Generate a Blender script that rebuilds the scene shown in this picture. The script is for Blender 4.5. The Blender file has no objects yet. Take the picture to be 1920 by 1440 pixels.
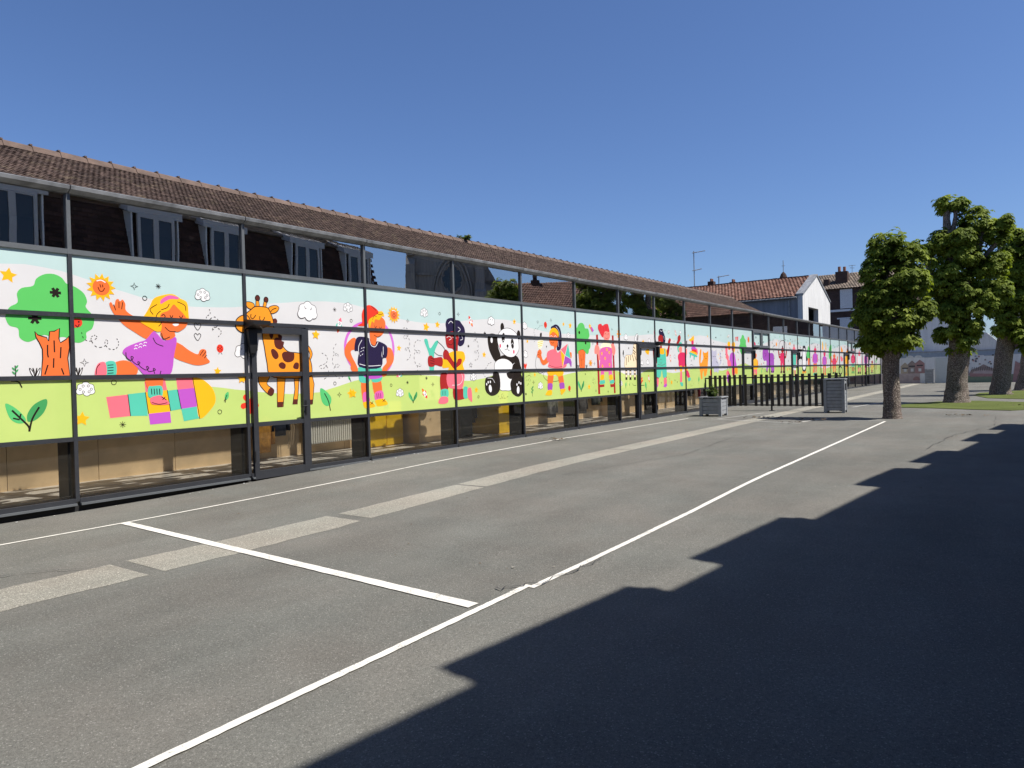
import bpy, bmesh, math, random
from mathutils import Vector, Matrix
from mathutils.geometry import tessellate_polygon
R = math.radians
S = bpy.context.scene
COL = S.collection
random.seed(7)

# ------------------------------------------------------------------ camera, sky, sun
cam = bpy.data.objects.new('camera', bpy.data.cameras.new('camera'))
COL.objects.link(cam)
YAW, PITCH, ROLL = R(36.0908), R(-0.7048), R(-1.4939)
f_ = Vector((math.cos(PITCH)*math.cos(YAW), math.cos(PITCH)*math.sin(YAW), math.sin(PITCH)))
r_ = f_.cross(Vector((0, 0, 1))).normalized(); u_ = r_.cross(f_)
r2 = r_*math.cos(ROLL)+u_*math.sin(ROLL); u2 = -r_*math.sin(ROLL)+u_*math.cos(ROLL)
M = Matrix((r2, u2, -f_)).transposed().to_4x4(); M.translation = (0, -9.955, 1.5)
cam.matrix_world = M
cam.data.sensor_width = 36; cam.data.lens = 1340/1920*36
cam.data.clip_end = 3000; cam.data.clip_start = .05
S.camera = cam

SUN_EL = R(58.2); SUN_DIR = Vector((.235, -.972, 0)).normalized()
SUN = Vector((SUN_DIR.x*math.cos(SUN_EL), SUN_DIR.y*math.cos(SUN_EL), math.sin(SUN_EL)))
W = bpy.data.worlds.new('World'); S.world = W; W.use_nodes = True
nt = W.node_tree; nt.nodes.clear()
sky = nt.nodes.new('ShaderNodeTexSky'); sky.sky_type = 'NISHITA'; sky.sun_disc = False
sky.sun_elevation = SUN_EL; sky.sun_rotation = math.atan2(SUN.x, SUN.y)
sky.air_density = 1.0; sky.dust_density = .7; sky.ozone_density = 4.0; sky.altitude = 40
bg = nt.nodes.new('ShaderNodeBackground'); bg.inputs[1].default_value = .064
wo = nt.nodes.new('ShaderNodeOutputWorld')
tint = nt.nodes.new('ShaderNodeMix'); tint.data_type = 'RGBA'; tint.blend_type = 'MULTIPLY'; tint.inputs[0].default_value = 1
tint.inputs[7].default_value = (.85, .975, 1.24, 1)
nt.links.new(sky.outputs[0], tint.inputs[6]); nt.links.new(tint.outputs[2], bg.inputs[0]); nt.links.new(bg.outputs[0], wo.inputs[0])
sl = bpy.data.lights.new('sun', 'SUN'); sl.energy = 5.0; sl.angle = R(.5); sl.color = (1, .955, .88)
so = bpy.data.objects.new('sun', sl); COL.objects.link(so); so.location = (20, -30, 40)
so.rotation_euler = (-SUN).to_track_quat('-Z', 'Y').to_euler()
S.view_settings.view_transform = 'Standard'; S.view_settings.look = 'None'
S.view_settings.exposure = .68; S.view_settings.gamma = 1
S.cycles.transparent_max_bounces = 24; S.cycles.max_bounces = 8
S.cycles.use_denoising = True

ART = [
('star_decal','Py00;3426,2955 20,-61 61,-18 -52,-37 1,-65 -51,38 -61,-21 20,61 -38,51 64,0'),
('tree_decal','Pg10;3373,2385 41,92 86,63 -2,110 53,69 122,37 37,89 91,65 109,14 90,-39 54,-69 99,-33 101,-74 38,-102 -18,-77 75,-93 24,-69 -29,-113 -74,-58 -2,-77 -73,-53 -89,8 -98,59 -123,-17 -107,37 -108,-63 -82,-28 -78,50 -14,110 -88,32 -37,79|Po00;3686,2120 -10,73 28,-40 65,-22 36,-8 20,-46 15,121 56,6 57,39 -9,-135 15,-48 62,41 39,48 3,-152 -24,-132 19,-237 -329,6 23,230 0,110 -32,82|Ck014;=|Lk116;3812,2031 -3,-112 8,-46|Lk116;3887,2088 1,-149|Lk116;3963,2005 -10,-141|Lk116;3771,1660 37,120|Lk116;3870,1743 7,121|Lk116;3961,1737 25,-80|Lk035;3857,2691 128,0|Lk035;3889,2636 64,111|Lk035;3953,2636 -64,111|Lk035;3607,2357 147,0|Lk035;3644,2294 73,127|Lk035;3717,2294 -73,127'),
('leaf_decal','Pl10;3334,1312 66,-21 83,-76 58,-85 -7,-54 -86,1 -75,73|Pm10;3559,1111 11,81 75,105 125,59 16,-66 -46,-108 -84,-78 -74,-22|Lk122;3579,964 -6,64 -77,96 -93,109|Lk122;3579,964 37,152 80,142|Lk118;3481,1125 14,62|Lk118;3411,1138 69,-22'),
('plant_decal','Lk112;3451,1620 4,81 -4,73|Pm10;3451,1737 24,12 10,29 -24,-12|Pm10;3451,1713 -24,12 -10,28 24,-12|Pm10;3451,1689 24,12 10,28 -24,-12|Pm10;3451,1665 -24,12 -10,28 24,-12|Lk114;3401,1586 78,-11 37,-70'),
('plant_decal','Pw10;3658,1643 -20,54 -34,46 11,-54 23,-46|Ck19;3658,1643 -20,54 -34,46 11,-54 23,-46|Pw10;3662,1643 -7,54 -14,46 4,-54 10,-46|Ck19;3662,1643 -7,54 -14,46 4,-54 10,-46|Pw10;3668,1643 5,54 11,46 -4,-54 -7,-46|Ck19;3668,1643 5,54 11,46 -4,-54 -7,-46|Pw10;3672,1643 17,54 32,46 -11,-54 -21,-46|Ck19;3672,1643 17,54 32,46 -11,-54 -21,-46'),
('plant_decal','Pw10;4149,1650 -18,50 -32,44 11,-51 21,-43|Ck19;4149,1650 -18,50 -32,44 11,-51 21,-43|Pw10;4154,1650 -7,50 -14,44 5,-51 9,-43|Ck19;4154,1650 -7,50 -14,44 5,-51 9,-43|Pw10;4159,1650 5,50 10,44 -3,-51 -7,-43|Ck19;4159,1650 5,50 10,44 -3,-51 -7,-43|Pw10;4163,1650 17,50 29,44 -10,-51 -19,-43|Ck19;4163,1650 17,50 29,44 -10,-51 -19,-43'),
('doodle_decal','Ck08;4235,1860 12,-41 40,-11 -40,-12 -12,-40 -12,40 -40,12 40,11|Pw00;4344,1461 -1,18 -1,20 -9,17 -16,11 -20,3 -14,8 -12,13 -15,8 -17,2 -17,-4 -15,-9 -10,-14 -19,0 -19,-6 -13,-13 -7,-18 1,-19 -9,-17 -9,-20 3,-21 12,-18 20,-9 28,4 22,10 7,-14 11,-11 14,-7 15,-2 16,3 13,8 11,12 24,-1 20,8 13,17 2,21|Ck07;=|Ck16;4186,1463 -10,15 -16,-5 0,-19 16,-5|Ck16;4224,1504 -10,15 -16,-6 0,-18 16,-6|Ck16;4286,1504 -9,15 -16,-6 -1,-18 16,-6|Ck16;4322,1461 -10,15 -16,-6 0,-18 16,-6|Ck16;4294,1428 -10,14 -16,-5 0,-18 16,-6|Ck16;4224,1428 -10,14 -16,-5 0,-18 16,-6|Ck19;4625,1543 -6,19 -16,11 -20,0 -15,-11 -6,-19 6,-18 15,-12 20,0 16,12|Lk07;4647,970 88,0|Lk07;4660,939 62,62|Lk07;4691,926 0,88|Lk07;4722,939 -62,62|Ck19;6152,1061 -6,19 -16,11 -19,0 -16,-11 -6,-19 6,-18 16,-12 19,0 16,12|Py00;4192,1175 22,-60 62,-15 -50,-40 4,-63 -53,35 -59,-24 17,61 -41,49 64,3|Dk19;4213,2201 19,-76 71,-37 93,41 -17,39 -46,-21 -2,-58 61,-77 94,12 48,50 -17,39 -21,-50 45,-68 76,-9 50,51 1,60 -27,45|Ck19;5807,2285 43,51 8,34 -25,20 -23,-23 -29,23 -25,-20 8,-34|Ck19;5802,2131 42,52 9,34 -26,20 -22,-23 -29,23 -25,-20 8,-34|Ck08;4904,2905 12,-40 40,-11 -40,-12 -12,-39 -11,39 -40,12 40,11|Ck19;5073,2701 -6,17 -15,11 -18,0 -15,-11 -5,-17 5,-17 15,-11 18,0 15,11|Lk07;5201,2882 75,0|Lk07;5212,2856 53,53|Lk07;5238,2845 0,75|Lk07;5265,2856 -53,53|Pw00;6009,2806 -1,19 -1,20 -9,17 -17,12 -21,3 -14,8 -12,14 -16,8 -18,2 -17,-4 -15,-10 -11,-14 -19,0 -19,-6 -14,-14 -7,-18 1,-19 -10,-18 -9,-21 3,-22 12,-18 21,-10 29,5 23,10 7,-14 11,-12 14,-7 17,-2 15,3 15,8 10,12 25,-1 21,10 13,17 2,21|Ck07;=|Ck16;5846,2808 -10,16 -16,-6 0,-19 16,-6|Ck16;5886,2850 -10,15 -17,-5 0,-19 16,-6|Ck16;5950,2850 -11,15 -16,-5 0,-19 16,-6|Ck16;5987,2806 -11,15 -16,-6 0,-18 16,-6|Ck16;5957,2772 -10,15 -17,-6 0,-19 17,-6|Ck16;5886,2772 -10,15 -17,-6 0,-19 16,-6|Dk19;6004,2604 9,-66 -61,-47 22,-54 98,60 71,-53 -15,-79 -87,-70 26,46 95,-30 23,-56 -51,-57'),
('ladybug_decal','Pe10;4119,2364 85,8 20,-55 -32,-46 -76,-6|Lk112;4140,2294 26,-27 22,39|Pk10;4193,2334 -2,7 -6,4 -7,0 -5,-4 -3,-7 3,-7 5,-4 7,0 6,4'),
('ladybug_decal','Pe10;6214,2019 -11,37 -28,23 -35,0 -28,-23 -11,-37 11,-37 28,-23 35,0 28,23|Pk10;6139,2038 -10,9 -9,-9 9,-10|Pk10;6192,2041 -9,9 -10,-9 10,-10|Pk10;6142,1997 -10,9 -9,-9 9,-10|Pk10;6195,2000 -9,9 -10,-9 10,-10|Pk10;6167,2019 -9,9 -10,-9 9,-10|Lk18;6145,1956 -13,-25|Lk18;6170,1956 19,-25'),
('star_decal','Py00;6111,1742 16,-41 43,-11 -35,-28 3,-44 -37,24 -41,-16 12,43 -29,34 45,2'),
('star_decal','Py00;6548,1657 19,-52 54,-13 -43,-35 4,-55 -47,31 -51,-21 15,53 -36,42 56,3'),
('leaf_decal','Pl10;6268,1353 12,-51 -14,-40 -41,-28 -11,54 18,40|Lk012;6251,1305 -38,-109'),
('cloud_decal','Pw00;6679,1978 0,23 -1,24 -12,21 -20,15 -25,4 -17,10 -15,16 -19,10 -22,3 -21,-5 -18,-12 -13,-17 -24,-1 -23,-7 -17,-17 -8,-21 1,-24 -12,-22 -10,-25 3,-27 15,-21 25,-12 35,5 28,12 8,-17 14,-13 17,-9 20,-3 19,4 17,10 13,14 30,-1 26,11 15,21 3,26|Ck09;=|Lk19;6504,2041 15,-30 11,12|Lk19;6608,2032 -9,-30 -12,9'),
('flower_decal','Pe10;6638,1236 44,65 54,0 17,-52 -48,-62 75,-21 17,-52 -44,-32 -74,27 3,-79 -44,-32 -44,32 2,79 -73,-27 -45,32 17,52 76,21 -48,62 16,52 55,0|Pe10;6680,1166 -21,36 -42,0 -21,-37 21,-36 42,1'),
('sun_decal','Py00;4490,2989 24,-65 60,36 -9,-70 69,4 -40,-56 63,-29 -62,-32 43,-55 -70,1 13,-69 -62,34 -21,-67 -39,58 -49,-49 -8,69 -66,-20 25,65 -68,13 53,45 -55,43 68,16 -29,64 68,-18 5,70 51,-47|Po10;4580,2805 -21,63 -54,39 -66,0 -54,-39 -21,-63 21,-64 54,-39 66,0 54,39|Ld112;4431,2805 22,-50 37,0 26,44|Ld112;4457,2842 11,-41|Ld112;4487,2842 7,-37|Lw114;4416,2883 56,15 56,-26'),
('hopscotch_decal','Pp00;4489,1351 283,23 26,-294 -267,-14|Pt00;4776,1378 234,18 24,-327 -236,11|Py00;5010,1396 309,21 33,-308 -307,-14|Pp00;5002,1540 290,35 27,-158 -305,-21|Pu00;5045,1095 307,14 12,-159 -303,-6|Pt00;5319,1406 153,16 46,-284 -159,-19|Pp00;5455,1583 246,2 25,-149 -255,-18|Pu00;5471,1418 255,18 42,-274 -250,-24|Pt00;5518,1138 250,24 22,-176 -238,-28|Py10;5701,1585 81,-2 96,-37 129,-118 52,-158 -52,-131 -211,-160 -47,304|Lk010;4772,1374 26,-294|Lk010;5010,1396 35,-301|Lk010;5319,1417 40,-298|Lk010;5471,1418 47,-280|Lk010;5706,1585 90,-604'),
('girl_decal','Po10;4568,2591 28,23 33,-62 23,94 36,17 20,-27 35,24 34,-56 4,-86 91,-68 100,-24 189,-103 -50,-159 -75,-24 -157,91 -126,83 -101,110 -52,76|Lk111;4623,2587 25,-77|Lk111;4693,2628 -2,-87|Lk111;4742,2624 -17,-95|Po10;5428,2093 109,-19 121,-84 131,-60 41,58 54,20 47,-26 1,-92 50,-62 -29,-31 -142,-31 -160,29 -240,107|Lk111;5827,1911 62,82|Lk111;5867,1898 58,73|Lk111;5894,1872 44,49|Po10;4601,1797 166,40 146,-101 -54,-112 -263,15|Pt10;4494,1807 127,6 0,-181 -125,2|Pp10;4362,1636 13,113 44,58 75,-4 2,-169|Lk111;4519,1772 76,6|Lk111;4518,1736 76,6|Lk111;4517,1701 76,5|Lk111;4516,1665 76,5|Lk110;4372,1652 12,87 42,53|Po10;5022,1642 229,-3 -23,-209 -176,6|Pt10;5053,1466 56,13 133,-7 -9,-151 -176,3|Pp10;5077,1311 70,28 84,1 104,-93 -16,-35 -187,7 -51,25|Lk112;5094,1445 3,-83|Lk112;5131,1443 4,-83|Lk112;5169,1442 3,-83|Lk112;5207,1441 3,-84|Lk111;5231,1325 73,-49|Lk111;5288,1323 -44,-44|Lk110;5092,1252 103,-30 118,16|Pu10;5037,2126 108,116 61,-35 93,-90 99,54 82,-24 -42,-213 -80,-307 -326,5 -109,93 -173,179 -30,54 53,61 141,63|Lk112;4761,1948 8,-70 57,-41 32,41 -30,10 18,-61 68,-51 32,31 -30,10 28,-61 80,-52 42,30 -30,21 28,-72 94,20 -30,21 18,-73|Lk112;5138,2155 43,-78 100,-40|Lk112;5236,1691 -17,-62|Lw110;4882,2030 21,17 24,-10|Lw110;4943,2052 21,17 24,-10|Lw110;5005,2074 21,16 24,-9|Lw110;4871,1990 21,16 23,-10|Lw110;4932,2011 21,17 24,-10|Lw110;4994,2032 20,17 25,-10|Py10;4971,2381 76,108 56,99 63,116 116,54 156,30 117,-56 95,-48 20,-138 -13,-149 -169,-23 -168,-98 -116,-34 -104,49 -87,48|Po10;5248,2424 18,76 110,52 81,89 101,-71 94,-64 5,-109 -43,-79 -99,-65 -63,-3 5,-68 -119,-57 -90,73 20,122|Py10;5402,2645 96,60 119,-46 45,-98 -11,-110 -63,67 -85,80 -46,43|Pq10;5263,2636 9,61 111,68 125,-13 15,-30 -119,-8 -95,-52|Lk111;5151,2479 -42,72 100,74|Lk111;5259,2538 -55,-56 -26,-99|Lk111;5506,2682 110,-46 14,-77|Lk111;5268,2553 85,36 33,55|Lk112;5268,2467 32,22 21,-30 -27,-27|Lk112;5391,2483 20,-37 23,36|Lk112;5529,2480 27,-31 28,40|Pw10;5426,2358 88,8 -12,-26 -45,-10|Lk111;5312,2311 67,-56 87,-2|Lk111;5260,2225 29,-83 91,32|Lk110;5222,2318 39,47 -13,44'),
('giraffe_decal','Pa10;6807,1571 112,63 98,-45 -59,-127 126,-101 -66,-90 -179,162|Ck114;=|Pb10;7023,1400 71,-46 -63,-84 -68,52|Pa00;7152,1631 167,-3 -66,-546 -111,-1|Ck014;=|Pb00;7143,1164 112,-1 -13,-87 -97,1|Pa00;7481,1604 107,-2 -34,-334 -24,-156 -88,0 51,247|Ck014;=|Pb00;7453,1194 93,0 -8,-86 -101,5|Pa00;7711,1623 120,44 59,-229 -46,-341 -97,1 30,298 -35,114|Ck014;=|Pb00;7758,1174 94,1 -14,-86 -94,4|Pa10;7715,2131 95,-55 60,-113 -31,-91 -52,-41 32,109 -39,90 -66,56|Ck112;=|Pb10;7717,2176 58,-78 -40,-23|Pa10;6913,2295 244,74 84,-172 46,-130 102,-82 158,-16 161,-30 121,-101 20,-217 -105,-71 -371,-6 -344,45 -59,215 -37,236|Ck115;=|Pb10;7118,2183 72,30 62,-59 30,-98 -61,-38 -87,46|Pb10;7257,1935 53,49 131,-7 58,-17 -15,-112 -102,-40 -90,29|Pb10;7051,1998 44,31 74,-51 23,-76 -53,-43 -61,43|Pb10;7187,1772 66,41 71,-42 -23,-66 -78,8|Pb10;7469,1737 45,67 70,-14 -14,-89 -73,1|Pb10;7676,1804 83,18 31,-64 -41,-56 -76,12|Pb10;7028,2267 76,13 -16,-76 -37,-7|Pb10;7191,2250 77,-8 -8,-77 46,-21 -29,-77 -40,43|Pb10;7086,2496 64,29 37,-36 -20,-50 -96,-9|Pa10;6621,2745 43,16 76,-12 34,-46 -49,-56 -82,26|Ck112;=|Pa10;7017,2664 52,51 101,19 57,-36 -48,-68 -102,-31|Ck112;=|Pa00;6804,2800 46,3 13,-105 -67,0|Ck012;=|Pa00;6950,2788 54,-5 -28,-100 -54,14|Ck012;=|Pb10;6872,2831 -8,26 -20,17 -25,0 -20,-17 -8,-26 8,-26 20,-16 25,0 20,16|Ck112;6872,2831 -8,26 -20,17 -25,0 -20,-17 -8,-26 8,-26 20,-16 25,0 20,16|Pb10;7026,2817 -7,25 -19,15 -24,0 -20,-15 -7,-25 7,-26 20,-15 24,0 19,15|Ck112;7026,2817 -7,25 -19,15 -24,0 -20,-15 -7,-25 7,-26 20,-15 24,0 19,15|Pa10;6615,2557 85,78 86,58 146,5 86,-17 47,-79 39,-106 0,-129 -160,-28 -170,2 -152,70|Ck115;=|Pa10;6429,2403 21,73 83,60 93,11 57,-60 9,-83 -39,-96 -95,-37 -80,31 -44,50|Ck115;=|Lk114;6705,2570 -6,-51 37,-19 40,40 10,22|Lk114;6863,2545 -2,-52 39,-19 40,32 6,30|Lk112;7066,2624 44,46 66,21'),
('cloud_decal','Pw00;7979,2669 -1,33 -2,33 -16,30 -27,20 -36,5 -24,14 -20,23 -28,14 -30,4 -29,-7 -26,-17 -19,-24 -32,-1 -33,-10 -23,-23 -12,-30 2,-33 -17,-31 -15,-36 5,-36 21,-31 35,-17 49,8 39,17 12,-24 19,-19 24,-12 27,-4 28,5 23,14 18,21 43,-2 36,16 21,29 4,36|Ck09;=|Lk19;7733,2757 20,-42 17,17|Lk19;7879,2744 -13,-41 -16,12'),
('doodle_decal','Lk07;8343,2738 80,0|Lk07;8355,2709 57,57|Lk07;8383,2698 0,80|Lk07;8412,2709 -57,57|Pw00;8786,2792 0,17 -1,18 -8,15 -15,11 -19,3 -12,7 -11,12 -15,7 -16,3 -15,-4 -14,-9 -10,-13 -17,0 -17,-6 -13,-12 -6,-16 1,-17 -9,-16 -8,-19 2,-20 12,-16 19,-9 25,4 21,9 6,-12 10,-11 13,-6 15,-2 14,3 13,7 9,11 23,-1 19,8 11,16 2,19|Ck07;=|Ck16;8641,2794 -10,14 -14,-6 0,-17 14,-5|Ck16;8676,2832 -9,13 -15,-5 0,-17 15,-5|Ck16;8733,2832 -9,13 -15,-5 0,-17 15,-5|Ck16;8767,2792 -9,13 -15,-5 0,-17 14,-5|Ck16;8740,2761 -9,13 -15,-5 0,-17 15,-5|Ck16;8676,2761 -9,13 -15,-5 0,-17 15,-5|Ck19;8782,2560 -5,15 -13,10 -17,0 -13,-10 -5,-15 5,-16 13,-10 17,0 13,10|Ck19;8369,1436 -5,17 -14,10 -18,0 -14,-10 -5,-17 5,-17 14,-10 18,0 14,10|Ck08;8436,1282 10,-36 37,-11 -37,-11 -10,-36 -11,36 -37,11 37,11|Dk19;8074,1970 99,-51 12,-93 -89,-58 -82,-22 50,-47 88,34 -12,59 68,-129 -18,-93 -119,-72|Dk18;8397,2138 -72,-100 41,-94 74,-23 -43,47 -77,-48 -19,-117 72,-83 82,24 -50,35 -62,-47 -19,-117 102,-84 106,22'),
('star_decal','Py00;7963,2371 21,-54 56,-14 -46,-36 4,-58 -48,32 -53,-21 15,55 -37,45 58,2'),
('star_decal','Py00;8687,1343 39,-50 64,3 -36,-53 23,-59 -61,18 -50,-41 -2,64 -53,35 60,21'),
('star_decal','Py00;6506,1635 23,-47 52,-8 -38,-36 9,-52 -46,25 -46,-25 8,52 -37,36 52,8'),
('rocket_decal','Pt10;8405,2445 24,57 57,-5 49,-28 -12,-61 -50,48|Pw10;8518,2603 18,-70 -20,-71 -30,-49 -48,15 3,57 24,70|Pp10;8518,2603 14,-40 -1,-35 -66,21 20,29|Ck18;8502,2492 -11,22 -22,-12 12,-21|Pe10;8438,2419 43,-13 -6,-35 -40,-39 -12,55|Py10;8447,2411 22,-7 -6,-22 -18,-17 -6,24'),
('leaf_decal','Pl10;8017,1354 120,-43 112,-116 -19,-116 -88,-31 -98,86|Lk118;8106,1270 82,-142 38,-166'),
('leaf_decal','Pl10;8653,1561 34,-18 15,-28 -4,-36 -35,20 -13,30|Lk012;8671,1528 42,-74'),
('leaf_decal','Pl10;6274,1359 5,-51 -21,-38 -44,-20 -2,54 23,36|Lk012;6250,1315 -53,-100'),
('boy_decal','Cf155;8599,2113 69,193 162,151 211,77 298,43 237,-66 166,-198 53,-281 -92,-282 -232,-175 -272,-51 -226,58 -217,148 -119,168|Po10;8952,1460 139,-3 42,-372 -148,-18|Po10;9231,1479 202,-5 23,-277 -170,-19|Pq10;8992,1239 104,8 60,-163 -164,-7|Pq10;9288,1240 188,27 11,-152 -197,-12|Lk112;9328,1226 7,-95|Lk112;9375,1225 7,-96|Lk112;9423,1223 7,-96|Py10;8992,1072 164,12 123,-80 -34,-29 -199,-14 -47,44|Py10;9290,1098 197,22 108,-81 -26,-40 -223,-14 -39,47|Lk111;9159,1072 78,-49|Lk111;9232,1078 -68,-56|Lk111;9463,1108 81,-49|Lk111;9539,1115 -71,-58|Pt10;8907,1717 535,-4 18,-239 -231,-33 -43,163 -39,-161 -218,5 -36,159|Lk110;9156,1703 7,-99|Pu10;9004,1562 66,14 298,-12 138,35 16,-38 -156,-60 -234,4|Po10;8838,2251 -143,-52 -107,-134 4,-143 118,-144 -2,-72 44,-60 127,5 -28,103 -104,169 -12,96 160,51|Po10;9611,2081 122,-11 65,-140 -33,-129 -153,-152 -21,-89 -121,-11 23,152 107,100 -12,127|Pn10;8902,2270 129,8 130,-19 96,-84 136,28 169,-47 73,-75 -31,-178 -121,4 5,122 -39,-316 -535,16 -6,268 -94,23 22,170|Lw113;9177,2235 45,-110 99,-24 78,90|Lw111;8997,2218 -85,-123 4,-147|Lw111;9525,2105 -5,-152|Lw111;8922,1778 219,-38 302,11|Lw110;8974,2059 27,15|Lw110;9023,2072 27,15|Lw110;8956,1998 26,15|Lw110;9005,2018 27,15|Lw110;8937,1924 27,15|Lw110;8986,1949 27,15|Po10;9205,2372 160,-19 -13,-151 -47,-81 -88,41 -22,111|Po10;9167,2593 28,126 150,8 151,-55 99,-96 -23,-166 -108,-110 -136,-19 -114,67 -46,97|Py10;9195,2446 -29,123 45,126 68,58 135,15 120,-1 34,-84 -55,-3 -71,-74 -101,8 -36,-69 -49,28 -36,-76|Pe10;9016,2562 -1,147 69,114 117,49 148,-45 81,-83 -121,-74 -118,-63 -53,-101 -83,-31 -145,4 98,53|Lk111;9320,2496 21,-44 35,36|Lk111;9430,2480 33,-34 36,37|Lk111;9296,2320 93,-37 76,32|Lk111;9250,2858 114,-75|Lk110;9379,2741 67,-34 104,26|Lk110;9273,2598 37,77 67,-9'),
('sun_decal','Py00;9844,2891 21,-58 53,32 -9,-62 62,4 -36,-51 57,-25 -56,-28 39,-49 -62,1 11,-61 -55,29 -19,-59 -34,52 -44,-44 -7,62 -59,-19 23,58 -61,12 47,40 -49,38 61,14 -26,57 60,-16 4,62 46,-42|Po10;9923,2727 -19,57 -47,34 -59,0 -48,-34 -19,-57 19,-56 48,-35 59,0 47,35|Ld112;9791,2727 20,-44 33,0 23,39|Ld112;9814,2760 10,-36|Ld112;9840,2760 7,-33|Lw114;9778,2797 49,13 50,-23'),
('doodle_decal','Ck08;10205,2666 9,-33 33,-9 -33,-10 -9,-33 -10,33 -33,10 33,9|Pw00;10785,2809 0,18 -1,18 -9,16 -15,12 -20,3 -13,7 -11,13 -15,8 -17,2 -16,-4 -15,-9 -10,-14 -18,0 -18,-6 -13,-12 -6,-17 1,-18 -9,-17 -9,-20 3,-20 11,-17 20,-10 27,5 22,9 6,-13 11,-11 13,-7 15,-2 15,3 13,8 10,11 24,-1 19,9 12,16 2,20|Ck07;=|Ck16;10633,2811 -9,14 -16,-5 0,-18 16,-5|Ck16;10670,2850 -9,15 -16,-6 0,-17 16,-6|Ck16;10730,2850 -9,15 -16,-6 0,-17 16,-6|Ck16;10765,2809 -10,14 -15,-5 0,-18 15,-6|Ck16;10737,2776 -9,15 -16,-6 0,-17 15,-6|Ck16;10670,2776 -9,15 -16,-6 0,-17 16,-6|Ck19;11177,2817 -5,16 -14,10 -17,0 -13,-10 -6,-16 6,-16 13,-10 17,0 14,10|Ck08;11746,2883 10,-36 35,-10 -35,-11 -10,-35 -11,35 -35,11 35,10|Ck19;9730,1369 -5,15 -12,9 -16,0 -12,-9 -5,-15 5,-14 12,-9 16,0 12,9|Pw00;10027,1213 -1,17 0,17 -8,15 -14,10 -19,3 -12,7 -10,11 -14,7 -15,2 -15,-3 -13,-8 -9,-13 -17,0 -17,-5 -12,-12 -6,-15 2,-17 -9,-16 -8,-18 3,-18 10,-16 18,-8 25,3 20,9 6,-12 10,-10 12,-6 14,-2 13,3 13,7 9,10 21,-1 18,8 11,15 2,19|Ck07;=|Ck16;9887,1216 -8,13 -15,-5 0,-17 15,-5|Ck16;9921,1252 -9,13 -14,-5 0,-17 14,-5|Ck16;9976,1252 -8,13 -15,-5 0,-17 14,-5|Ck16;10008,1213 -9,14 -14,-5 0,-17 14,-5|Ck16;9983,1184 -9,13 -14,-5 0,-16 14,-5|Ck16;9921,1184 -9,13 -14,-5 0,-16 14,-5|Lk07;10118,1411 65,0|Lk07;10127,1388 46,46|Lk07;10150,1379 0,65|Lk07;10173,1388 -46,46|Lk07;10664,1487 67,0|Lk07;10674,1464 47,47|Lk07;10697,1454 0,67|Lk07;10721,1464 -47,47|Ck08;10884,1396 9,-32 32,-9 -32,-9 -9,-32 -10,32 -32,9 32,9|Lk07;12029,2161 62,0|Lk07;12038,2139 44,44|Lk07;12060,2130 0,62|Lk07;12082,2139 -44,44|Ck19;12389,1041 -5,15 -13,10 -16,0 -13,-10 -5,-15 5,-16 13,-9 16,0 13,9|Pw00;12299,1480 -1,17 0,18 -9,15 -14,11 -19,3 -12,7 -11,12 -14,7 -16,2 -16,-3 -13,-9 -10,-13 -17,0 -17,-6 -13,-12 -6,-15 1,-18 -8,-16 -8,-19 2,-19 11,-16 19,-9 25,4 21,9 6,-12 10,-10 13,-7 14,-2 14,3 13,7 9,11 22,-1 19,8 11,16 2,19|Ck07;=|Ck16;12155,1482 -10,14 -14,-5 0,-17 14,-5|Ck16;12190,1520 -10,13 -14,-5 0,-17 14,-5|Ck16;12246,1520 -9,13 -14,-5 0,-17 14,-5|Ck16;12279,1480 -9,14 -14,-5 0,-17 14,-5|Ck16;12253,1450 -9,13 -15,-5 0,-17 15,-5|Ck16;12190,1450 -10,13 -14,-5 0,-17 14,-5|Ck08;12124,1804 16,-34 38,-6 -27,-26 6,-38 -33,18 -34,-18 7,38 -28,26 38,6|Dk18;10014,2437 100,50 97,-43 -22,-129 -84,-49 -31,45 83,26 79,-91 -12,-141 -95,-60 -15,35 83,13 55,-128 -30,-71 -101,-58|Dk18;10547,2241 -92,10 -89,-96 29,-118 101,-46 36,36 -85,22 -88,-83 11,-142 81,-95 104,12 -68,36 -56,-119 115,-120|Dk18;12286,2479 80,-76 -46,-107 -76,-28 56,54 80,-77 15,-157 -87,-80 -40,39 105,14 37,-105 -67,-92 -103,0|Dk18;12855,1803 -111,-32 -68,-80 -88,-53 84,-27 -19,53 -90,-105 61,-81|Dk18;13089,1034 87,-72 117,50 -43,70 -49,-66 159,-48 143,64'),
('star_decal','Py00;10757,2621 14,-66 62,-26 -58,-33 -6,-67 -50,45 -65,-16 27,61 -35,58 67,-7'),
('star_decal','Py00;11086,2663 16,-50 50,-15 -43,-31 1,-52 -42,31 -49,-17 17,50 -32,41 52,0'),
('star_decal','Py00;9949,2151 16,-43 45,-11 -36,-29 3,-46 -38,26 -43,-18 12,45 -29,35 46,2'),
('star_decal','Py00;8751,1330 26,-51 56,-8 -41,-40 10,-56 -51,27 -50,-27 10,56 -41,40 56,8'),
('star_decal','Py00;12614,2050 17,-46 48,-12 -39,-31 4,-49 -41,27 -46,-18 13,47 -32,38 49,2'),
('star_decal','Py00;13798,2842 22,-43 48,-7 -35,-34 8,-48 -43,22 -43,-22 8,48 -34,34 48,7'),
('star_decal','Py00;12301,1268 18,-45 47,-12 -38,-30 3,-49 -40,27 -46,-18 13,47 -31,37 49,2'),
('star_decal','Pk00;12652,2504 16,-31 35,-6 -25,-24 6,-35 -32,16 -31,-16 6,35 -25,24 35,6'),
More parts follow.
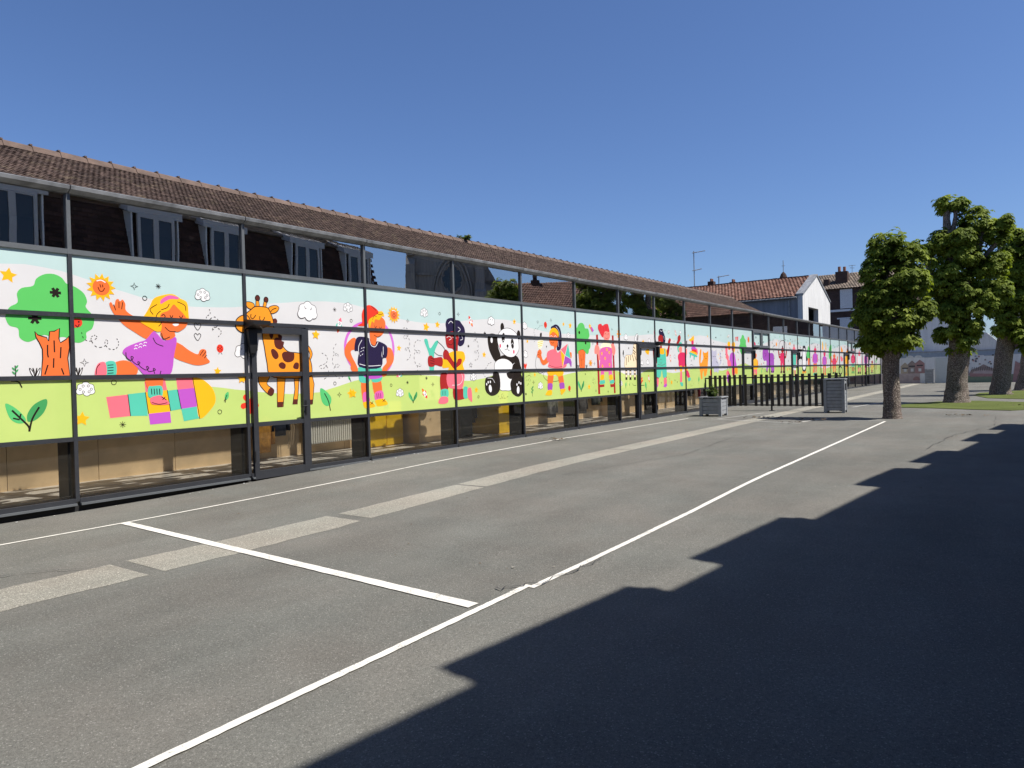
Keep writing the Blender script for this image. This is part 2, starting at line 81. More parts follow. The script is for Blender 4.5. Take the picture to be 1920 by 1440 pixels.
('rocket_decal','Pt10;10017,1542 -51,-16 -28,40 -8,49 47,25 -5,-59|Pw10;9850,1530 37,50 58,26 49,6 16,-39 -39,-30 -60,-22|Pp10;9850,1530 19,31 24,19 22,-55 -30,-3|Ck18;9932,1580 -8,-19 20,-8 8,19|Pe10;10016,1578 -15,35 26,15 48,-5 -30,-38|Py10;10016,1588 -7,18 18,8 21,-3 -13,-16'),
('rocket_decal','Pe10;10654,1242 28,-48 -33,-38 -46,-21 -38,41 61,10|Pw10;10708,1076 -59,24 -41,52 -19,48 35,26 40,-32 38,-54|Pe10;10708,1076 -36,12 -25,18 50,37 11,-29|Ck18;10637,1146 21,-3 3,22 -21,3|Pe10;10617,1231 -31,-24 -22,22 -7,50 46,-21|Py10;10607,1229 -16,-12 -13,16 -3,21 20,-8'),
('rocket_decal','Pe10;12130,2643 -23,53 40,35 51,15 32,-48 -64,-2|Pw10;12098,2821 57,-33 35,-60 13,-51 -40,-22 -37,38 -31,62|Pe10;12098,2821 35,-17 23,-23 -56,-30 -7,31|Ck18;12161,2739 -22,6 -6,-22 22,-6|Pe10;12168,2649 37,19 19,-25 0,-53 -44,28|Py10;12180,2650 18,10 11,-19 -1,-23 -19,12'),
('leaf_decal','Pl10;10295,1027 -18,79 -43,67 -55,49 -6,-79 49,-68|Lk112;10295,996 -37,98 -39,61|Pm10;10295,1027 18,79 43,67 55,49 6,-79 -49,-68|Lk112;10295,996 37,98 39,61'),
('child_decal','Pt10;10661,2244 96,26 74,-179 168,149 90,-10 -136,-235 -21,-341 -136,1 4,290|Pn10;11327,2620 60,98 154,32 83,-36 147,-11 77,-60 95,-99 14,-154 -48,-181 -141,-59 -75,80 65,155 -191,69 -211,-32 -14,100|Lw112;11421,2624 78,54 75,-47|Lw112;11726,2561 77,-48 -81,-53|Lw112;11837,2387 36,-76 -80,-27|Pr10;11337,2397 230,70 171,-83 -27,-179 -26,-178 -98,-13 -55,75 -169,35 -50,148|Lw110;11352,2323 77,32 74,-41 -77,-39|Lw110;11542,2328 67,32 49,-42|Lk111;11385,2199 113,-23 52,51|Pr10;11124,1553 216,10 9,-337 -217,-18|Pt10;11133,1233 209,3 1,-155 -209,4|Pp10;11116,1085 211,-8 11,-105 -136,-34 -164,28|Pr10;11538,1295 291,-59 74,-131 -44,-88 -321,6|Pt10;11861,1261 136,-4 -9,-217 -136,6|Pp10;11996,1231 122,1 21,-279 -72,22 -78,88|Lk110;11169,1212 -4,-92|Lk110;11221,1210 -4,-92|Lk110;11273,1208 -4,-91|Pp10;11360,1587 503,-6 3,-218 -77,-126 -195,6 -246,58|Lw110;11803,1569 34,-128 -123,-112 -232,-7|Py10;11196,1874 276,151 272,23 157,-31 34,-141 -84,-103 13,-166 -484,5 11,82 -195,2|Pr10;10771,1921 90,25 88,-49 237,14 -7,-186 -200,26 -74,-36 -124,13 -31,96|Pr10;11227,2010 78,68 92,-54 34,-75 185,-175 82,101 118,0 -24,-102 -141,-75 -98,-30 -201,181 -112,25|Lk110;10841,1897 106,-36|Lk110;10821,1848 125,-24|Lk110;10819,1795 125,-20|Lk110;11053,2241 161,-95 90,-98|Lk110;10954,2019 106,-60 146,-16'),
('panda_decal','Pk10;12748,2360 47,82 177,19 140,-64 26,-245 82,-190 -75,-151 -156,27 -168,202 -58,160|Pw10;12935,2310 -8,38 -20,24 -25,0 -20,-24 -8,-38 8,-38 20,-23 25,0 20,23|Pk10;13266,1962 564,4 162,-198 14,-228 -198,-68 -378,20 -354,278|Pw10;12986,1770 185,109 276,1 230,-111 50,-169 -99,-419 -260,-36 -227,51 -142,357|Ck112;=|Pk10;12609,1345 57,119 219,23 49,94 200,-30 46,-302 -111,-160 -247,-45 -191,114|Pk10;13588,1350 174,165 243,11 90,-216 -21,-229 -191,-101 -237,88 -65,142|Pk10;13432,1547 190,54 103,167 289,-57 -20,-228 -427,-71|Pw10;12851,1222 -20,48 -32,25 -33,-7 -20,-36 0,-51 20,-48 33,-25 32,7 20,36|Pw10;13934,1139 -5,54 -23,36 -33,3 -30,-30 -16,-52 5,-54 24,-35 33,-4 30,30|Pw10;12690,1312 -5,17 -10,11 -13,0 -11,-11 -4,-17 4,-17 11,-11 13,0 10,11|Pw10;12748,1356 -4,17 -11,11 -13,0 -11,-11 -4,-17 4,-17 11,-11 13,0 11,11|Pw10;12827,1362 -4,17 -11,11 -13,0 -11,-11 -4,-17 4,-17 11,-11 13,0 11,11|Pw10;13861,1273 -5,19 -11,11 -14,0 -11,-11 -5,-19 5,-18 11,-11 14,0 11,11|Pw10;13945,1319 -4,19 -11,11 -14,0 -12,-11 -4,-19 4,-18 12,-11 14,0 11,11|Pw10;14018,1298 -4,18 -12,12 -14,0 -11,-12 -4,-18 4,-19 11,-11 14,0 12,11|Lw110;12709,1450 174,-17 85,-96|Lw110;13755,1791 -79,-50|Pk10;13384,2618 -13,61 -36,38 -45,0 -35,-38 -14,-61 14,-62 35,-38 45,0 36,38|Pk10;14033,2464 -14,63 -37,40 -46,0 -37,-40 -14,-63 14,-64 37,-39 46,0 37,39|Pw10;13109,2315 65,166 211,112 258,1 234,-118 74,-197 -19,-199 -199,-143 -283,12 -247,150|Ck112;=|Pk10;13398,2364 3,69 -22,48 -37,7 -38,-35 -25,-65 -2,-69 22,-47 36,-8 38,36|Pk10;13755,2252 -18,68 -35,39 -38,-4 -27,-45 -5,-71 19,-67 35,-40 38,4 26,46|Lw112;13289,2279 47,42 54,-40|Lw112;13640,2216 59,44 45,-56|Pv10;13239,2186 -5,28 -14,17 -17,0 -14,-17 -5,-28 5,-27 14,-17 17,0 14,17|Pv10;13771,2055 -6,28 -14,18 -17,0 -14,-18 -5,-28 5,-28 14,-17 17,0 14,17|Pk10;13534,2186 -7,23 -18,14 -23,0 -18,-14 -7,-23 7,-23 18,-14 23,0 18,14|Lk111;13496,2158 -11,-33 -75,-29 -27,27|Lk111;13485,2125 55,-44 33,17'),
('cloud_decal','Pw00;13009,2742 0,20 -1,21 -10,18 -17,12 -23,4 -14,9 -13,14 -17,8 -19,3 -18,-4 -16,-11 -11,-15 -21,0 -20,-7 -15,-14 -7,-19 2,-20 -11,-19 -9,-22 2,-23 14,-19 22,-11 30,5 24,11 8,-15 11,-12 15,-8 17,-2 17,3 15,9 11,13 27,-1 22,9 13,19 2,22|Ck09;=|Lk19;12857,2796 13,-26 10,11|Lk19;12947,2789 -7,-26 -11,7'),
('cloud_decal','Pw00;14318,2687 -1,18 -1,19 -9,16 -15,11 -20,3 -13,8 -11,12 -15,8 -17,2 -16,-4 -14,-9 -10,-13 -19,-1 -17,-5 -13,-13 -7,-17 1,-18 -9,-17 -8,-20 2,-20 12,-17 20,-9 26,4 22,10 6,-13 11,-11 13,-7 15,-2 15,3 13,8 10,11 24,-1 20,9 11,16 2,20|Ck09;=|Lk19;14182,2736 11,-23 9,9|Lk19;14262,2729 -7,-23 -9,7'),
('cloud_decal','Pw00;14316,1997 0,18 -1,19 -9,16 -15,11 -20,3 -13,8 -11,12 -15,8 -17,2 -16,-4 -14,-9 -10,-13 -18,-1 -18,-5 -13,-13 -7,-17 1,-18 -9,-17 -8,-19 2,-21 12,-16 20,-10 26,4 22,10 6,-13 11,-11 13,-7 15,-2 15,3 13,8 10,11 24,-1 19,9 12,16 2,20|Ck09;=|Lk19;14181,2046 11,-23 9,9|Lk19;14261,2039 -7,-23 -9,7'),
('heart_decal','Pe10;14203,1641 56,67 11,45 -34,26 -30,-30 -37,30 -34,-26 12,-45'),
('star_decal','Py00;13800,2829 17,-36 39,-6 -28,-27 7,-39 -35,18 -36,-18 7,39 -28,27 39,6'),
('star_decal','Py00;14320,2368 15,-31 34,-5 -24,-24 5,-34 -30,16 -30,-16 5,34 -24,24 34,5'),
('star_decal','Py00;16008,2865 14,-37 39,-10 -31,-25 3,-41 -34,23 -38,-15 11,38 -26,31 41,2'),
('star_decal','Py00;16339,2868 26,-52 57,-8 -41,-41 10,-57 -52,27 -51,-27 10,57 -42,41 58,8'),
('star_decal','Py00;14609,1554 14,-36 36,-9 -29,-24 2,-38 -31,21 -35,-14 10,37 -25,29 38,1'),
('doodle_decal','Ck19;14820,2809 -5,17 -15,10 -18,0 -14,-10 -6,-17 6,-17 14,-11 18,0 15,11|Ck08;15402,2930 12,-42 42,-12 -42,-13 -12,-42 -13,42 -42,13 42,12|Pw00;16328,2508 0,16 -1,17 -8,14 -13,10 -18,2 -11,7 -11,11 -13,7 -15,2 -14,-3 -13,-8 -9,-12 -16,0 -16,-6 -12,-11 -5,-15 1,-16 -8,-15 -8,-17 2,-18 11,-15 17,-9 24,4 19,9 6,-12 9,-10 12,-6 14,-1 13,2 12,7 8,10 21,-1 18,8 10,14 2,18|Ck07;=|Ck16;16193,2510 -8,13 -14,-5 0,-15 14,-5|Ck16;16226,2545 -8,13 -14,-5 0,-16 13,-5|Ck16;16279,2545 -8,13 -14,-5 0,-16 14,-5|Ck16;16310,2508 -9,13 -13,-5 0,-16 13,-4|Ck16;16285,2480 -8,12 -14,-5 0,-15 14,-5|Ck16;16226,2480 -8,12 -14,-5 0,-15 13,-5|Lk07;15131,2201 58,0|Lk07;15139,2180 42,42|Lk07;15160,2172 0,58|Lk07;15181,2180 -42,42|Ck08;14540,1360 11,-37 37,-11 -37,-10 -11,-37 -10,37 -37,10 37,11|Pw00;14944,1216 0,18 -1,19 -9,16 -15,11 -20,3 -13,8 -11,12 -15,8 -17,2 -16,-3 -15,-10 -10,-13 -18,0 -18,-6 -13,-13 -7,-17 2,-18 -10,-17 -8,-20 3,-20 11,-17 20,-9 27,4 22,10 6,-13 10,-11 14,-7 15,-2 15,3 13,7 10,12 24,-1 19,9 12,16 2,20|Ck07;=|Ck16;14792,1219 -9,14 -16,-6 0,-17 16,-6|Ck16;14829,1258 -9,14 -16,-5 0,-18 15,-5|Ck16;14889,1258 -9,14 -16,-5 0,-18 16,-5|Ck16;14924,1216 -10,15 -15,-6 0,-17 15,-6|Ck16;14896,1184 -10,14 -15,-5 0,-18 15,-5|Ck16;14829,1184 -9,14 -16,-5 0,-18 15,-5|Pk00;14201,1072 9,-21 23,3 -13,-19 13,-19 -23,3 -9,-21 -9,21 -23,-3 13,19 -13,19 23,-3|Dk18;14995,2726 -131,-17 -68,-75 -127,7 -59,-85 38,-94 -46,-73 30,-82|Dk18;14409,1535 -106,-57 -84,-34 37,-83 105,45 -59,60 125,10 -48,-141 -171,-136'),
('ladybug_decal','Pe10;15211,2751 -13,46 -35,29 -44,0 -35,-29 -13,-46 13,-45 35,-29 44,0 35,29|Pk10;15118,2775 -12,12 -12,-12 12,-12|Pk10;15184,2779 -12,11 -11,-11 11,-12|Pk10;15121,2724 -11,12 -12,-12 12,-12|Pk10;15188,2728 -12,12 -12,-12 12,-12|Pk10;15153,2751 -12,12 -12,-12 12,-11|Lk18;15125,2673 -15,-31|Lk18;15157,2673 23,-31'),
('ladybug_decal','Pe10;16285,1115 -13,42 -32,26 -40,0 -32,-26 -12,-42 12,-42 32,-26 40,0 32,26|Pk10;16199,1136 -11,11 -11,-11 11,-11|Pk10;16260,1140 -11,10 -11,-10 11,-11|Pk10;16202,1090 -10,10 -11,-10 11,-11|Pk10;16263,1093 -10,11 -11,-11 11,-11|Pk10;16231,1115 -11,10 -10,-10 10,-11|Lk18;16206,1043 -14,-28|Lk18;16235,1043 21,-28'),
('plant_decal','Lk112;14480,964 7,132 -7,119|Pm10;14480,1156 40,19 16,47 -40,-20|Pm10;14480,1116 -39,20 -16,46 39,-20|Pm10;14480,1076 40,20 16,46 -40,-20|Pm10;14480,1036 -39,20 -16,47 39,-20'),
('child_decal','Lk110;14860,2143 -159,-193 -54,-239 163,-181 219,33 -48,-96 170,-125 268,-30 278,19 192,96|Pi10;14769,2334 245,42 -43,-159 -81,-73 -94,17|Lh116;14781,2298 217,29|Lh116;14778,2250 205,28|Lh116;14798,2202 152,27|Pk10;14890,2529 66,14 -4,-89 -74,2|Pn10;15392,2668 94,78 163,36 159,-73 77,-173 -3,-252 -78,-152 -163,3 22,269|Lw110;15623,2727 135,-95 48,-174|Lw110;15699,2380 39,-174|Po10;15316,2494 48,63 161,30 204,-69 -32,-188 -28,-100 -73,-76 52,-87 -106,-88 -68,25 42,198 -144,35 -76,109|Py10;15316,2494 19,111 126,78 160,-6 125,-96 -15,-113 -94,72 -158,45|Lw111;15327,2445 66,46 61,-48 -65,-26|Lw111;15509,2445 80,47 57,-58 -84,-27|Lk111;15375,2311 90,-16 57,36|Po10;15211,1488 239,-4 -70,-245 -198,5|Po10;15680,1481 211,-3 47,-228 -199,-8|Pz10;15183,1256 211,-5 -39,-160 -171,6|Pz10;15730,1255 223,7 7,-152 -190,-7|Py10;15069,1003 115,89 171,-1 -20,-122 -245,4|Py10;15776,1040 3,63 214,6 12,-51 -186,-102|Py10;15216,1598 657,-7 42,-114 -214,-42 -159,48 -184,-22 -156,27|Po10;14758,2082 122,37 53,-71 -16,-73 81,-121 136,74 99,25 30,-123 -226,-97 -129,49 -81,120 -93,36|Lk110;14769,2046 107,-18|Lk110;14754,2003 120,-23|Pp10;15184,2050 183,76 182,7 135,-78 143,52 209,-99 65,-152 -82,-190 -763,5 -3,135 -87,49|Lk111;15258,1732 270,-55 374,15|Po10;16231,2048 133,14 -7,-141 -108,-14|Pp00;16194,2303 -159,-320 -216,149|Pt00;16194,2303 127,-408 -286,88|Py00;15819,2132 216,-149 -135,-316|Pz00;16035,1983 286,-88 21,-77 -391,-88|Lw010;16194,2303 -159,-320 -135,-316|Lw010;15819,2132 216,-149 286,-88|Pz10;16219,1805 134,26 -18,-154 -69,77'),
('tree_decal','Pg10;16563,2479 11,233 122,31 44,67 105,57 129,13 101,-56 48,-86 158,-4 48,-100 22,-107 -58,-81 102,-105 -17,-134 -73,-55 -31,-94 -107,-28 -77,40 -286,-30 -142,-1 -57,65 -42,168|Po00;16726,2105 145,41 119,7 117,-70 -53,-437 -284,2|Ck011;=|Lk112;16854,2015 2,-184|Lk112;16985,2042 -9,-185|Lk112;16911,1910 -21,-211|Lk030;16754,2611 95,0|Lk030;16778,2570 47,82|Lk030;16825,2570 -47,82|Lk030;17087,2335 85,0|Lk030;17108,2299 43,73|Lk030;17151,2299 -43,73|Pw10;16705,1650 -16,44 -28,37 9,-44 19,-37|Ck19;16705,1650 -16,44 -28,37 9,-44 19,-37|Pw10;16708,1650 -6,44 -11,37 4,-44 7,-37|Ck19;16708,1650 -6,44 -11,37 4,-44 7,-37|Pw10;16713,1650 4,44 9,37 -3,-44 -6,-37|Ck19;16713,1650 4,44 9,37 -3,-44 -6,-37|Pw10;16716,1650 15,44 25,37 -9,-44 -16,-37|Ck19;16716,1650 15,44 25,37 -9,-44 -16,-37|Pw10;17144,1647 -16,44 -29,39 10,-45 19,-38|Ck19;17144,1647 -16,44 -29,39 10,-45 19,-38|Pw10;17148,1647 -7,44 -11,39 4,-45 7,-38|Ck19;17148,1647 -7,44 -11,39 4,-45 7,-38|Pw10;17152,1647 5,44 8,39 -2,-45 -6,-38|Ck19;17152,1647 5,44 8,39 -2,-45 -6,-38|Pw10;17156,1647 14,44 26,39 -9,-45 -17,-38|Ck19;17156,1647 14,44 26,39 -9,-45 -17,-38'),
('star_decal','Py00;17388,2884 18,-46 48,-12 -39,-31 4,-50 -42,27 -46,-18 13,48 -32,38 50,2|Po00;17389,2770 82,30 114,-104 -110,-36|Pu00;17443,2772 60,8 99,-83 -84,-57'),
('star_decal','Py00;17273,1203 19,-50 52,-13 -42,-33 4,-53 -45,29 -49,-19 14,51 -34,41 53,2'),
('flower_decal','Pa10;17373,1823 21,39 27,4 10,-25 -23,-38 44,1 17,-21 -17,-21 -44,1 23,-38 -10,-26 -27,5 -21,38 -21,-38 -28,-5 -9,26 23,38 -44,-1 -18,21 18,21 44,-1 -23,38 9,25 28,-4|Py10;17397,1783 -12,21 -24,0 -12,-21 12,-21 24,0'),
('flower_decal','Pa10;19095,2694 27,50 36,6 13,-34 -30,-49 57,1 23,-27 -23,-28 -57,1 30,-49 -13,-34 -36,6 -27,50 -28,-50 -36,-6 -12,34 30,49 -58,-1 -23,28 23,27 58,-1 -30,49 12,34 36,-6|Pe10;19126,2641 -16,27 -31,0 -16,-28 16,-27 32,0'),
('leaf_decal','Pl10;16833,1040 -24,106 -57,89 -73,65 -8,-106 65,-89|Lk112;16833,999 -48,130 -52,82|Pm10;16833,1040 25,106 57,89 73,65 8,-106 -65,-89|Lk112;16833,999 49,130 52,82'),
('child_decal','Pr00;17722,2579 111,11 49,-1690 -112,-1|Pr00;18658,2588 108,3 44,-1696 -96,-3|Pr00;17784,1163 354,5 -3,-69 -311,-11|Pr00;18485,1159 279,7 -4,-85 -250,-7|Ps10;17613,2156 61,123 127,16 106,-108 26,-273 -98,-55 -47,163 -164,26|Ps10;18634,2339 147,-25 83,-141 -55,-143 -104,-29 -55,84 -94,-113 -15,281|Pq10;17961,1584 170,-1 -30,-359 -169,4|Pq10;18407,1580 188,-2 41,-353 -165,-4|Pt10;17857,1189 61,94 199,18 66,-51 -43,-60|Pt10;18469,1187 52,97 190,5 31,-80 -108,-26|Py10;17942,1433 182,11 -18,-137 -181,-2|Py10;18440,1426 183,11 29,-136 -189,-7|Pi10;18055,2327 202,46 271,-22 51,-154 -587,-8|Pq10;17963,2188 635,32 23,-360 -39,-296 -666,7 3,288|Py10;18030,2075 14,21 18,0 6,-17 -16,-20 25,-7 5,-17 -14,-11 -25,9 1,-26 -14,-10 -15,10 1,26 -24,-9 -15,11 6,17 25,7 -16,20 5,17 18,0|Po10;18044,2052 -7,12 -14,0 -7,-12 7,-12 14,0|Py10;18216,1938 15,22 18,0 5,-18 -16,-20 25,-7 6,-17 -15,-11 -24,9 1,-26 -15,-11 -14,11 1,26 -25,-9 -14,11 5,17 25,7 -16,20 6,18 18,0|Po10;18230,1915 -7,12 -14,0 -7,-12 7,-12 14,0|Py10;18474,2107 14,22 19,0 5,-17 -16,-21 25,-7 6,-18 -15,-10 -24,9 0,-27 -14,-10 -15,10 1,27 -25,-9 -15,10 6,18 25,7 -16,21 6,17 18,0|Po10;18488,2084 -7,12 -14,0 -7,-12 7,-13 14,1|Py10;18051,1717 15,21 18,0 5,-17 -16,-20 25,-7 6,-17 -15,-11 -24,9 1,-26 -15,-10 -14,10 1,26 -25,-9 -14,11 6,17 24,7 -16,20 6,17 18,0|Po10;18065,1694 -7,12 -14,0 -6,-12 7,-12 13,0|Py10;18473,1757 15,22 18,0 6,-17 -16,-21 25,-7 6,-18 -15,-10 -25,9 1,-27 -15,-10 -14,10 1,27 -25,-9 -15,10 6,18 25,7 -16,21 6,17 18,0|Po10;18487,1734 -7,12 -14,0 -7,-13 8,-12 14,1|Py10;18333,2189 14,22 18,0 6,-17 -16,-21 25,-7 6,-17 -15,-11 -25,9 1,-26 -14,-11 -15,11 1,26 -25,-9 -14,11 5,17 25,7 -16,21 6,17 18,0|Po10;18347,2166 -7,12 -14,0 -7,-12 7,-12 14,0|Ps10;18101,2687 404,14 33,-168 -134,-93 -172,7 -109,103|Px10;17841,2760 28,110 158,29 83,-46 145,47 173,8 54,-96 28,-125 -266,5 -123,-170 -110,52 -107,106|Lr111;17997,2848 21,-136|Lr111;18137,2826 22,-123|Lr111;18310,2861 5,-139|Lk110;18211,2594 59,43 55,-48|Lk110;18383,2591 61,46 44,-49|Lk110;18235,2511 114,-25 89,39'),
('doodle_decal','Ck08;18679,2814 11,-35 35,-10 -35,-11 -11,-35 -10,35 -35,11 35,10|Ck08;17529,2365 10,-33 33,-10 -33,-10 -10,-33 -10,33 -33,10 33,10|Ck08;17594,1812 11,-37 37,-11 -37,-11 -11,-38 -11,38 -38,11 38,11|Lk07;17045,1479 53,0|Lk07;17053,1460 37,37|Lk07;17072,1452 0,53|Lk07;17090,1460 -37,37|Ck08;18358,992 9,-31 30,-8 -30,-9 -9,-30 -9,30 -30,9 30,8|Ck19;17670,999 -5,15 -14,10 -16,0 -14,-10 -5,-15 5,-16 14,-10 16,0 14,10|Dk17;17536,1372 -85,-79 103,-110 -79,56 76,106 59,-137'),
('zebra_decal','Pc10;19465,1628 37,350 161,45 293,31 100,284 214,34 63,-89 -36,-661|Ck111;=|Lk130;19564,1949 -32,-234|Lk130;19694,1993 -10,-190|Lk130;19823,2009 12,-147|Lk130;19954,2025 102,-193|Lk130;20118,2011 92,-149|Lk128;20033,2278 129,-58|Lk128;20009,2188 180,-87|Lk128;20024,2100 129,-59|Lk114;19467,1919 -121,87 -27,86|Pk10;19395,2093 -6,44 -16,27 -20,0 -16,-27 -6,-44 6,-45 16,-27 20,0 16,27|Pc00;19472,1643 114,-1 -5,-336 -114,2|Ck09;=|Pk00;19463,1352 120,-2 2,-79 -126,2|Pk00;19474,1570 108,-1 -2,-41 -108,1|Pk00;19469,1468 108,-1 -3,-41 -107,1|Pc00;19739,1641 117,-1 -5,-339 -116,2|Ck09;=|Pk00;19730,1347 123,-2 3,-80 -130,3|Pk00;19742,1568 110,-2 -2,-41 -110,1|Pk00;19737,1465 110,-2 -3,-41 -110,2|Pc00;20039,1639 119,-1 -5,-343 -119,2|Ck09;=|Pk00;20030,1342 125,-2 3,-81 -132,3|Pk00;20042,1565 112,-1 -2,-42 -113,1|Pk00;20036,1461 112,-2 -2,-42 -112,2|Pw10;20148,2578 105,93 101,3 -45,-212 -134,-3|Ck112;=|Lk120;20231,2625 44,-163|Lk120;20319,2649 -4,-186|Lk120;20386,2645 -29,-151|Pk10;20602,2141 -11,71 -31,44 -37,0 -30,-44 -12,-71 12,-71 30,-44 37,0 31,44'),
('duck_decal','Py10;20860,2154 158,63 141,-13 -44,-155 -140,23'),
('cloud_decal','Pw00;19659,2561 0,19 -1,20 -10,17 -16,12 -21,3 -14,9 -12,13 -16,8 -18,2 -17,-4 -15,-9 -11,-14 -19,-1 -19,-6 -14,-13 -7,-18 1,-20 -10,-18 -8,-21 2,-21 13,-18 20,-10 29,4 23,11 7,-14 11,-12 14,-7 16,-2 16,3 14,8 11,12 25,-1 21,9 12,18 3,21|Ck09;=|Lk19;19515,2613 12,-25 10,10|Lk19;19600,2606 -7,-25 -10,7'),
('cloud_decal','Pw00;20702,1787 0,16 -1,17 -8,14 -13,10 -18,3 -12,7 -10,11 -13,7 -15,2 -15,-4 -13,-8 -9,-12 -16,0 -16,-5 -12,-12 -6,-15 2,-16 -9,-15 -7,-18 2,-18 10,-15 18,-8 24,3 20,9 5,-12 10,-9 12,-6 13,-2 13,2 12,7 9,10 21,-1 18,8 10,15 2,18|Ck09;=|Lk19;20581,1830 10,-20 8,8|Lk19;20653,1824 -6,-21 -9,7'),
('cloud_decal','Pw00;21122,1802 0,16 -1,17 -8,15 -14,10 -18,2 -12,8 -10,11 -13,7 -16,2 -15,-4 -12,-8 -10,-12 -16,0 -16,-6 -12,-11 -6,-15 1,-17 -8,-15 -8,-18 2,-19 11,-15 18,-8 24,3 20,9 6,-12 9,-10 12,-6 14,-2 14,3 12,7 9,10 21,-1 18,8 11,15 1,18|Ck09;=|Lk19;20999,1846 10,-21 9,8|Lk19;21072,1840 -6,-21 -8,6'),
('doodle_decal','Pw00;19255,1170 -1,18 -1,19 -8,16 -16,11 -20,3 -12,8 -12,12 -15,8 -16,2 -17,-4 -14,-9 -10,-13 -18,-1 -18,-6 -13,-12 -6,-17 1,-18 -9,-17 -9,-20 3,-20 11,-16 20,-10 27,4 21,10 7,-13 10,-11 14,-7 15,-2 15,3 13,8 10,11 23,-1 20,9 11,16 3,20|Ck07;=|Ck16;19103,1173 -9,14 -16,-6 0,-17 15,-6|Ck16;19140,1212 -10,14 -15,-6 0,-17 15,-6|Ck16;19200,1212 -10,14 -15,-6 0,-17 15,-6|Ck16;19234,1170 -9,14 -16,-5 0,-17 16,-6|Ck16;19206,1138 -9,14 -15,-5 0,-18 15,-5|Ck16;19140,1138 -10,14 -15,-5 0,-18 15,-5|Lk07;19684,2229 83,0|Lk07;19696,2200 58,58|Lk07;19725,2187 0,83|Lk07;19754,2200 -58,58|Ck08;21119,2824 11,-38 38,-12 -38,-11 -11,-38 -11,38 -39,11 39,12|Lk19;19908,1152 95,-62 165,-5|Dk17;19084,2319 -36,-115 119,-70 -70,-159 86,-114 -99,-144'),
('leaf_decal','Pl10;19500,1196 17,-56 -15,-47 -44,-33 -16,60 19,46|Lk012;19483,1142 -37,-125'),
('leaf_decal','Pl10;20830,1178 66,-66 15,-75 -36,-80 -67,72 -9,77|Lk012;20848,1089 44,-200'),
('leaf_decal','Pl10;19719,1168 16,-25 0,-24 -16,-23 -17,27 2,24|Lk012;19719,1139 1,-65'),
('star_decal','Py00;19083,1522 17,-34 37,-6 -27,-26 6,-38 -33,18 -34,-18 6,38 -27,26 38,6'),
('star_decal','Py00;20751,2525 20,-40 44,-7 -32,-31 8,-44 -40,21 -39,-21 7,44 -32,31 44,7'),
('flower_decal','Pe10;20548,1288 29,42 35,0 11,-34 -31,-40 49,-14 11,-34 -29,-21 -48,18 2,-51 -29,-21 -29,21 2,51 -48,-18 -29,21 11,34 49,14 -31,40 11,34 35,0|Py10;20575,1242 -13,24 -28,-1 -13,-23 14,-24 27,1'),
('balloon_decal','Pp10;21624,2763 -8,51 -21,31 -25,0 -21,-31 -8,-51 8,-52 21,-31 25,0 21,31|Lk18;21555,2675 -34,-117'),
('child_decal','Pn10;21923,2837 102,65 205,0 43,-77 122,-145 40,-148 -83,-101 -205,45 -190,240|Lw114;22023,2865 114,-45 91,52|Lw112;22276,2676 83,-121|Pr10;21865,2616 120,89 232,-30 20,-172 -94,-101 -9,-172 -129,-2 -8,171 -112,71|Pw10;21962,2491 115,-17 -60,-30|Pr10;22722,2589 62,27 102,-48 -81,-128 -75,-252 -102,-177 -151,-1 40,175 130,152 -10,150|Pr10;21432,2172 68,13 185,-228 143,1 -37,-147 -174,-60 -135,109|Pr10;21691,1351 161,-3 -35,-109 -132,3|Pr10;22249,1342 190,-3 8,-75 -180,-22|Pp10;21646,1243 189,8 -58,-218 -228,-6|Pp10;22244,1255 204,21 4,-236 -197,-15|Pu10;21495,1077 143,32 127,-76 -77,-58 -168,41|Pu10;22231,1033 194,57 56,-76 -122,-46 -142,16|Py10;21726,2175 176,76 529,8 85,-99 -70,-175 -731,-4|Pt10;21783,2176 119,75 69,-11 26,-159 305,2 -3,149 101,1 46,-248 22,-348 1,-299 -270,-45 -104,248 -130,-231 -296,41 61,388|Pt00;21969,1897 146,0 -7,-123 -157,1|Cd012;=|Ld112;21787,1738 317,-37 299,48'),
('rocket_decal','Pe10;23273,2744 -20,47 36,31 45,13 29,-42 -57,-2|Pw10;23244,2903 52,-30 31,-53 12,-46 -36,-20 -33,35 -28,54|Pe10;23244,2903 32,-15 21,-21 -51,-27 -6,28|Ck18;23301,2829 -19,6 -6,-20 20,-5|Pe10;23308,2749 32,17 18,-23 -1,-47 -39,26|Py10;23318,2750 16,8 10,-16 0,-20 -18,10'),
('rocket_decal','Pp10;22763,1881 -6,58 49,22 53,-1 17,-56 -62,17|Pw10;22785,2063 45,-50 16,-67 -3,-54 -45,-10 -24,49 -12,68|Pe10;22785,2063 29,-27 15,-29 -63,-13 3,33|Ck18;22821,1964 -19,13 -12,-19 19,-13|Pe10;22802,1875 41,8 11,-31 -16,-50 -34,40|Py10;22813,1873 20,4 6,-22 -8,-21 -15,17'),
('rocket_decal','Pp10;21048,1225 -5,55 45,20 51,-1 16,-52 -59,16|Pw10;21069,1396 43,-47 15,-63 -3,-51 -43,-9 -22,46 -11,64|Pe10;21069,1396 27,-25 15,-28 -60,-12 3,31|Ck18;21103,1303 -18,12 -11,-18 18,-12|Pe10;21085,1219 38,8 11,-29 -15,-48 -32,38|Py10;21095,1217 20,4 5,-20 -7,-21 -15,16'),
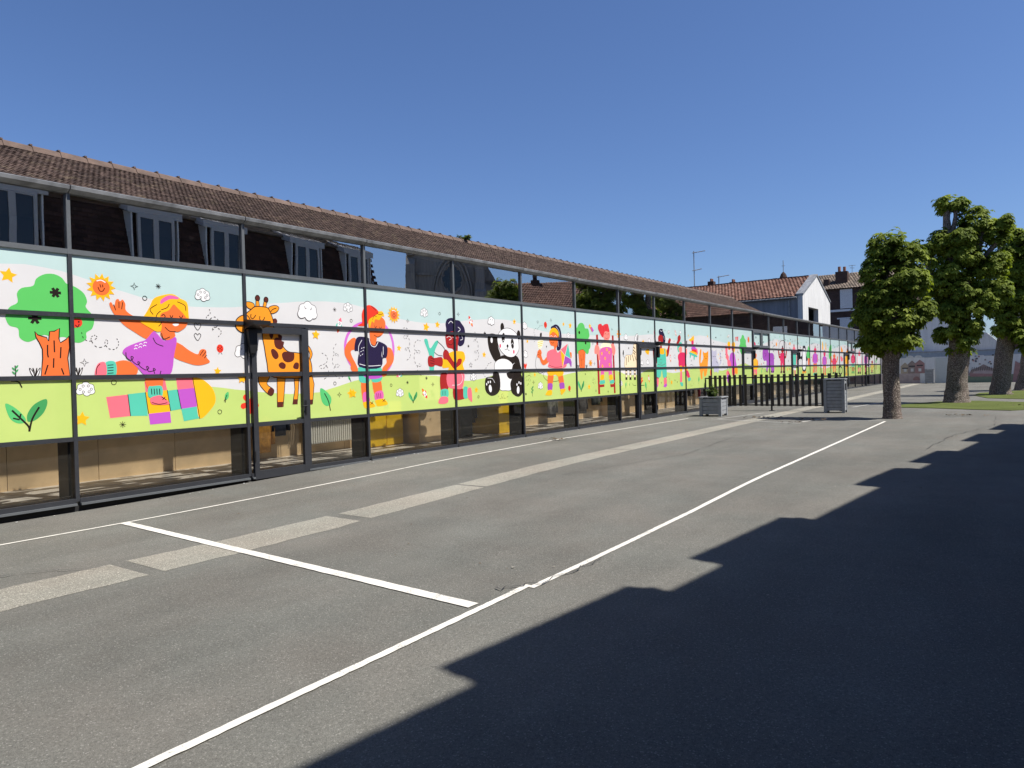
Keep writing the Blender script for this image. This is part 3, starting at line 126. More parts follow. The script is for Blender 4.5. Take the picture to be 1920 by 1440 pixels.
('cloud_decal','Pw00;22787,2820 0,12 -1,13 -6,11 -10,8 -14,2 -9,6 -8,8 -11,6 -11,1 -12,-3 -10,-6 -7,-9 -12,0 -13,-5 -9,-8 -5,-12 1,-13 -6,-11 -6,-14 2,-14 8,-12 14,-7 18,3 15,7 5,-9 7,-8 10,-4 10,-2 11,2 9,5 7,8 16,0 14,6 8,11 1,14|Ck07;=|Ck16;22681,2821 -6,10 -11,-4 0,-12 11,-4|Ck16;22707,2849 -7,9 -10,-3 0,-13 10,-3|Ck16;22749,2849 -7,9 -11,-3 0,-13 11,-3|Ck16;22773,2820 -7,10 -11,-4 0,-13 11,-3|Ck16;22754,2797 -7,10 -11,-4 0,-12 11,-4|Ck16;22707,2797 -7,10 -10,-4 0,-12 10,-4'),
('cloud_decal','Pw00;23255,1989 -1,13 0,13 -6,12 -11,7 -14,3 -9,5 -9,9 -10,5 -12,2 -12,-3 -10,-6 -7,-10 -13,0 -12,-4 -9,-9 -5,-12 1,-13 -7,-12 -6,-14 2,-14 8,-12 14,-6 19,2 16,7 4,-9 8,-8 9,-5 11,-1 10,2 10,5 7,9 16,-1 14,6 9,12 1,14|Ck07;=|Ck16;23147,1991 -7,10 -10,-4 -1,-12 11,-4|Ck16;23173,2019 -6,10 -11,-4 0,-12 11,-4|Ck16;23216,2019 -7,10 -11,-4 0,-12 11,-4|Ck16;23240,1989 -7,10 -10,-3 -1,-13 11,-4|Ck16;23221,1967 -7,10 -11,-4 0,-13 11,-4|Ck16;23173,1967 -6,10 -11,-4 0,-13 11,-4'),
('cloud_decal','Pw00;23781,2848 0,12 -1,12 -6,11 -10,8 -14,2 -8,5 -8,8 -10,6 -12,1 -11,-3 -9,-6 -7,-9 -12,0 -12,-4 -9,-8 -5,-12 1,-12 -6,-11 -6,-14 2,-14 8,-11 13,-6 18,3 15,6 4,-9 7,-7 9,-5 11,-1 10,2 9,5 6,8 16,-1 14,6 8,11 1,13|Ck08;=|Lk18;23689,2880 8,-15 6,6|Lk18;23744,2876 -5,-16 -6,5'),
('cloud_decal','Pw00;24190,2835 -1,12 0,13 -6,11 -11,7 -14,2 -8,6 -8,8 -10,6 -12,1 -11,-2 -10,-7 -7,-9 -12,0 -12,-4 -9,-9 -5,-11 1,-13 -6,-11 -6,-14 2,-14 8,-11 13,-6 19,2 14,7 5,-9 7,-7 9,-5 10,-2 11,2 9,6 7,8 16,-1 13,6 8,11 2,14|Ck08;=|Lk18;24096,2868 8,-16 7,7|Lk18;24152,2863 -5,-16 -6,5'),
('cloud_decal','Pw00;21260,2502 -1,13 0,14 -7,12 -11,8 -15,3 -10,6 -8,9 -11,5 -13,2 -12,-3 -10,-6 -8,-10 -14,-1 -13,-4 -10,-9 -4,-13 1,-13 -7,-13 -6,-15 1,-15 9,-12 15,-7 20,3 16,7 5,-10 7,-8 10,-5 11,-1 12,2 9,5 8,9 17,-1 15,7 9,12 1,15|Ck09;=|Lk19;21159,2538 8,-17 7,7|Lk19;21219,2533 -6,-17 -6,5'),
('child_decal','Pr10;23335,2438 103,118 39,130 165,69 93,-88 -73,-132 -168,-106|Pt10;23420,2247 41,155 232,108 179,-74 -61,-131 -269,-159|Ps10;23518,2275 198,80 109,-50 -21,-130 -166,-54|Pv10;23437,1991 102,103 263,55 330,-23 74,-105 -58,-184 23,-184 -625,3 -54,181|Ps10;24132,2126 21,132 89,27 43,-78 -35,-133|Pk00;24225,2562 81,15 -42,-265 -81,-1|Py10;23566,1656 240,-1 -32,-208 -143,2|Py10;23971,1654 267,-2 59,-159 -237,-23|Pp10;23631,1449 143,-2 -20,-351 -156,4|Pv10;24060,1470 271,23 156,-241 -172,-23|Pt10;23598,1100 221,-18 13,-118 -176,18|Pt10;24315,1229 186,28 49,-99 -207,-36|Pk10;24163,2047 -3,14 -8,9 -9,0 -8,-9 -3,-14 3,-14 8,-8 9,0 8,8|Pk10;24157,1942 -3,14 -8,9 -10,0 -8,-9 -3,-14 3,-14 8,-8 10,0 8,8|Pk10;24151,1837 -3,14 -8,8 -10,0 -8,-8 -3,-14 3,-14 8,-9 10,0 8,9'),
('pinata_decal','Py10;24485,2608 225,72 40,95 66,-65 123,70 -11,-188 -158,-58 -239,35|Pv10;24703,2573 196,5 -30,-149 -142,-29|Pu10;24690,2345 315,19 169,-146 -423,-6|Pe10;24754,2266 422,-21 29,-109 -456,50|Py10;24612,2211 557,-75 -19,-82 -542,77|Pt10;24540,2157 624,-102 -18,-68 -610,103|Pt10;24537,2103 104,1 -57,-134 -68,0|Pt10;24897,2080 91,-13 -46,-176 -69,27|Pp10;25143,2299 106,-26 26,-163 -93,-1'),
('star_decal','Py00;24425,2800 14,-29 32,-4 -23,-22 5,-32 -28,15 -28,-15 6,32 -23,22 31,4'),
('star_decal','Py00;23239,1609 20,-39 44,-7 -32,-31 7,-43 -39,21 -39,-21 8,43 -32,31 44,7'),
('star_decal','Py00;22874,1207 21,-56 59,-15 -47,-37 4,-60 -50,33 -56,-23 16,58 -39,47 60,2'),
('star_decal','Py00;26294,2835 16,-33 37,-6 -27,-26 7,-37 -33,18 -33,-18 6,37 -27,26 37,6'),
('star_decal','Py00;20685,2490 14,-28 31,-4 -23,-22 6,-31 -28,15 -27,-15 5,31 -22,22 30,4'),
('star_decal','Py00;27395,2146 14,-28 30,-4 -22,-22 6,-30 -28,14 -27,-14 5,30 -22,22 31,4'),
('doodle_decal','Lk07;21088,2773 47,0|Lk07;21095,2756 33,34|Lk07;21112,2749 0,48|Lk07;21128,2756 -33,34|Lk07;22398,2874 40,0|Lk07;22404,2860 28,28|Lk07;22418,2854 0,40|Lk07;22432,2860 -28,28|Lk07;23128,2524 46,0|Lk07;23135,2507 32,33|Lk07;23151,2501 0,46|Lk07;23167,2507 -32,33|Lk07;22852,2253 45,0|Lk07;22858,2236 32,33|Lk07;22874,2230 0,45|Lk07;22890,2236 -32,33|Lk07;22006,1119 49,0|Lk07;22013,1102 35,35|Lk07;22030,1095 0,49|Lk07;22048,1102 -35,35|Ck19;23169,1174 -4,12 -10,8 -12,0 -11,-8 -4,-12 4,-12 11,-7 12,0 10,7|Lk07;23316,1119 52,0|Lk07;23324,1101 36,36|Lk07;23342,1093 0,51|Lk07;23360,1101 -36,36|Ck19;21683,2501 -5,15 -12,8 -15,0 -12,-8 -5,-15 5,-14 12,-9 15,0 12,9|Ck08;25191,2522 7,-25 25,-8 -25,-7 -7,-25 -8,25 -25,7 25,8|Pw00;26018,2500 -1,10 0,11 -5,9 -9,7 -12,1 -7,5 -7,7 -8,4 -10,2 -9,-2 -9,-6 -6,-7 -10,-1 -10,-3 -8,-7 -4,-10 1,-11 -5,-9 -5,-12 1,-12 7,-9 11,-6 16,3 12,5 4,-7 6,-7 8,-4 9,-1 8,2 8,4 6,7 13,-1 12,5 7,10 1,11|Ck08;=|Lk18;25939,2528 7,-14 5,6|Lk18;25986,2524 -4,-14 -6,4|Lk07;27112,2760 52,0|Lk07;27119,2741 37,37|Lk07;27138,2734 0,52|Lk07;27156,2741 -37,37|Lk07;27712,2870 41,0|Lk07;27718,2855 29,29|Lk07;27732,2849 0,41|Lk07;27747,2855 -29,29|Lk07;26884,2559 52,0|Lk07;26892,2541 36,36|Lk07;26910,2533 0,52|Lk07;26928,2541 -36,36|Pw00;28713,2861 0,13 -1,15 -7,13 -12,8 -15,3 -10,6 -9,10 -12,6 -13,1 -13,-3 -11,-7 -8,-10 -14,0 -14,-5 -10,-10 -5,-13 1,-14 -8,-13 -6,-16 2,-16 9,-13 15,-7 21,3 17,7 5,-10 8,-8 11,-6 12,-1 11,2 11,6 8,9 18,-1 15,7 10,13 1,15|Ck06;=|Ck15;28594,2862 -7,12 -12,-5 0,-13 12,-5|Ck15;28623,2893 -7,11 -12,-4 0,-14 12,-4|Ck15;28670,2893 -7,11 -13,-4 0,-14 13,-4|Ck15;28697,2861 -7,11 -12,-5 0,-13 12,-5|Ck15;28675,2835 -7,11 -12,-4 0,-14 12,-4|Ck15;28623,2835 -7,11 -12,-4 0,-14 12,-4|Ck19;24664,1859 -5,14 -12,8 -15,0 -12,-8 -4,-14 4,-15 12,-8 15,0 12,8|Dk17;22685,1410 -37,-125 87,-77 -96,-73|Lk18;24478,1678 175,52 136,-54|Dk17;24687,1141 -147,-156 135,-44 110,91|Dk17;27869,2015 115,-176 -92,-133 304,133 98,179|Pw00;27457,2448 0,10 -1,10 -5,9 -8,6 -11,2 -7,4 -7,7 -8,4 -9,1 -9,-2 -8,-5 -6,-7 -10,0 -10,-3 -7,-7 -3,-10 0,-10 -5,-9 -4,-11 1,-11 6,-10 11,-5 15,2 12,6 4,-8 5,-5 8,-4 8,-1 9,1 7,4 5,7 13,-1 11,5 7,9 1,11|Ck08;=|Lk18;27382,2475 6,-13 5,5|Lk18;27426,2471 -3,-13 -5,4'),
('cat_decal','Pa10;25523,2263 124,-12 -66,-248 -36,-220 179,-83 -295,-27 -16,329|Pa10;25786,2114 6,97 124,-54 249,11 156,58 9,-219 -32,-141 -52,-224 -90,-224 -122,-138 -172,3 -40,195 -116,-82 -27,-193 -119,-25 -87,248 -45,220 229,164 156,139|Lk112;25930,2018 73,-27|Lk112;26156,2034 75,-28|Lk112;26000,1949 112,-22 78,37'),
('cat_decal','Pj10;26711,2279 154,-55 200,11 124,65 29,-173 -49,-144 230,-203 73,-145 -139,-260 -158,60 -242,-26 -108,172 -152,87 -112,85 203,114 -93,142|Pj10;27548,2188 99,1 88,-321 -93,-146 -140,0 110,175|Lk116;26775,2038 116,-28|Lk116;26972,2039 119,-28|Lk116;27120,1838 117,-57|Lk116;27279,1810 35,-87|Lk116;27611,2131 99,0|Lk116;27620,2014 115,-14|Lk116;27610,1868 83,0'),
('apple_decal','Pe10;26590,1399 -9,75 -26,46 -31,0 -26,-46 -10,-75 10,-74 26,-47 31,0 26,47'),
('child_decal','Pp10;28237,2463 209,-86 11,-239 140,-119 -99,-180 -247,178|Py10;28486,2587 195,49 127,-72 -52,-122 -263,-4|Po10;28537,2438 221,34 34,-150 -220,-18|Py10;28985,2567 247,67 157,-89 -63,-277 -186,-78 -142,165|Pu10;28682,1990 189,182 385,4 178,-336 32,-216 -719,4|Pv10;28977,2446 243,4 -48,-184 -162,-2|Pp10;28458,1899 303,-60 74,-211 -392,32|Pv10;28966,1597 315,-2 -22,-337 -270,4|Pa10;29281,1595 302,-2 19,-278 -292,34'),
('kite_decal','Pp10;28251,1363 180,117 77,-150 -177,-57|Pv10;28431,1480 250,-183 -175,3|Pu10;28331,1273 302,-35 -105,-283 -169,78|Pb10;28550,1299 149,-2 -69,-119'),
('flag_decal','Pe00;29436,2838 157,20 -29,-171 -92,-2|Px00;29639,2859 159,10 -50,-193 -74,14'),
('tree_decal','Pg10;29892,2462 131,127 -18,155 165,67 84,112 146,36 122,-44 90,-108 161,-75 -11,-160 90,-126 -110,-160 -254,-161 -288,-3 -227,154'),
('flower_decal','Po00;31112,2926 32,-67 67,31 -19,-72 72,-19 -61,-43 43,-61 -75,6 -6,-74 -53,52 -53,-52 -7,74 -74,-6 43,61 -61,43 72,19 -19,72 67,-31'),
('leaf_decal','Pl10;25344,1277 37,-81 -11,-72 -58,-60 -37,86 17,72|Lk012;25331,1192 -27,-195'),
('leaf_decal','Pl10;20839,1180 58,-57 13,-66 -31,-70 -59,63 -8,67|Lk012;20855,1103 38,-177'),
('child_decal','Pv10;31702,2656 189,43 185,-55 -10,-138 -313,-6|Pp00;31638,1551 601,-4 -19,-278 -243,3 -48,166 -72,-164 -253,4|Po00;31664,1290 179,-2 -34,-275 -149,4|Pt10;31826,1041 -171,3 -74,-108 237,-5|Po10;31691,1893 -166,-55 -48,-273 125,0|Po00;32175,1283 -182,3 -4,-276 152,-3|Pt10;31976,1038 174,-4 61,-112 -243,5|Po10;32233,1894 165,-56 11,-279 -130,1|Py10;31777,1948 376,1 168,-111 -85,-333 -601,5 -36,328|Pv10;32079,2169 -19,90 -50,55 -61,0 -50,-55 -19,-90 19,-89 50,-55 61,0 50,55|Po10;31753,2140 229,71 223,-67 -55,-139 -187,-70 -175,68|Lk112;31885,2100 51,-14|Lk112;32034,2087 54,14'),
('elephant_decal','Pz10;33098,2301 193,84 612,8 127,-164 563,-5 242,-114 20,-423 -41,-359 -466,-16 -20,210 -453,3 -81,-165 -205,3 58,328 -22,175 -305,-11 -223,142|Lk114;33313,2222 300,-59 -212,-124|Lk120;34886,2110 87,-105 -150,-64|Pk00;33599,1404 164,-2 6,-103 -160,53|Pk00;34319,1396 170,-1 7,-105 -166,54|Pk00;34589,1394 172,-2 7,-106 -169,55'),
('child_decal','Cb130;35709,2461 93,240 314,137 465,11 306,-126 101,-243 -61,-267 -1164,-32|Pv00;35936,1867 680,1 -20,-269 -274,1 -56,161 -80,-160 -286,1|Pr00;35968,1615 202,-1 -37,-265 -168,1|Pb10;36152,1375 -194,2 -83,-105 269,-3|Pr10;36033,2040 -244,78 -82,236 -151,-28 140,-341|Pr00;36545,1613 -205,1 -3,-268 171,-2|Pb10;36321,1373 197,-2 70,-108 -275,3|Pr10;36544,2042 265,83 124,244 156,-25 -203,-354|Pv10;36091,2252 426,5 190,-106 -94,-324 -680,0 -43,318|Pn10;36420,2468 -19,87 -50,53 -63,0 -51,-53 -19,-87 19,-86 51,-53 63,0 50,53|Pr10;36063,2438 259,70 252,-63 -62,-135 -210,-69 -198,65|Lk112;36212,2400 59,-12|Lk112;36381,2389 61,14'),
('flower_decal','Pa00;35292,2787 29,-58 62,20 -20,-61 57,-30 -57,-29 20,-62 -62,20 -29,-57 -30,57 -61,-20 20,62 -58,29 58,30 -20,61 61,-20'),
('flower_decal','Pa00;37679,2857 27,-53 56,18 -18,-56 53,-27 -53,-27 18,-56 -56,18 -27,-52 -27,52 -56,-18 18,56 -52,27 52,27 -18,56 56,-18'),
('flower_decal','Pa10;37147,1474 25,36 31,0 9,-29 -27,-35 42,-12 10,-29 -25,-17 -41,14 1,-43 -25,-18 -24,18 1,43 -41,-14 -25,17 10,29 42,12 -27,35 9,29 31,0|Py10;37171,1434 -12,21 -23,0 -12,-21 12,-20 23,0'),
('flower_decal','Po10;37595,1476 21,31 27,0 8,-25 -24,-30 37,-10 8,-25 -21,-16 -36,13 1,-38 -21,-15 -21,15 1,38 -36,-13 -21,16 8,25 37,10 -24,30 8,25 27,0|Py10;37615,1442 -10,17 -20,0 -10,-17 10,-18 20,0'),
('flower_decal','Po00;31132,2924 30,-64 63,30 -17,-68 67,-18 -57,-40 40,-58 -70,6 -6,-69 -50,49 -49,-49 -6,69 -70,-6 40,58 -57,40 67,18 -18,68 64,-30'),
('doodle_decal','Lk016;32933,2420 57,0|Lk016;32941,2400 40,40|Lk016;32961,2392 0,57|Lk016;32981,2400 -40,40|Lk016;34245,2826 75,0|Lk016;34256,2799 53,54|Lk016;34283,2788 0,76|Lk016;34309,2799 -53,54|Lk016;34589,2698 76,0|Lk016;34601,2671 53,54|Lk016;34627,2660 0,76|Lk016;34654,2671 -53,54|Lk016;34977,2578 76,0|Lk016;34988,2551 54,55|Lk016;35015,2540 0,77|Lk016;35042,2551 -54,55|Lk016;33250,2731 65,0|Lk016;33259,2708 46,46|Lk016;33282,2698 0,65|Lk016;33305,2708 -46,46|Lk016;35702,2829 69,0|Lk016;35712,2804 49,49|Lk016;35736,2794 0,69|Lk016;35761,2804 -49,49|Lk016;36787,2921 71,0|Lk016;36798,2896 50,50|Lk016;36823,2885 0,71|Lk016;36848,2896 -50,50|Lk016;37258,2865 80,0|Lk016;37269,2837 57,57|Lk016;37298,2825 0,81|Lk016;37326,2837 -57,57|Lk016;37758,2945 72,0|Lk016;37768,2919 52,52|Lk016;37794,2909 0,72|Lk016;37820,2919 -52,52|Lk016;32494,2654 56,0|Lk016;32502,2634 40,39|Lk016;32522,2626 0,56|Lk016;32542,2634 -40,39|Lk016;32097,2903 119,0|Lk016;32115,2861 84,84|Lk016;32157,2844 0,119|Lk016;32199,2861 -84,84|Lk016;39595,2567 123,0|Lk016;39613,2524 87,87|Lk016;39657,2506 0,123|Lk016;39700,2524 -87,87|Lk016;40932,2879 78,0|Lk016;40944,2851 55,55|Lk016;40971,2840 0,78|Lk016;40999,2851 -55,55|Lk016;32699,2296 49,0|Lk016;32706,2279 34,35|Lk016;32723,2272 0,49|Lk016;32740,2279 -34,35|Lk016;32871,1956 49,0|Lk016;32878,1938 35,35|Lk016;32896,1931 0,49|Lk016;32913,1938 -35,35|Lk016;33180,1753 65,0|Lk016;33189,1730 46,46|Lk016;33212,1721 0,65|Lk016;33235,1730 -46,46|Lk016;29654,2223 52,0|Lk016;29662,2205 37,37|Lk016;29680,2197 0,52|Lk016;29699,2205 -37,37|Lk016;30931,1968 53,0|Lk016;30938,1949 38,38|Lk016;30957,1941 0,54|Lk016;30976,1949 -38,38|Lk016;32930,1511 65,0|Lk016;32940,1488 46,46|Lk016;32963,1479 0,65|Lk016;32986,1488 -46,46|Lk016;34749,2321 59,0|Lk016;34758,2300 42,42|Lk016;34779,2291 0,59|Lk016;34800,2300 -42,42|Lk016;35813,2247 61,0|Lk016;35822,2226 43,42|Lk016;35844,2217 0,60|Lk016;35865,2226 -43,42|Lk016;37265,1858 72,0|Lk016;37276,1833 51,51|Lk016;37301,1823 0,71|Lk016;37327,1833 -51,51|Lk016;42185,2832 90,0|Lk016;42198,2800 64,64|Lk016;42230,2787 0,90|Lk016;42262,2800 -64,64|Lk016;39286,2796 66,0|Lk016;39296,2773 46,46|Lk016;39319,2763 0,66|Lk016;39342,2773 -46,46|Pw00;34794,2848 0,8 -1,9 -4,8 -7,5 -10,2 -6,3 -5,6 -7,4 -8,1 -8,-2 -7,-4 -5,-7 -8,0 -9,-3 -6,-5 -3,-8 0,-9 -4,-8 -4,-10 1,-9 6,-8 9,-5 13,2 10,5 3,-6 5,-6 7,-3 7,-1 7,2 6,3 5,6 11,-1 10,4 5,8 1,10|Ck010;=|Lk110;34729,2871 6,-11 4,4|Lk110;34768,2868 -4,-11 -4,3|Pw00;34882,2575 0,9 -1,9 -4,7 -7,6 -10,1 -6,4 -5,6 -7,3 -8,1 -8,-1 -7,-5 -5,-6 -8,0 -9,-3 -6,-6 -3,-8 0,-9 -4,-8 -4,-9 1,-10 6,-8 9,-4 13,2 10,4 3,-6 5,-5 7,-3 7,-1 7,1 6,4 5,5 11,0 10,4 5,7 1,10|Ck010;=|Lk110;34817,2598 6,-11 4,5|Lk110;34856,2595 -4,-11 -4,3|Pw00;38174,2885 0,9 0,10 -5,8 -8,6 -10,1 -7,4 -6,7 -7,4 -9,1 -8,-2 -8,-5 -5,-7 -9,0 -9,-3 -7,-7 -4,-8 1,-10 -5,-8 -4,-10 1,-11 6,-8 10,-5 14,2 11,5 4,-7 5,-6 7,-3 8,-1 7,1 7,4 5,6 12,0 11,4 6,9 1,10|Ck010;=|Lk110;38104,2910 6,-12 5,5|Lk110;38146,2906 -4,-12 -5,4|Pw00;38678,2920 0,8 -1,8 -4,7 -6,5 -9,1 -6,4 -5,5 -6,4 -8,0 -7,-1 -6,-4 -5,-6 -8,0 -8,-3 -5,-5 -3,-8 0,-8 -4,-7 -3,-9 1,-9 5,-7 8,-4 12,1 10,5 3,-6 4,-5 6,-3 7,-1 6,2 6,3 5,5 10,0 9,3 5,7 1,9|Ck010;=|Lk110;38618,2941 5,-10 4,4|Lk110;38653,2938 -3,-10 -4,3|Pw00;39725,2638 -1,11 0,12 -6,9 -9,7 -12,2 -8,5 -7,8 -9,4 -11,2 -10,-3 -8,-5 -7,-9 -11,0 -11,-3 -8,-8 -4,-10 1,-12 -6,-10 -5,-12 2,-12 7,-11 12,-5 16,2 14,6 4,-8 6,-7 8,-4 10,-1 9,2 8,4 6,7 14,0 12,5 8,10 1,12|Ck010;=|Lk110;39641,2668 7,-14 6,5|Lk110;39691,2664 -5,-15 -5,5'),
('leaf_decal','Pl10;32876,1481 51,-62 6,-66 -38,-65 -51,67 -1,67|Lk012;32884,1404 19,-177'),
('leaf_decal','Pl10;33421,1467 33,-49 0,-49 -33,-45 -33,53 4,49|Lk012;33421,1410 2,-131'),
('leaf_decal','Pl10;39689,1412 47,-71 0,-70 -47,-65 -47,76 6,71|Lk012;39689,1330 2,-189'),
('leaf_decal','Pl10;41186,1357 61,-50 20,-62 -24,-71 -63,55 -14,65|Lk012;41209,1284 54,-167'),
('ladybug_decal','Pe10;29780,1908 -7,24 -19,15 -22,0 -19,-15 -7,-24 7,-24 19,-15 22,0 19,15|Pk10;29731,1920 -6,6 -7,-6 7,-6|Pk10;29765,1922 -6,6 -6,-6 6,-6|Pk10;29733,1894 -6,6 -6,-6 6,-7|Pk10;29768,1896 -7,6 -6,-6 6,-7|Pk10;29749,1908 -6,6 -6,-6 6,-6|Lk18;29735,1867 -8,-16|Lk18;29751,1867 12,-16'),
('ladybug_decal','Pe10;32915,1714 -7,23 -18,15 -23,0 -18,-15 -7,-23 7,-24 18,-15 23,0 18,15|Pk10;32866,1726 -6,6 -6,-6 6,-6|Pk10;32901,1728 -7,6 -6,-6 6,-6|Pk10;32868,1699 -6,6 -6,-6 6,-6|Pk10;32903,1701 -6,7 -7,-7 6,-6|Pk10;32884,1714 -6,6 -6,-6 6,-6|Lk18;32870,1673 -8,-16|Lk18;32886,1673 13,-16'),
('child_decal','Pw00;38032,1730 679,-1 -29,-363 -273,3 -51,216 -85,-215 -286,3|Pp00;38056,1390 201,-2 -45,-358 -168,3|Pt10;38232,1065 -193,4 -87,-142 269,-5|Pp10;38100,2177 -189,-73 -61,-356 141,0|Pp00;38632,1385 -205,2 -11,-361 170,-3|Pt10;38401,1063 197,-4 66,-146 -274,6|Pp10;38712,2182 185,-72 6,-364 -147,1|Pt10;38198,2249 425,4 187,-143 -103,-436 -679,2 -34,429|Pr10;38529,2540 -18,116 -49,73 -59,0 -48,-73 -19,-116 19,-117 48,-72 59,0 49,72|Pp10;38176,2500 261,94 249,-86 -65,-182 -212,-93 -197,88|Lk112;38324,2448 58,-17|Lk112;38492,2433 61,18'),
('penguin_decal','Pk10;40151,2528 56,120 234,40 230,-32 127,-167 66,-337 273,-144 -59,-134 -192,-37 -43,-290 -189,-240 -283,-44 -318,51 -115,262 8,332 -292,70 55,118 275,49|Pw10;40212,2481 170,50 230,-21 127,-166 39,-434 -57,-362 -199,-143 -234,-22 -217,145 3,380 62,429|Pa10;40026,1314 254,-38 -7,-84 -273,27|Pa10;40418,1274 283,33 39,-97 -282,-20|Lk114;40275,2577 112,14'),
('tree_decal','Pg10;40919,2249 157,171 209,222 100,51 182,-144 52,-196 13,-196 -61,-148 -387,-13 -231,83|Po00;41185,2008 366,1 -65,-441 -289,2'),
('child_decal','Po00;42414,1805 776,0 -28,-334 -313,2 -61,199 -94,-198 -327,2|Pv00;42445,1492 231,-1 -48,-331 -192,2|Pt10;42651,1193 -221,3 -97,-131 306,-5|Pv10;42487,2218 -216,-68 -65,-328 162,0|Pv00;43104,1488 -234,1 -9,-332 195,-3|Pt10;42844,1190 225,-3 77,-134 -313,4|Pv10;43187,2223 212,-65 11,-336 -169,0|Pu10;42598,2285 486,4 216,-132 -114,-402 -776,1 -43,395|Pr10;42963,2553 -19,107 -50,67 -63,0 -50,-67 -19,-107 19,-108 50,-66 63,0 50,66|Pv10;42570,2516 297,87 286,-79 -73,-168 -241,-86 -226,81|Lk112;42739,2468 67,-15|Lk112;42932,2454 70,18'),
('snail_decal','Pa10;42402,1315 -19,87 -50,55 -61,0 -50,-55 -19,-87 19,-88 50,-54 61,0 50,54|Po10;42407,1314 -10,47 -28,29 -33,0 -28,-29 -10,-47 10,-47 28,-29 33,0 28,29'),
('child_decal','Po00;44696,1701 711,-1 -26,-298 -287,3 -55,177 -87,-176 -299,2|Pv00;44724,1422 212,-1 -44,-295 -176,2|Po10;44913,1155 -203,3 -89,-116 281,-5|Pv10;44763,2069 -198,-60 -60,-292 148,-1|Pv00;45328,1418 -214,1 -9,-296 179,-2|Po10;45090,1153 206,-3 70,-120 -286,5|Pv10;45404,2072 194,-59 10,-299 -154,1|Pu10;44865,2128 445,3 197,-118 -104,-358 -711,2 -39,353|Pn10;45196,2366 -17,96 -44,59 -54,0 -45,-59 -16,-96 16,-95 45,-59 54,0 44,59|Pv10;44839,2334 273,77 262,-72 -67,-149 -221,-75 -207,72|Lk112;44995,2291 60,-14|Lk112;45171,2278 64,16'),
('tree_decal','Pg10;46162,2201 81,303 243,256 230,106 237,-97 -12,-511 -79,-256 -338,-39 -269,63|Po00;46528,2001 356,1 -78,-611 -278,2'),
('giraffe_decal','Py10;44570,2971 144,3 109,-292 -65,-148 -206,-3|Py10;45417,2890 160,4 -68,-399 -148,-2'),
('child_decal','Po00;47191,1657 875,-2 -24,-261 -353,3 -74,156 -101,-155 -368,3|Po00;47233,1413 260,-2 -45,-257 -216,2|Pk10;47472,1179 -249,3 -106,-101 346,-5|Po10;47314,1824 -316,77 -107,229 -193,-27 182,-330|Po00;47977,1408 -265,2 -2,-259 221,-3|Pk10;47691,1177 253,-3 90,-106 -353,5|Po10;47971,1824 341,79 157,236 201,-25 -258,-342|Pv10;47387,2030 547,2 246,-104 -118,-312 -875,3 -58,307|Po10;47781,2238 -19,84 -52,51 -64,0 -51,-51 -20,-84 20,-84 51,-51 64,0 52,51|Po10;47349,2210 333,67 325,-63 -79,-130 -270,-66 -256,63|Lk112;47541,2172 75,-12|Lk112;47759,2161 78,13'),
('tyre_decal','Ck1100;48763,1243 140,211 432,63 423,-96 131,-189 -189,-159 -413,-62 -418,73'),
('kite_decal','Pa00;49582,2841 659,-286 -139,-137 -561,-5|Pp10;49457,2171 612,-104 44,-189 -563,-27'),
('child_decal','Pa00;50992,1709 788,-2 -34,-355 -318,2 -58,213 -99,-212 -332,3|Pa00;51018,1375 235,-2 -54,-352 -195,3|Pa10;51222,1056 -225,3 -101,-139 312,-5|Pa10;51073,2148 -221,-71 -72,-350 165,0|Pa00;51688,1370 -238,2 -15,-354 198,-3|Pa10;51419,1053 228,-3 76,-143 -318,5|Pa10;51784,2152 213,-70 6,-357 -171,0|Py10;51187,2219 494,4 216,-141 -122,-428 -788,2 -38,421|Pr10;51548,2504 -17,115 -44,71 -54,0 -43,-71 -17,-115 17,-114 43,-71 54,0 44,71|Pa10;51162,2466 304,92 289,-86 -77,-178 -247,-91 -227,87|Lk112;51334,2415 67,-17|Lk112;51529,2399 71,18'),
('child_decal','Pt00;52915,1783 899,0 -34,-340 -362,3 -70,202 -110,-201 -378,2|Pr00;52950,1465 268,-1 -56,-336 -223,3|Pm10;53188,1161 -256,3 -113,-132 355,-5|Pr10;53001,2202 -250,-69 -77,-333 188,0|Pr00;53714,1461 -272,1 -11,-337 226,-3|Pm10;53412,1159 260,-3 89,-137 -362,5|Pr10;53811,2207 245,-67 12,-341 -195,1|Pv10;53130,2270 563,4 249,-134 -133,-408 -899,1 -49,401|Pv10;53533,2542 -18,109 -48,67 -60,0 -48,-67 -18,-109 18,-109 48,-68 60,0 48,68|Pr10;53098,2504 344,88 331,-80 -85,-170 -280,-87 -260,82|Lk112;53294,2456 77,-16|Lk112;53517,2441 81,18'),
('child_decal','Pm00;55001,1726 1085,-2 -35,-340 -438,3 -88,203 -129,-201 -456,3|Pp00;55049,1408 322,-2 -61,-336 -269,4|Pk10;55340,1104 -309,3 -133,-132 428,-6|Pp10;55097,2144 -300,-68 -87,-333 226,0|Pp00;55970,1402 -328,2 -7,-338 273,-3|Pk10;55611,1100 314,-3 110,-137 -438,6|Pp10;56075,2150 298,-67 20,-342 -236,0|Pw10;55251,2212 680,5 303,-135 -153,-409 -1085,3 -66,401|Pr10;55729,2485 -22,109 -56,67 -69,0 -56,-67 -21,-109 21,-109 56,-68 69,0 56,68|Pp10;55208,2447 414,88 402,-80 -100,-171 -337,-86 -316,82|Lk112;55445,2399 93,-16|Lk112;55715,2384 98,18'),
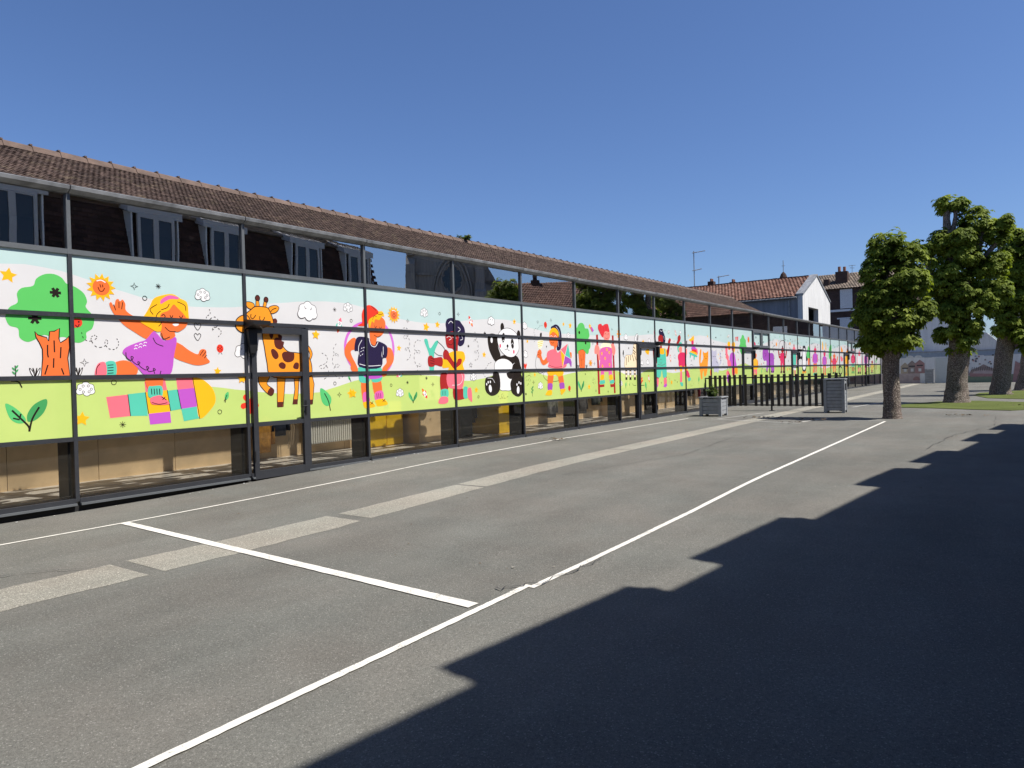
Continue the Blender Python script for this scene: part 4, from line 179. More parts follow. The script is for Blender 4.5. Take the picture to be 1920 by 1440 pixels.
('child_decal','Pr00;57597,1747 913,-1 -40,-378 -368,2 -68,226 -115,-224 -384,2|Pp00;57627,1392 271,-2 -62,-373 -226,2|Pb10;57863,1054 -260,3 -117,-148 361,-5|Pp10;57691,2213 -255,-76 -84,-372 190,0|Pp00;58402,1387 -276,2 -16,-376 229,-3|Pb10;58091,1051 264,-3 87,-152 -367,5|Pp10;58514,2218 247,-74 6,-380 -197,0|Pz10;57823,2289 572,4 250,-150 -141,-454 -913,2 -43,447|Pw10;58230,2591 -17,122 -45,75 -56,0 -46,-75 -17,-122 17,-121 46,-75 56,0 45,75|Pp10;57794,2550 352,98 335,-90 -90,-190 -285,-96 -264,92|Lk112;57993,2496 77,-18|Lk112;58219,2480 83,19'),
('child_decal','Ph00;60064,1393 984,-6 -22,-206 -397,4 -86,123 -111,-121 -415,4|Pr00;60116,1200 292,-3 -46,-203 -244,3|Pk10;60388,1014 -280,3 -118,-80 389,-5|Pr10;60140,1647 -271,-40 -70,-202 205,-1|Pr00;60952,1192 -298,3 3,-205 247,-3|Pk10;60634,1011 285,-4 103,-83 -397,5|Pr10;61027,1645 271,-43 27,-206 -213,1|Ph10;60278,1687 616,-1 278,-83 -127,-247 -985,7 -70,244|Pe10;60697,1850 -18,66 -47,41 -58,0 -47,-41 -18,-66 18,-66 47,-41 58,0 47,41|Pr10;60233,1830 373,51 366,-51 -86,-103 -302,-51 -289,52|Lk112;60450,1799 84,-10|Lk112;60695,1789 87,10'),
('tree_decal','Pg10;62053,1955 373,34 63,-263 -372,-16|Pr00;62174,1727 222,-1 -59,-524 -221,2'),
('doodle_decal','Lk020;41994,2799 93,0|Lk020;42008,2766 66,66|Lk020;42041,2752 0,93|Lk020;42074,2766 -66,66|Lk020;42566,2857 85,0|Lk020;42579,2827 59,60|Lk020;42608,2815 0,84|Lk020;42638,2827 -59,60|Lk020;43364,2778 115,0|Lk020;43381,2738 81,81|Lk020;43421,2721 0,115|Lk020;43462,2738 -81,81|Lk020;41983,2056 84,0|Lk020;41996,2026 59,59|Lk020;42025,2014 0,84|Lk020;42055,2026 -59,59|Lk020;43640,1920 106,0|Lk020;43656,1882 74,75|Lk020;43693,1867 0,106|Lk020;43730,1882 -74,75|Lk020;45488,2893 70,0|Lk020;45499,2868 49,49|Lk020;45523,2858 0,69|Lk020;45548,2868 -49,49|Lk020;45909,2801 70,0|Lk020;45919,2776 50,50|Lk020;45944,2766 0,70|Lk020;45969,2776 -50,50|Lk020;47345,2802 82,0|Lk020;47357,2773 58,58|Lk020;47386,2761 0,82|Lk020;47415,2773 -58,58|Lk020;47782,2732 114,0|Lk020;47799,2692 80,81|Lk020;47839,2675 0,114|Lk020;47879,2692 -80,81|Lk020;48501,2796 95,0|Lk020;48515,2763 67,67|Lk020;48549,2749 0,95|Lk020;48582,2763 -67,67|Lk020;48871,2856 85,0|Lk020;48883,2826 60,60|Lk020;48913,2813 0,85|Lk020;48943,2826 -60,60|Lk020;45730,1999 70,0|Lk020;45740,1974 49,49|Lk020;45765,1964 0,70|Lk020;45789,1974 -49,49|Lk020;50728,2781 87,0|Lk020;50741,2750 62,62|Lk020;50772,2737 0,87|Lk020;50803,2750 -62,62|Lk020;50889,3002 66,0|Lk020;50898,2979 47,47|Lk020;50922,2969 0,66|Lk020;50945,2979 -47,47|Lk020;52445,1430 101,0|Lk020;52460,1394 71,72|Lk020;52495,1379 0,102|Lk020;52531,1394 -71,72|Lk020;53832,1335 104,0|Lk020;53847,1298 73,73|Lk020;53884,1283 0,103|Lk020;53920,1298 -73,73|Lk020;54999,1355 106,0|Lk020;55015,1317 74,75|Lk020;55052,1302 0,105|Lk020;55089,1317 -74,75|Lk020;56209,1346 108,0|Lk020;56225,1308 76,76|Lk020;56263,1292 0,107|Lk020;56301,1308 -76,76|Lk020;48253,1327 83,0|Lk020;48265,1297 59,59|Lk020;48294,1285 0,84|Lk020;48324,1297 -59,59|Lk020;63304,1792 80,0|Lk020;63315,1763 57,57|Lk020;63344,1752 0,79|Lk020;63372,1763 -57,57|Lk020;61209,1308 91,0|Lk020;61223,1276 63,64|Lk020;61254,1263 0,90|Lk020;61286,1276 -63,64|Lk020;63819,1255 80,0|Lk020;63830,1227 57,57|Lk020;63859,1215 0,80|Lk020;63887,1227 -57,57')]
WAVE1 = '3017,2959 319,35 310,22 265,-32 185,-28 202,-70 352,-90 331,-83 675,-90 641,23 247,32 635,96 529,62 463,35 503,1 391,-48 519,-89 466,-90 464,-36 490,-3 608,51 557,78 630,49 691,19 580,-65 448,-103 863,-76 1129,-7 1158,6 1276,16 1084,46 1300,84 1158,-72 1347,-135 937,225 722,75 748,-20 777,-135 1805,-102 1402,231 1196,-109 1354,-116 1224,197 1297,157 1363,-72 1958,-121 1810,-79 1504,173 2489,81'
WAVE2 = '2977,1593 317,0 759,-3 1432,-30 577,-124 493,-64 354,-46 507,-44 548,7 291,56 303,76 315,65 597,84 538,2 953,-40 669,-109 483,-26 415,43 454,77 1081,73 570,-19 474,-106 681,-11 673,68 713,79 1717,-47 750,-147 654,5 773,154 602,12 837,-115 527,-37 739,33 1081,131 1591,29 1318,-162 995,105 1744,192 921,-118 1674,-106 811,-30 1290,92 1370,46 3006,-98 2257,76 3134,-45'
# ------------------------------------------------------------------ materials
def lin(c):
    if isinstance(c, str):
        c = [int(c[i:i+2], 16)/255 for i in (0, 2, 4)]
        c = [x/12.92 if x <= .04045 else ((x+.055)/1.055)**2.4 for x in c]
    return (*c, 1)
class N:
    """small node helper"""
    def __init__(s, name):
        s.m = bpy.data.materials.new(name); s.m.use_nodes = True
        s.t = s.m.node_tree; s.t.nodes.clear()
        s.o = s.n('OutputMaterial')
    def n(s, k, **kw):
        x = s.t.nodes.new('ShaderNode'+k)
        for a, b in kw.items(): setattr(x, a, b)
        return x
    def l(s, a, b): s.t.links.new(a, b)
    def coord(s, kind='Object', scale=None):
        c = s.n('TexCoord').outputs[kind]
        if scale is not None:
            mp = s.n('Mapping'); mp.inputs['Scale'].default_value = scale if hasattr(scale, '__len__') else (scale,)*3
            s.l(c, mp.inputs[0]); c = mp.outputs[0]
        return c
    def noise(s, co, scale, detail=4, rough=.55):
        x = s.n('TexNoise'); x.inputs['Scale'].default_value = scale; x.inputs['Detail'].default_value = detail
        x.inputs['Roughness'].default_value = rough
        if co is not None: s.l(co, x.inputs['Vector'])
        return x.outputs[0]
    def ramp(s, v, *stops, interp='LINEAR'):
        x = s.n('ValToRGB'); x.color_ramp.interpolation = interp
        e = x.color_ramp.elements
        while len(e) < len(stops): e.new(.5)
        for k, (p, c) in zip(e, stops):
            k.position = p; k.color = lin(c) if hasattr(c, '__len__') else (c, c, c, 1)
        s.l(v, x.inputs[0]); return x.outputs[0]
    def mix(s, a, b, fac=.5, mode='MIX'):
        x = s.n('Mix', data_type='RGBA', blend_type=mode)
        for v, i in ((fac, 0), (a, 6), (b, 7)):
            if hasattr(v, 'is_linked'): s.l(v, x.inputs[i])
            else: x.inputs[i].default_value = v if i == 0 else lin(v)
        return x.outputs[2]
    def math(s, op, a, b=0.):
        x = s.n('Math', operation=op)
        for v, i in ((a, 0), (b, 1)):
            if hasattr(v, 'is_linked'): s.l(v, x.inputs[i])
            else: x.inputs[i].default_value = v
        return x.outputs[0]
    def bump(s, h, dist=.01, strength=1.):
        x = s.n('Bump'); x.inputs['Distance'].default_value = dist; x.inputs['Strength'].default_value = strength
        s.l(h, x.inputs['Height']); return x.outputs[0]
    def pbr(s, col, rough=.6, bump=None, spec=.5, metal=0.):
        b = s.n('BsdfPrincipled')
        for v, k in ((col, 'Base Color'), (rough, 'Roughness'), (spec, 'Specular IOR Level'), (metal, 'Metallic')):
            if hasattr(v, 'is_linked'): s.l(v, b.inputs[k])
            else: b.inputs[k].default_value = lin(v) if k == 'Base Color' else v
        if bump is not None: s.l(bump, b.inputs['Normal'])
        return b
    def done(s, sh): s.l(sh.outputs[0], s.o.inputs[0]); return s.m

def simple(name, col, rough=.6, var=.12, scale=6., bump=0., spec=.5, metal=0.):
    k = N(name); c = k.coord()
    n1 = k.noise(c, scale, 5)
    lo = [max(0, x*(1-var)) for x in lin(col)[:3]]; hi = [min(1, x*(1+var)) for x in lin(col)[:3]]
    cc = k.ramp(n1, (.3, lo), (.7, hi))
    bp = k.bump(k.noise(c, scale*9, 3), bump) if bump else None
    return k.done(k.pbr(cc, rough, bp, spec, metal))

def asphalt(name, dark, light, patch=False):
    k = N(name); c = k.coord()
    fine = k.noise(c, 170, 2, .75); grain = k.noise(c, 60, 3, .75); big = k.noise(c, .35, 5); mid = k.noise(c, 2.2, 4)
    col = k.ramp(fine, (.30, [x*.45 for x in dark]), (.5, dark), (.72, light))
    col = k.mix(col, k.ramp(grain, (.3, [x*.6 for x in dark]), (.7, [x*1.15 for x in light])), .42)
    tone = k.ramp(big, (.3, .84), (.7, 1.12))
    col = k.mix(col, tone, 1., 'MULTIPLY')
    tone2 = k.ramp(mid, (.3, .92), (.7, 1.06)); col = k.mix(col, tone2, 1., 'MULTIPLY')
    hue = k.noise(c, .8, 3); col = k.mix(col, k.ramp(hue, (.35, (.97, 1.0, .99)), (.65, (1.025, 1, .975))), 1., 'MULTIPLY')
    # long faint stains running away from the glass front
    st = k.noise(k.coord('Object', (.12, 1.1, 1)), 1.3, 4); col = k.mix(col, k.ramp(st, (.38, .9), (.62, 1.03)), 1., 'MULTIPLY')
    chips = k.n('TexVoronoi'); chips.inputs['Scale'].default_value = 150; k.l(c, chips.inputs['Vector'])
    rnd = k.n('TexWhiteNoise'); k.l(chips.outputs['Position'], rnd.inputs[0])
    spark = k.math('GREATER_THAN', rnd.outputs[0], .9 if patch else .965)
    col = k.mix(col, [min(1, x*2.0) for x in light], k.math('MULTIPLY', spark, .34))
    bp = k.bump(k.math('ADD', fine, grain), .006, .8)
    return k.done(k.pbr(col, .92, bp, .25))

def road_paint(name, col, under):
    k = N(name); c = k.coord()
    w = k.math('ADD', k.math('MULTIPLY', k.noise(c, 70, 3, .7), .7), k.math('MULTIPLY', k.noise(c, 6, 4), .5))
    f = k.ramp(w, (.44, .9), (.53, .0))
    base = k.mix(k.ramp(k.noise(c, 3, 4), (.3, [x*.88 for x in col]), (.7, col)), under, f)
    return k.done(k.pbr(base, .75, k.bump(k.noise(c, 90, 2), .003, .5), .3))

def frame_paint(name, col, rough=.42):
    k = N(name); c = k.coord()
    d = k.noise(c, 3.0, 6, .65); fine = k.noise(c, 45, 3)
    cc = k.ramp(d, (.3, [x*.82 for x in col]), (.62, col), (.8, [x*1.35+.006 for x in col]))
    rr = k.ramp(fine, (.3, rough-.08), (.7, rough+.15))
    return k.done(k.pbr(cc, rr, None, .5))

def tile_mat(name, a, b, c3, moss, sx, sy):
    """baked clay tiles: every tile gets its own tone, lichen on top"""
    k = N(name)
    at = k.n('Attribute'); at.attribute_name = 'tone'; at.attribute_type = 'GEOMETRY'
    c = k.coord()
    col = k.ramp(at.outputs['Fac'], (0., a), (.5, b), (1., c3))
    col = k.mix(col, k.ramp(k.noise(c, 1.1, 5), (.3, .78), (.7, 1.15)), 1., 'MULTIPLY')
    col = k.mix(col, moss, k.ramp(k.noise(c, 5.5, 6, .7), (.55, 0.), (.75, .55)))
    col = k.mix(col, k.ramp(k.noise(c, 40, 4, .7), (.3, .7), (.7, 1.2)), 1., 'MULTIPLY')
    return k.done(k.pbr(col, .85, k.bump(k.noise(c, 60, 3), .004), .3))

def brick_mat(name, a, b, mortar, sx=1.):
    k = N(name); c = k.coord('Object')
    sp = k.n('SeparateXYZ'); k.l(c, sp.inputs[0])
    cb = k.n('CombineXYZ'); k.l(k.math('ADD', sp.outputs[0], sp.outputs[1]), cb.inputs[0]); k.l(sp.outputs[2], cb.inputs[1])
    t = k.n('TexBrick'); k.l(cb.outputs[0], t.inputs[0])
    t.inputs['Color1'].default_value = lin(a); t.inputs['Color2'].default_value = lin(b); t.inputs['Mortar'].default_value = lin(mortar)
    t.inputs['Scale'].default_value = 1; t.inputs['Brick Width'].default_value = .22; t.inputs['Row Height'].default_value = .07; t.inputs['Mortar Size'].default_value = .008
    col = k.mix(t.outputs[0], k.ramp(k.noise(c, 1.5, 5), (.3, .75), (.7, 1.15)), 1., 'MULTIPLY')
    return k.done(k.pbr(col, .9, k.bump(t.outputs['Fac'], -.006), .2))

def render_mat(name, col, streak=.25):
    """painted render with rain streaks"""
    k = N(name); c = k.coord('Object', (1.6, 1.6, .22)); c2 = k.coord()
    s1 = k.ramp(k.noise(c, 2.6, 6, .6), (.35, 1-streak), (.62, 1.))
    base = k.mix(col, s1, 1., 'MULTIPLY')
    base = k.mix(base, k.ramp(k.noise(c2, 9, 5), (.3, .93), (.7, 1.04)), 1., 'MULTIPLY')
    return k.done(k.pbr(base, .88, k.bump(k.noise(c2, 50, 3), .004), .25))

def glass_mat(name, ior, tint, boost=0.):
    k = N(name)
    tr = k.n('BsdfTransparent'); tr.inputs[0].default_value = lin(tint)
    gl = k.n('BsdfGlossy'); gl.inputs['Roughness'].default_value = .0; gl.inputs[0].default_value = (1, 1, 1, 1)
    c = k.coord()
    wob = k.bump(k.noise(c, .55, 2), .0016, 1.)
    k.l(wob, gl.inputs['Normal'])
    fr = k.n('Fresnel'); fr.inputs['IOR'].default_value = ior
    dust = k.ramp(k.noise(c, 7, 6, .7), (.60, 0.), (.85, .035))
    dust = k.math('ADD', dust, k.ramp(k.noise(c, 55, 2, .5), (.74, 0.), (.80, .16)))
    df = k.n('BsdfDiffuse'); df.inputs[0].default_value = (.55, .53, .5, 1)
    mx = k.n('MixShader'); k.l(k.math('ADD', fr.outputs[0], boost), mx.inputs[0]); k.l(tr.outputs[0], mx.inputs[1]); k.l(gl.outputs[0], mx.inputs[2])
    m2 = k.n('MixShader'); k.l(dust, m2.inputs[0]); k.l(mx.outputs[0], m2.inputs[1]); k.l(df.outputs[0], m2.inputs[2])
    return k.done(m2)

def film_mat(name, col):
    """printed window film: lets a little sunlight through, sits under a glossy pane"""
    k = N(name); c = k.coord()
    cc = k.mix(col, k.ramp(k.noise(c, 1.7, 4), (.3, .96), (.7, 1.02)), 1., 'MULTIPLY')
    b = k.pbr(cc, .06, None, .3)
    tr = k.n('BsdfTransparent'); tr.inputs[0].default_value = (1, 1, 1, 1)
    mx = k.n('MixShader'); mx.inputs[0].default_value = .34 if name.startswith('film_ground') else .06
    k.l(b.outputs[0], mx.inputs[1]); k.l(tr.outputs[0], mx.inputs[2])
    return k.done(mx)

def bark_mat(name):
    k = N(name); c = k.coord('Object', (1, 1, .45))
    v = k.n('TexVoronoi', feature='DISTANCE_TO_EDGE'); v.inputs['Scale'].default_value = 34; k.l(c, v.inputs['Vector'])
    n1 = k.noise(c, 30, 6, .75); n2 = k.noise(c, 2.5, 4)
    h = k.math('ADD', k.math('MULTIPLY', v.outputs[0], 1.6), n1)
    col = k.ramp(h, (.3, (.03, .022, .019)), (.65, (.15, .12, .105)), (1., (.46, .40, .36)))
    col = k.mix(col, k.ramp(n2, (.3, (.75, .78, .72)), (.7, (1.1, 1.02, .98))), 1., 'MULTIPLY')
    return k.done(k.pbr(col, .95, k.bump(h, .03, 1.), .15))

def leaf_mat(name, a, b, c3):
    k = N(name)
    at = k.n('Attribute'); at.attribute_name = 'tone'; at.attribute_type = 'GEOMETRY'
    col = k.ramp(at.outputs['Fac'], (0., a), (.6, b), (1., c3))
    d = k.pbr(col, .6, None, .12)
    t = k.n('BsdfTranslucent'); k.l(k.mix(col, (1.25, 1.3, .5), 1., 'MULTIPLY'), t.inputs[0])
    mx = k.n('MixShader'); mx.inputs[0].default_value = .4
    k.l(d.outputs[0], mx.inputs[1]); k.l(t.outputs[0], mx.inputs[2])
    return k.done(mx)

ASPH = asphalt('asphalt', (.111, .107, .096), (.186, .18, .162))
PATCH = asphalt('worn_asphalt', (.19, .178, .15), (.36, .338, .29), True)
PAINT = road_paint('road_paint', (.60, .575, .52), (.2, .195, .18))
PAINT_OLD = road_paint('faded_road_paint', (.42, .41, .38), (.2, .195, .18))
FRAME = frame_paint('anthracite_aluminium', (.028, .030, .036))
FRAME_LIGHT = frame_paint('sky_paled_aluminium', (.10, .108, .115))  # paler frame paint: sky reflection on the upper frames put into the colour
ZINC = simple('zinc', (.23, .235, .24), .5, .35, 5., .002, .5, .3)
BLACK = simple('black_metal', (.006, .006, .007), .5, .2)
PLINTH = simple('bitumen_plinth', (.006, .006, .007), .8, .4)
GLASS_T = glass_mat('solar_glass', 2.4, (.95, .95, .95), .31)
GLASS_B = glass_mat('clear_glass', 1.55, (.96, .97, .95))
WOOD = simple('birch_panel', (.74, .54, .31), .5, .14, 2.5)
INFLOOR = simple('floor_tile', (.68, .63, .55), .35, .1, 4.)
INWHITE = simple('interior_white', (.7, .7, .67), .7, .05)
VOID = simple('shaded_void', (.012, .012, .014), .9, .2)  # shade behind the upper panes put into a near-black colour
STEEL = simple('steel_column', (.022, .023, .026), .45, .2)
YELLOW = simple('yellow_laminate', (.85, .53, .02), .4, .08)
RADI = simple('radiator_enamel', (.72, .70, .62), .4, .04)
ROOF = tile_mat('brown_clay_tile', (.050, .033, .027), (.072, .047, .038), (.105, .070, .056), (.25, .20, .12), .2, .1)
RIDGE = simple('clay_ridge', (.105, .069, .053), .85, .35, 5., .01)
REDTILE = tile_mat('red_clay_tile', (.10, .045, .033), (.15, .072, .05), (.21, .115, .085), (.2, .15, .1), .2, .1)
GREYTILE = tile_mat('grey_clay_tile', (.10, .08, .065), (.16, .125, .10), (.23, .18, .14), (.22, .19, .13), .2, .1)
SLATE = tile_mat('dark_mansard_tile', (.036, .019, .016), (.055, .028, .024), (.085, .044, .037), (.06, .045, .035), .2, .1)
BRICK = brick_mat('dark_brick', (.06, .033, .027), (.09, .05, .04), (.09, .08, .072))
BRICK_R = brick_mat('red_brick', (.20, .075, .045), (.27, .11, .07), (.2, .18, .15))
WHITE_R = render_mat('white_render', (.62, .615, .60), .2)
GREY_R = render_mat('grey_render', (.26, .265, .285), .3)
LIGHT_R = render_mat('light_grey_render', (.68, .68, .68), .12)
STONE = render_mat('church_stone', (.40, .37, .33), .3)
WHITEP = simple('white_paint', (.72, .72, .70), .5, .06)
GREYP = simple('grey_stained_wood', (.25, .26, .27), .65, .15, 8., .003)
GREYP_L = simple('pale_stained_wood', (.52, .52, .51), .65, .12, 8., .003)
SLAT = simple('dark_brown_slat', (.022, .016, .012), .6, .25, 6.)
BARK = bark_mat('chestnut_bark')
LEAF = leaf_mat('chestnut_leaf', (.06, .09, .012), (.155, .20, .024), (.32, .37, .06))
SHRUB = leaf_mat('shrub_leaf', (.03, .06, .02), (.07, .11, .03), (.13, .15, .05))
TURF = None
k = N('artificial_turf'); c = k.coord()
col = k.ramp(k.noise(c, 60, 3, .7), (.3, (.055, .075, .018)), (.7, (.125, .145, .042)))
col = k.mix(col, k.ramp(k.noise(c, .9, 5), (.3, .8), (.7, 1.15)), 1., 'MULTIPLY')
TURF = k.done(k.pbr(col, .95, k.bump(k.noise(c, 80, 2), .02), .1))
DARKGLASS = N('house_glass'); b_ = DARKGLASS.pbr((.02, .025, .03), .04, None, .8); DARKGLASS = DARKGLASS.done(b_)
CLAYPOT = simple('clay_pot', (.24, .10, .06), .8, .3)
LITTER = simple('dry_leaf', (.09, .06, .03), .9, .4)
PAPER = simple('paper_scrap', (.75, .75, .72), .8, .05)
PAL = {'o': 'E8703A', 'f': 'CB6CC6', 'u': 'B956BE', 'z': 'A04FB0', 'p': 'EE7080', 'q': 'D964A8', 't': '56BFA6', 'y': 'F5B324', 'a': 'F0962C', 'b': '5A2C28',
       'k': '2A2422', 'd': '6E2418', 'n': '2A2342', 'g': '5DBE62', 'l': '57BA70', 'm': '45995A', 'e': 'E2402F', 'r': 'A32A2B', 'v': 'D8325F',
       'w': 'E8E6E6', 's': 'F2897E', 'x': 'D93A42', 'c': 'F3D9B5', 'j': 'B9B6C8', 'i': 'F4EDC8', 'h': 'C9B53A',
       'W': 'F6F4F4', 'B': 'D8F2EF', 'G': 'D8F08A'}
FILM = {c: film_mat('film_'+n, PAL[c]) for c, n in dict(o='orange', f='orchid', u='purple', z='violet', p='pink', q='magenta', t='teal', y='yellow', a='amber', b='brown', k='black', d='maroon', n='navy', g='green', l='leaf', m='deep_leaf', e='red', r='rust', v='crimson', w='white', s='salmon', x='scarlet', c='cream', j='lilac_grey', i='ivory', h='olive', W='ground_white', B='ground_sky', G='ground_grass').items()}

# ------------------------------------------------------------------ mesh helpers
class MB:
    def __init__(s): s.v = []; s.f = []; s.mi = []; s.tone = []; s.ms = []
    def mat(s, m):
        if m not in s.ms: s.ms.append(m)
        return s.ms.index(m)
    def add(s, vs, fs, m, tone=.5):
        b = len(s.v); s.v += [tuple(v) for v in vs]; i = s.mat(m)
        for f in fs: s.f.append(tuple(b+k for k in f)); s.mi.append(i); s.tone.append(tone)
        return s
    def box(s, x0, x1, y0, y1, z0, z1, m, tone=.5):
        v = [(x, y, z) for z in (z0, z1) for y in (y0, y1) for x in (x0, x1)]
        return s.add(v, [(0, 2, 3, 1), (4, 5, 7, 6), (0, 1, 5, 4), (2, 6, 7, 3), (0, 4, 6, 2), (1, 3, 7, 5)], m, tone)
    def quad(s, a, b, c, d, m, tone=.5): return s.add([a, b, c, d], [(0, 1, 2, 3)], m, tone)
    def poly(s, p, m): return s.add(p, [tuple(range(len(p)))], m)
    def prism(s, p, off, m):
        """p: planar polygon (3D points), extruded by vector off"""
        n = len(p); q = [tuple(Vector(a)+Vector(off)) for a in p]
        fs = [tuple(range(n)), tuple(range(2*n-1, n-1, -1))] + [(i, i+n, (i+1) % n+n, (i+1) % n) for i in range(n)]
        return s.add(list(p)+q, fs, m)
    def tube(s, path, rad, m, n=8, cap=True, wob=0., rnd=None):
        path = [Vector(p) for p in path]; rad = rad if hasattr(rad, '__len__') else [rad]*len(path)
        ref = None; rings = []
        for i, p in enumerate(path):
            d = (path[min(i+1, len(path)-1)]-path[max(i-1, 0)]).normalized()
            if ref is None: ref = d.orthogonal().normalized()
            ref = (ref-d*ref.dot(d)).normalized(); bi = d.cross(ref)
            ring = []
            for j in range(n):
                a = 2*math.pi*j/n; rr = rad[i]*(1+(rnd.uniform(-wob, wob) if rnd else 0))
                ring.append(p+ref*(rr*math.cos(a))+bi*(rr*math.sin(a)))
            rings.append(ring)
        vs = [v for r in rings for v in r]; fs = []
        for i in range(len(rings)-1):
            for j in range(n): fs.append((i*n+j, i*n+(j+1) % n, (i+1)*n+(j+1) % n, (i+1)*n+j))
        if cap: fs += [tuple(range(n-1, -1, -1)), tuple((len(rings)-1)*n+j for j in range(n))]
        return s.add(vs, fs, m)
    def build(s, name, parent=None, smooth=False, loc=None, bevel=0.):
        me = bpy.data.meshes.new(name); me.from_pydata(s.v, [], s.f)
        for m in s.ms: me.materials.append(m)
        me.polygons.foreach_set('material_index', s.mi)
        if any(t != .5 for t in s.tone):
            at = me.attributes.new('tone', 'FLOAT', 'FACE'); at.data.foreach_set('value', s.tone)
        if smooth: me.polygons.foreach_set('use_smooth', [True]*len(me.polygons))
        me.update()
        if bevel:
            bm = bmesh.new(); bm.from_mesh(me)
            bmesh.ops.recalc_face_normals(bm, faces=bm.faces[:])
            bmesh.ops.bevel(bm, geom=bm.edges[:], offset=bevel, segments=1, affect='EDGES', clamp_overlap=True)
            bm.to_mesh(me); bm.free()
        o = bpy.data.objects.new(name, me); COL.objects.link(o)
        if parent: o.parent = parent
        if loc: o.location = loc
        return o
def tag(o, label=None, cat=None, group=None, kind=None):
    for k_, v_ in (('label', label), ('category', cat), ('group', group), ('kind', kind)):
        if v_: o[k_] = v_
    return o
def empty(name, label, cat, loc=(0, 0, 0), rz=0., group=None):
    o = bpy.data.objects.new(name, None); COL.objects.link(o); o.empty_display_size = .2
    o.location = loc; o.rotation_euler = (0, 0, rz); return tag(o, label, cat, group)
def local(o): return o      # parts are modelled in the thing's own frame

def tiled_slope(mb, O, U, V, nu, nv, m, rnd, thick=.022, roll=.012):
    """rows of overlapping tiles; O lower corner, U along the eaves, V up the slope"""
    O, U, V = Vector(O), Vector(U), Vector(V); n = U.cross(V).normalized(); du, dv = U/nu, V/nv
    for j in range(nv):
        sh = du*(.5 if j % 2 else 0.)
        for i in range(nu):
            p = O+du*i+dv*j+sh; t = rnd.random(); jt = n*rnd.uniform(-.003, .004)
            g = du*.07
            a = p+n*thick+jt; b = p+du-g+n*thick*.75+jt; c = p+du-g+dv*1.08+n*.003; d = p+dv*1.08+n*.003
            e = p+du*.28+n*(thick+roll)+jt; h = p+du*.28+dv*1.08+n*(.003+roll)
            lo = -n*.01
            mb.add([a, e, b, c, h, d, a+lo-n*thick, b+lo-n*thick], [(0, 1, 4, 5), (1, 2, 3, 4), (6, 7, 2, 1, 0)], m, t)

# ------------------------------------------------------------------ ground
def zg(x):
    t = min(1., max(0., (10.5-x)/7)); return -.105*t*t*(3-2*t)
xs = [-60, -20, -5, 1, 2.5, 3.5]+[3.5+.5*i for i in range(1, 15)]+[12, 20, 40, 70, 120, 400]
mb = MB(); ys = [-300, -40, -14, -9, -5, -2, 0, 10, 60, 300]
vv = [(x, y, zg(x)) for y in ys for x in xs]; n_ = len(xs)
mb.add(vv, [(j*n_+i, j*n_+i+1, (j+1)*n_+i+1, (j+1)*n_+i) for j in range(len(ys)-1) for i in range(n_-1)], ASPH)
tag(mb.build('playground_asphalt'), kind='structure')
def strip(name, pts, w0, w1, m, h=.004, n=24, rag=.003, rnd=random.Random(8)):
    h = {.004: .0025, .008: .005, .012: .0075}.get(h, h)
    """painted or worn band along a polyline on the ground"""
    mb = MB(); P = []
    for (x0, y0), (x1, y1) in zip(pts, pts[1:]):
        for i in range(n): t = i/n; P.append((x0+(x1-x0)*t, y0+(y1-y0)*t))
    P.append(pts[-1]); L = len(P); vs = []
    for i, (x, y) in enumerate(P):
        a = P[max(0, i-1)]; b = P[min(L-1, i+1)]; dx, dy = b[0]-a[0], b[1]-a[1]; l = math.hypot(dx, dy); nx, ny = -dy/l, dx/l
        w = (w0+(w1-w0)*i/(L-1))/2; r1, r2_ = rnd.uniform(-rag, rag), rnd.uniform(-rag, rag)
        for s, r0 in ((1, r1), (-1, r2_)):
            X, Y = x+nx*(w+r0)*s, y+ny*(w+r0)*s; vs.append((X, Y, zg(X)+h))
    mb.add(vs, [(2*i, 2*i+1, 2*i+3, 2*i+2) for i in range(L-1)], m)
    return tag(mb.build(name), kind='structure')
rg = random.Random(3)
strip('asphalt_patch', [(-3, -3.62), (1.7, -3.6), (3.02, -3.58)], .68, .66, PATCH, .004, 14, .015, rg)
strip('asphalt_patch', [(3.16, -3.58), (5.42, -3.58)], .66, .6, PATCH, .004, 14, .015, rg)
strip('asphalt_patch', [(5.58, -3.58), (7.7, -3.56)], .56, .52, PATCH, .004, 14, .012, rg)
strip('asphalt_patch', [(7.76, -3.56), (12.4, -3.45)], .52, .5, PATCH, .004, 14, .012, rg)
strip('asphalt_patch', [(12.46, -3.45), (30, -3.2), (64, -2.6)], .5, .6, PATCH, .004, 20, .012, rg)
strip('painted_line', [(-4, -1.44), (3.9, -1.38), (8, -1.42), (14, -1.13), (21.3, -1.22)], .04, .055, PAINT, .008, 60)
strip('painted_line', [(-4, -6.97), (1.45, -6.92), (4.42, -6.84)], .058, .058, PAINT, .012, 60)
strip('painted_line', [(4.38, -6.89), (7.5, -6.92), (21.35, -6.74)], .056, .062, PAINT, .008, 70)
strip('painted_line', [(4.02, -1.42), (3.83, -6.78)], .10, .11, PAINT, .012, 80)
strip('painted_line', [(21.15, -2.0), (20.0, -4.9)], .07, .07, PAINT_OLD, .012, 8)
strip('painted_line', [(21.5, -5.6), (21.35, -6.7)], .07, .07, PAINT_OLD, .012, 8)
strip('painted_line', [(20.6, -4.8), (22.2, -5.1)], .06, .06, PAINT, .012, 6)
strip('painted_line', [(21.2, -2.2), (24.5, -2.6)], .06, .06, PAINT_OLD, .012, 6)
strip('painted_line', [(28.5, -4.6), (34, -5.2)], .08, .08, PAINT_OLD, .008, 6)
strip('painted_line', [(36, -3.4), (36.4, -7.4)], .09, .09, PAINT_OLD, .008, 6)
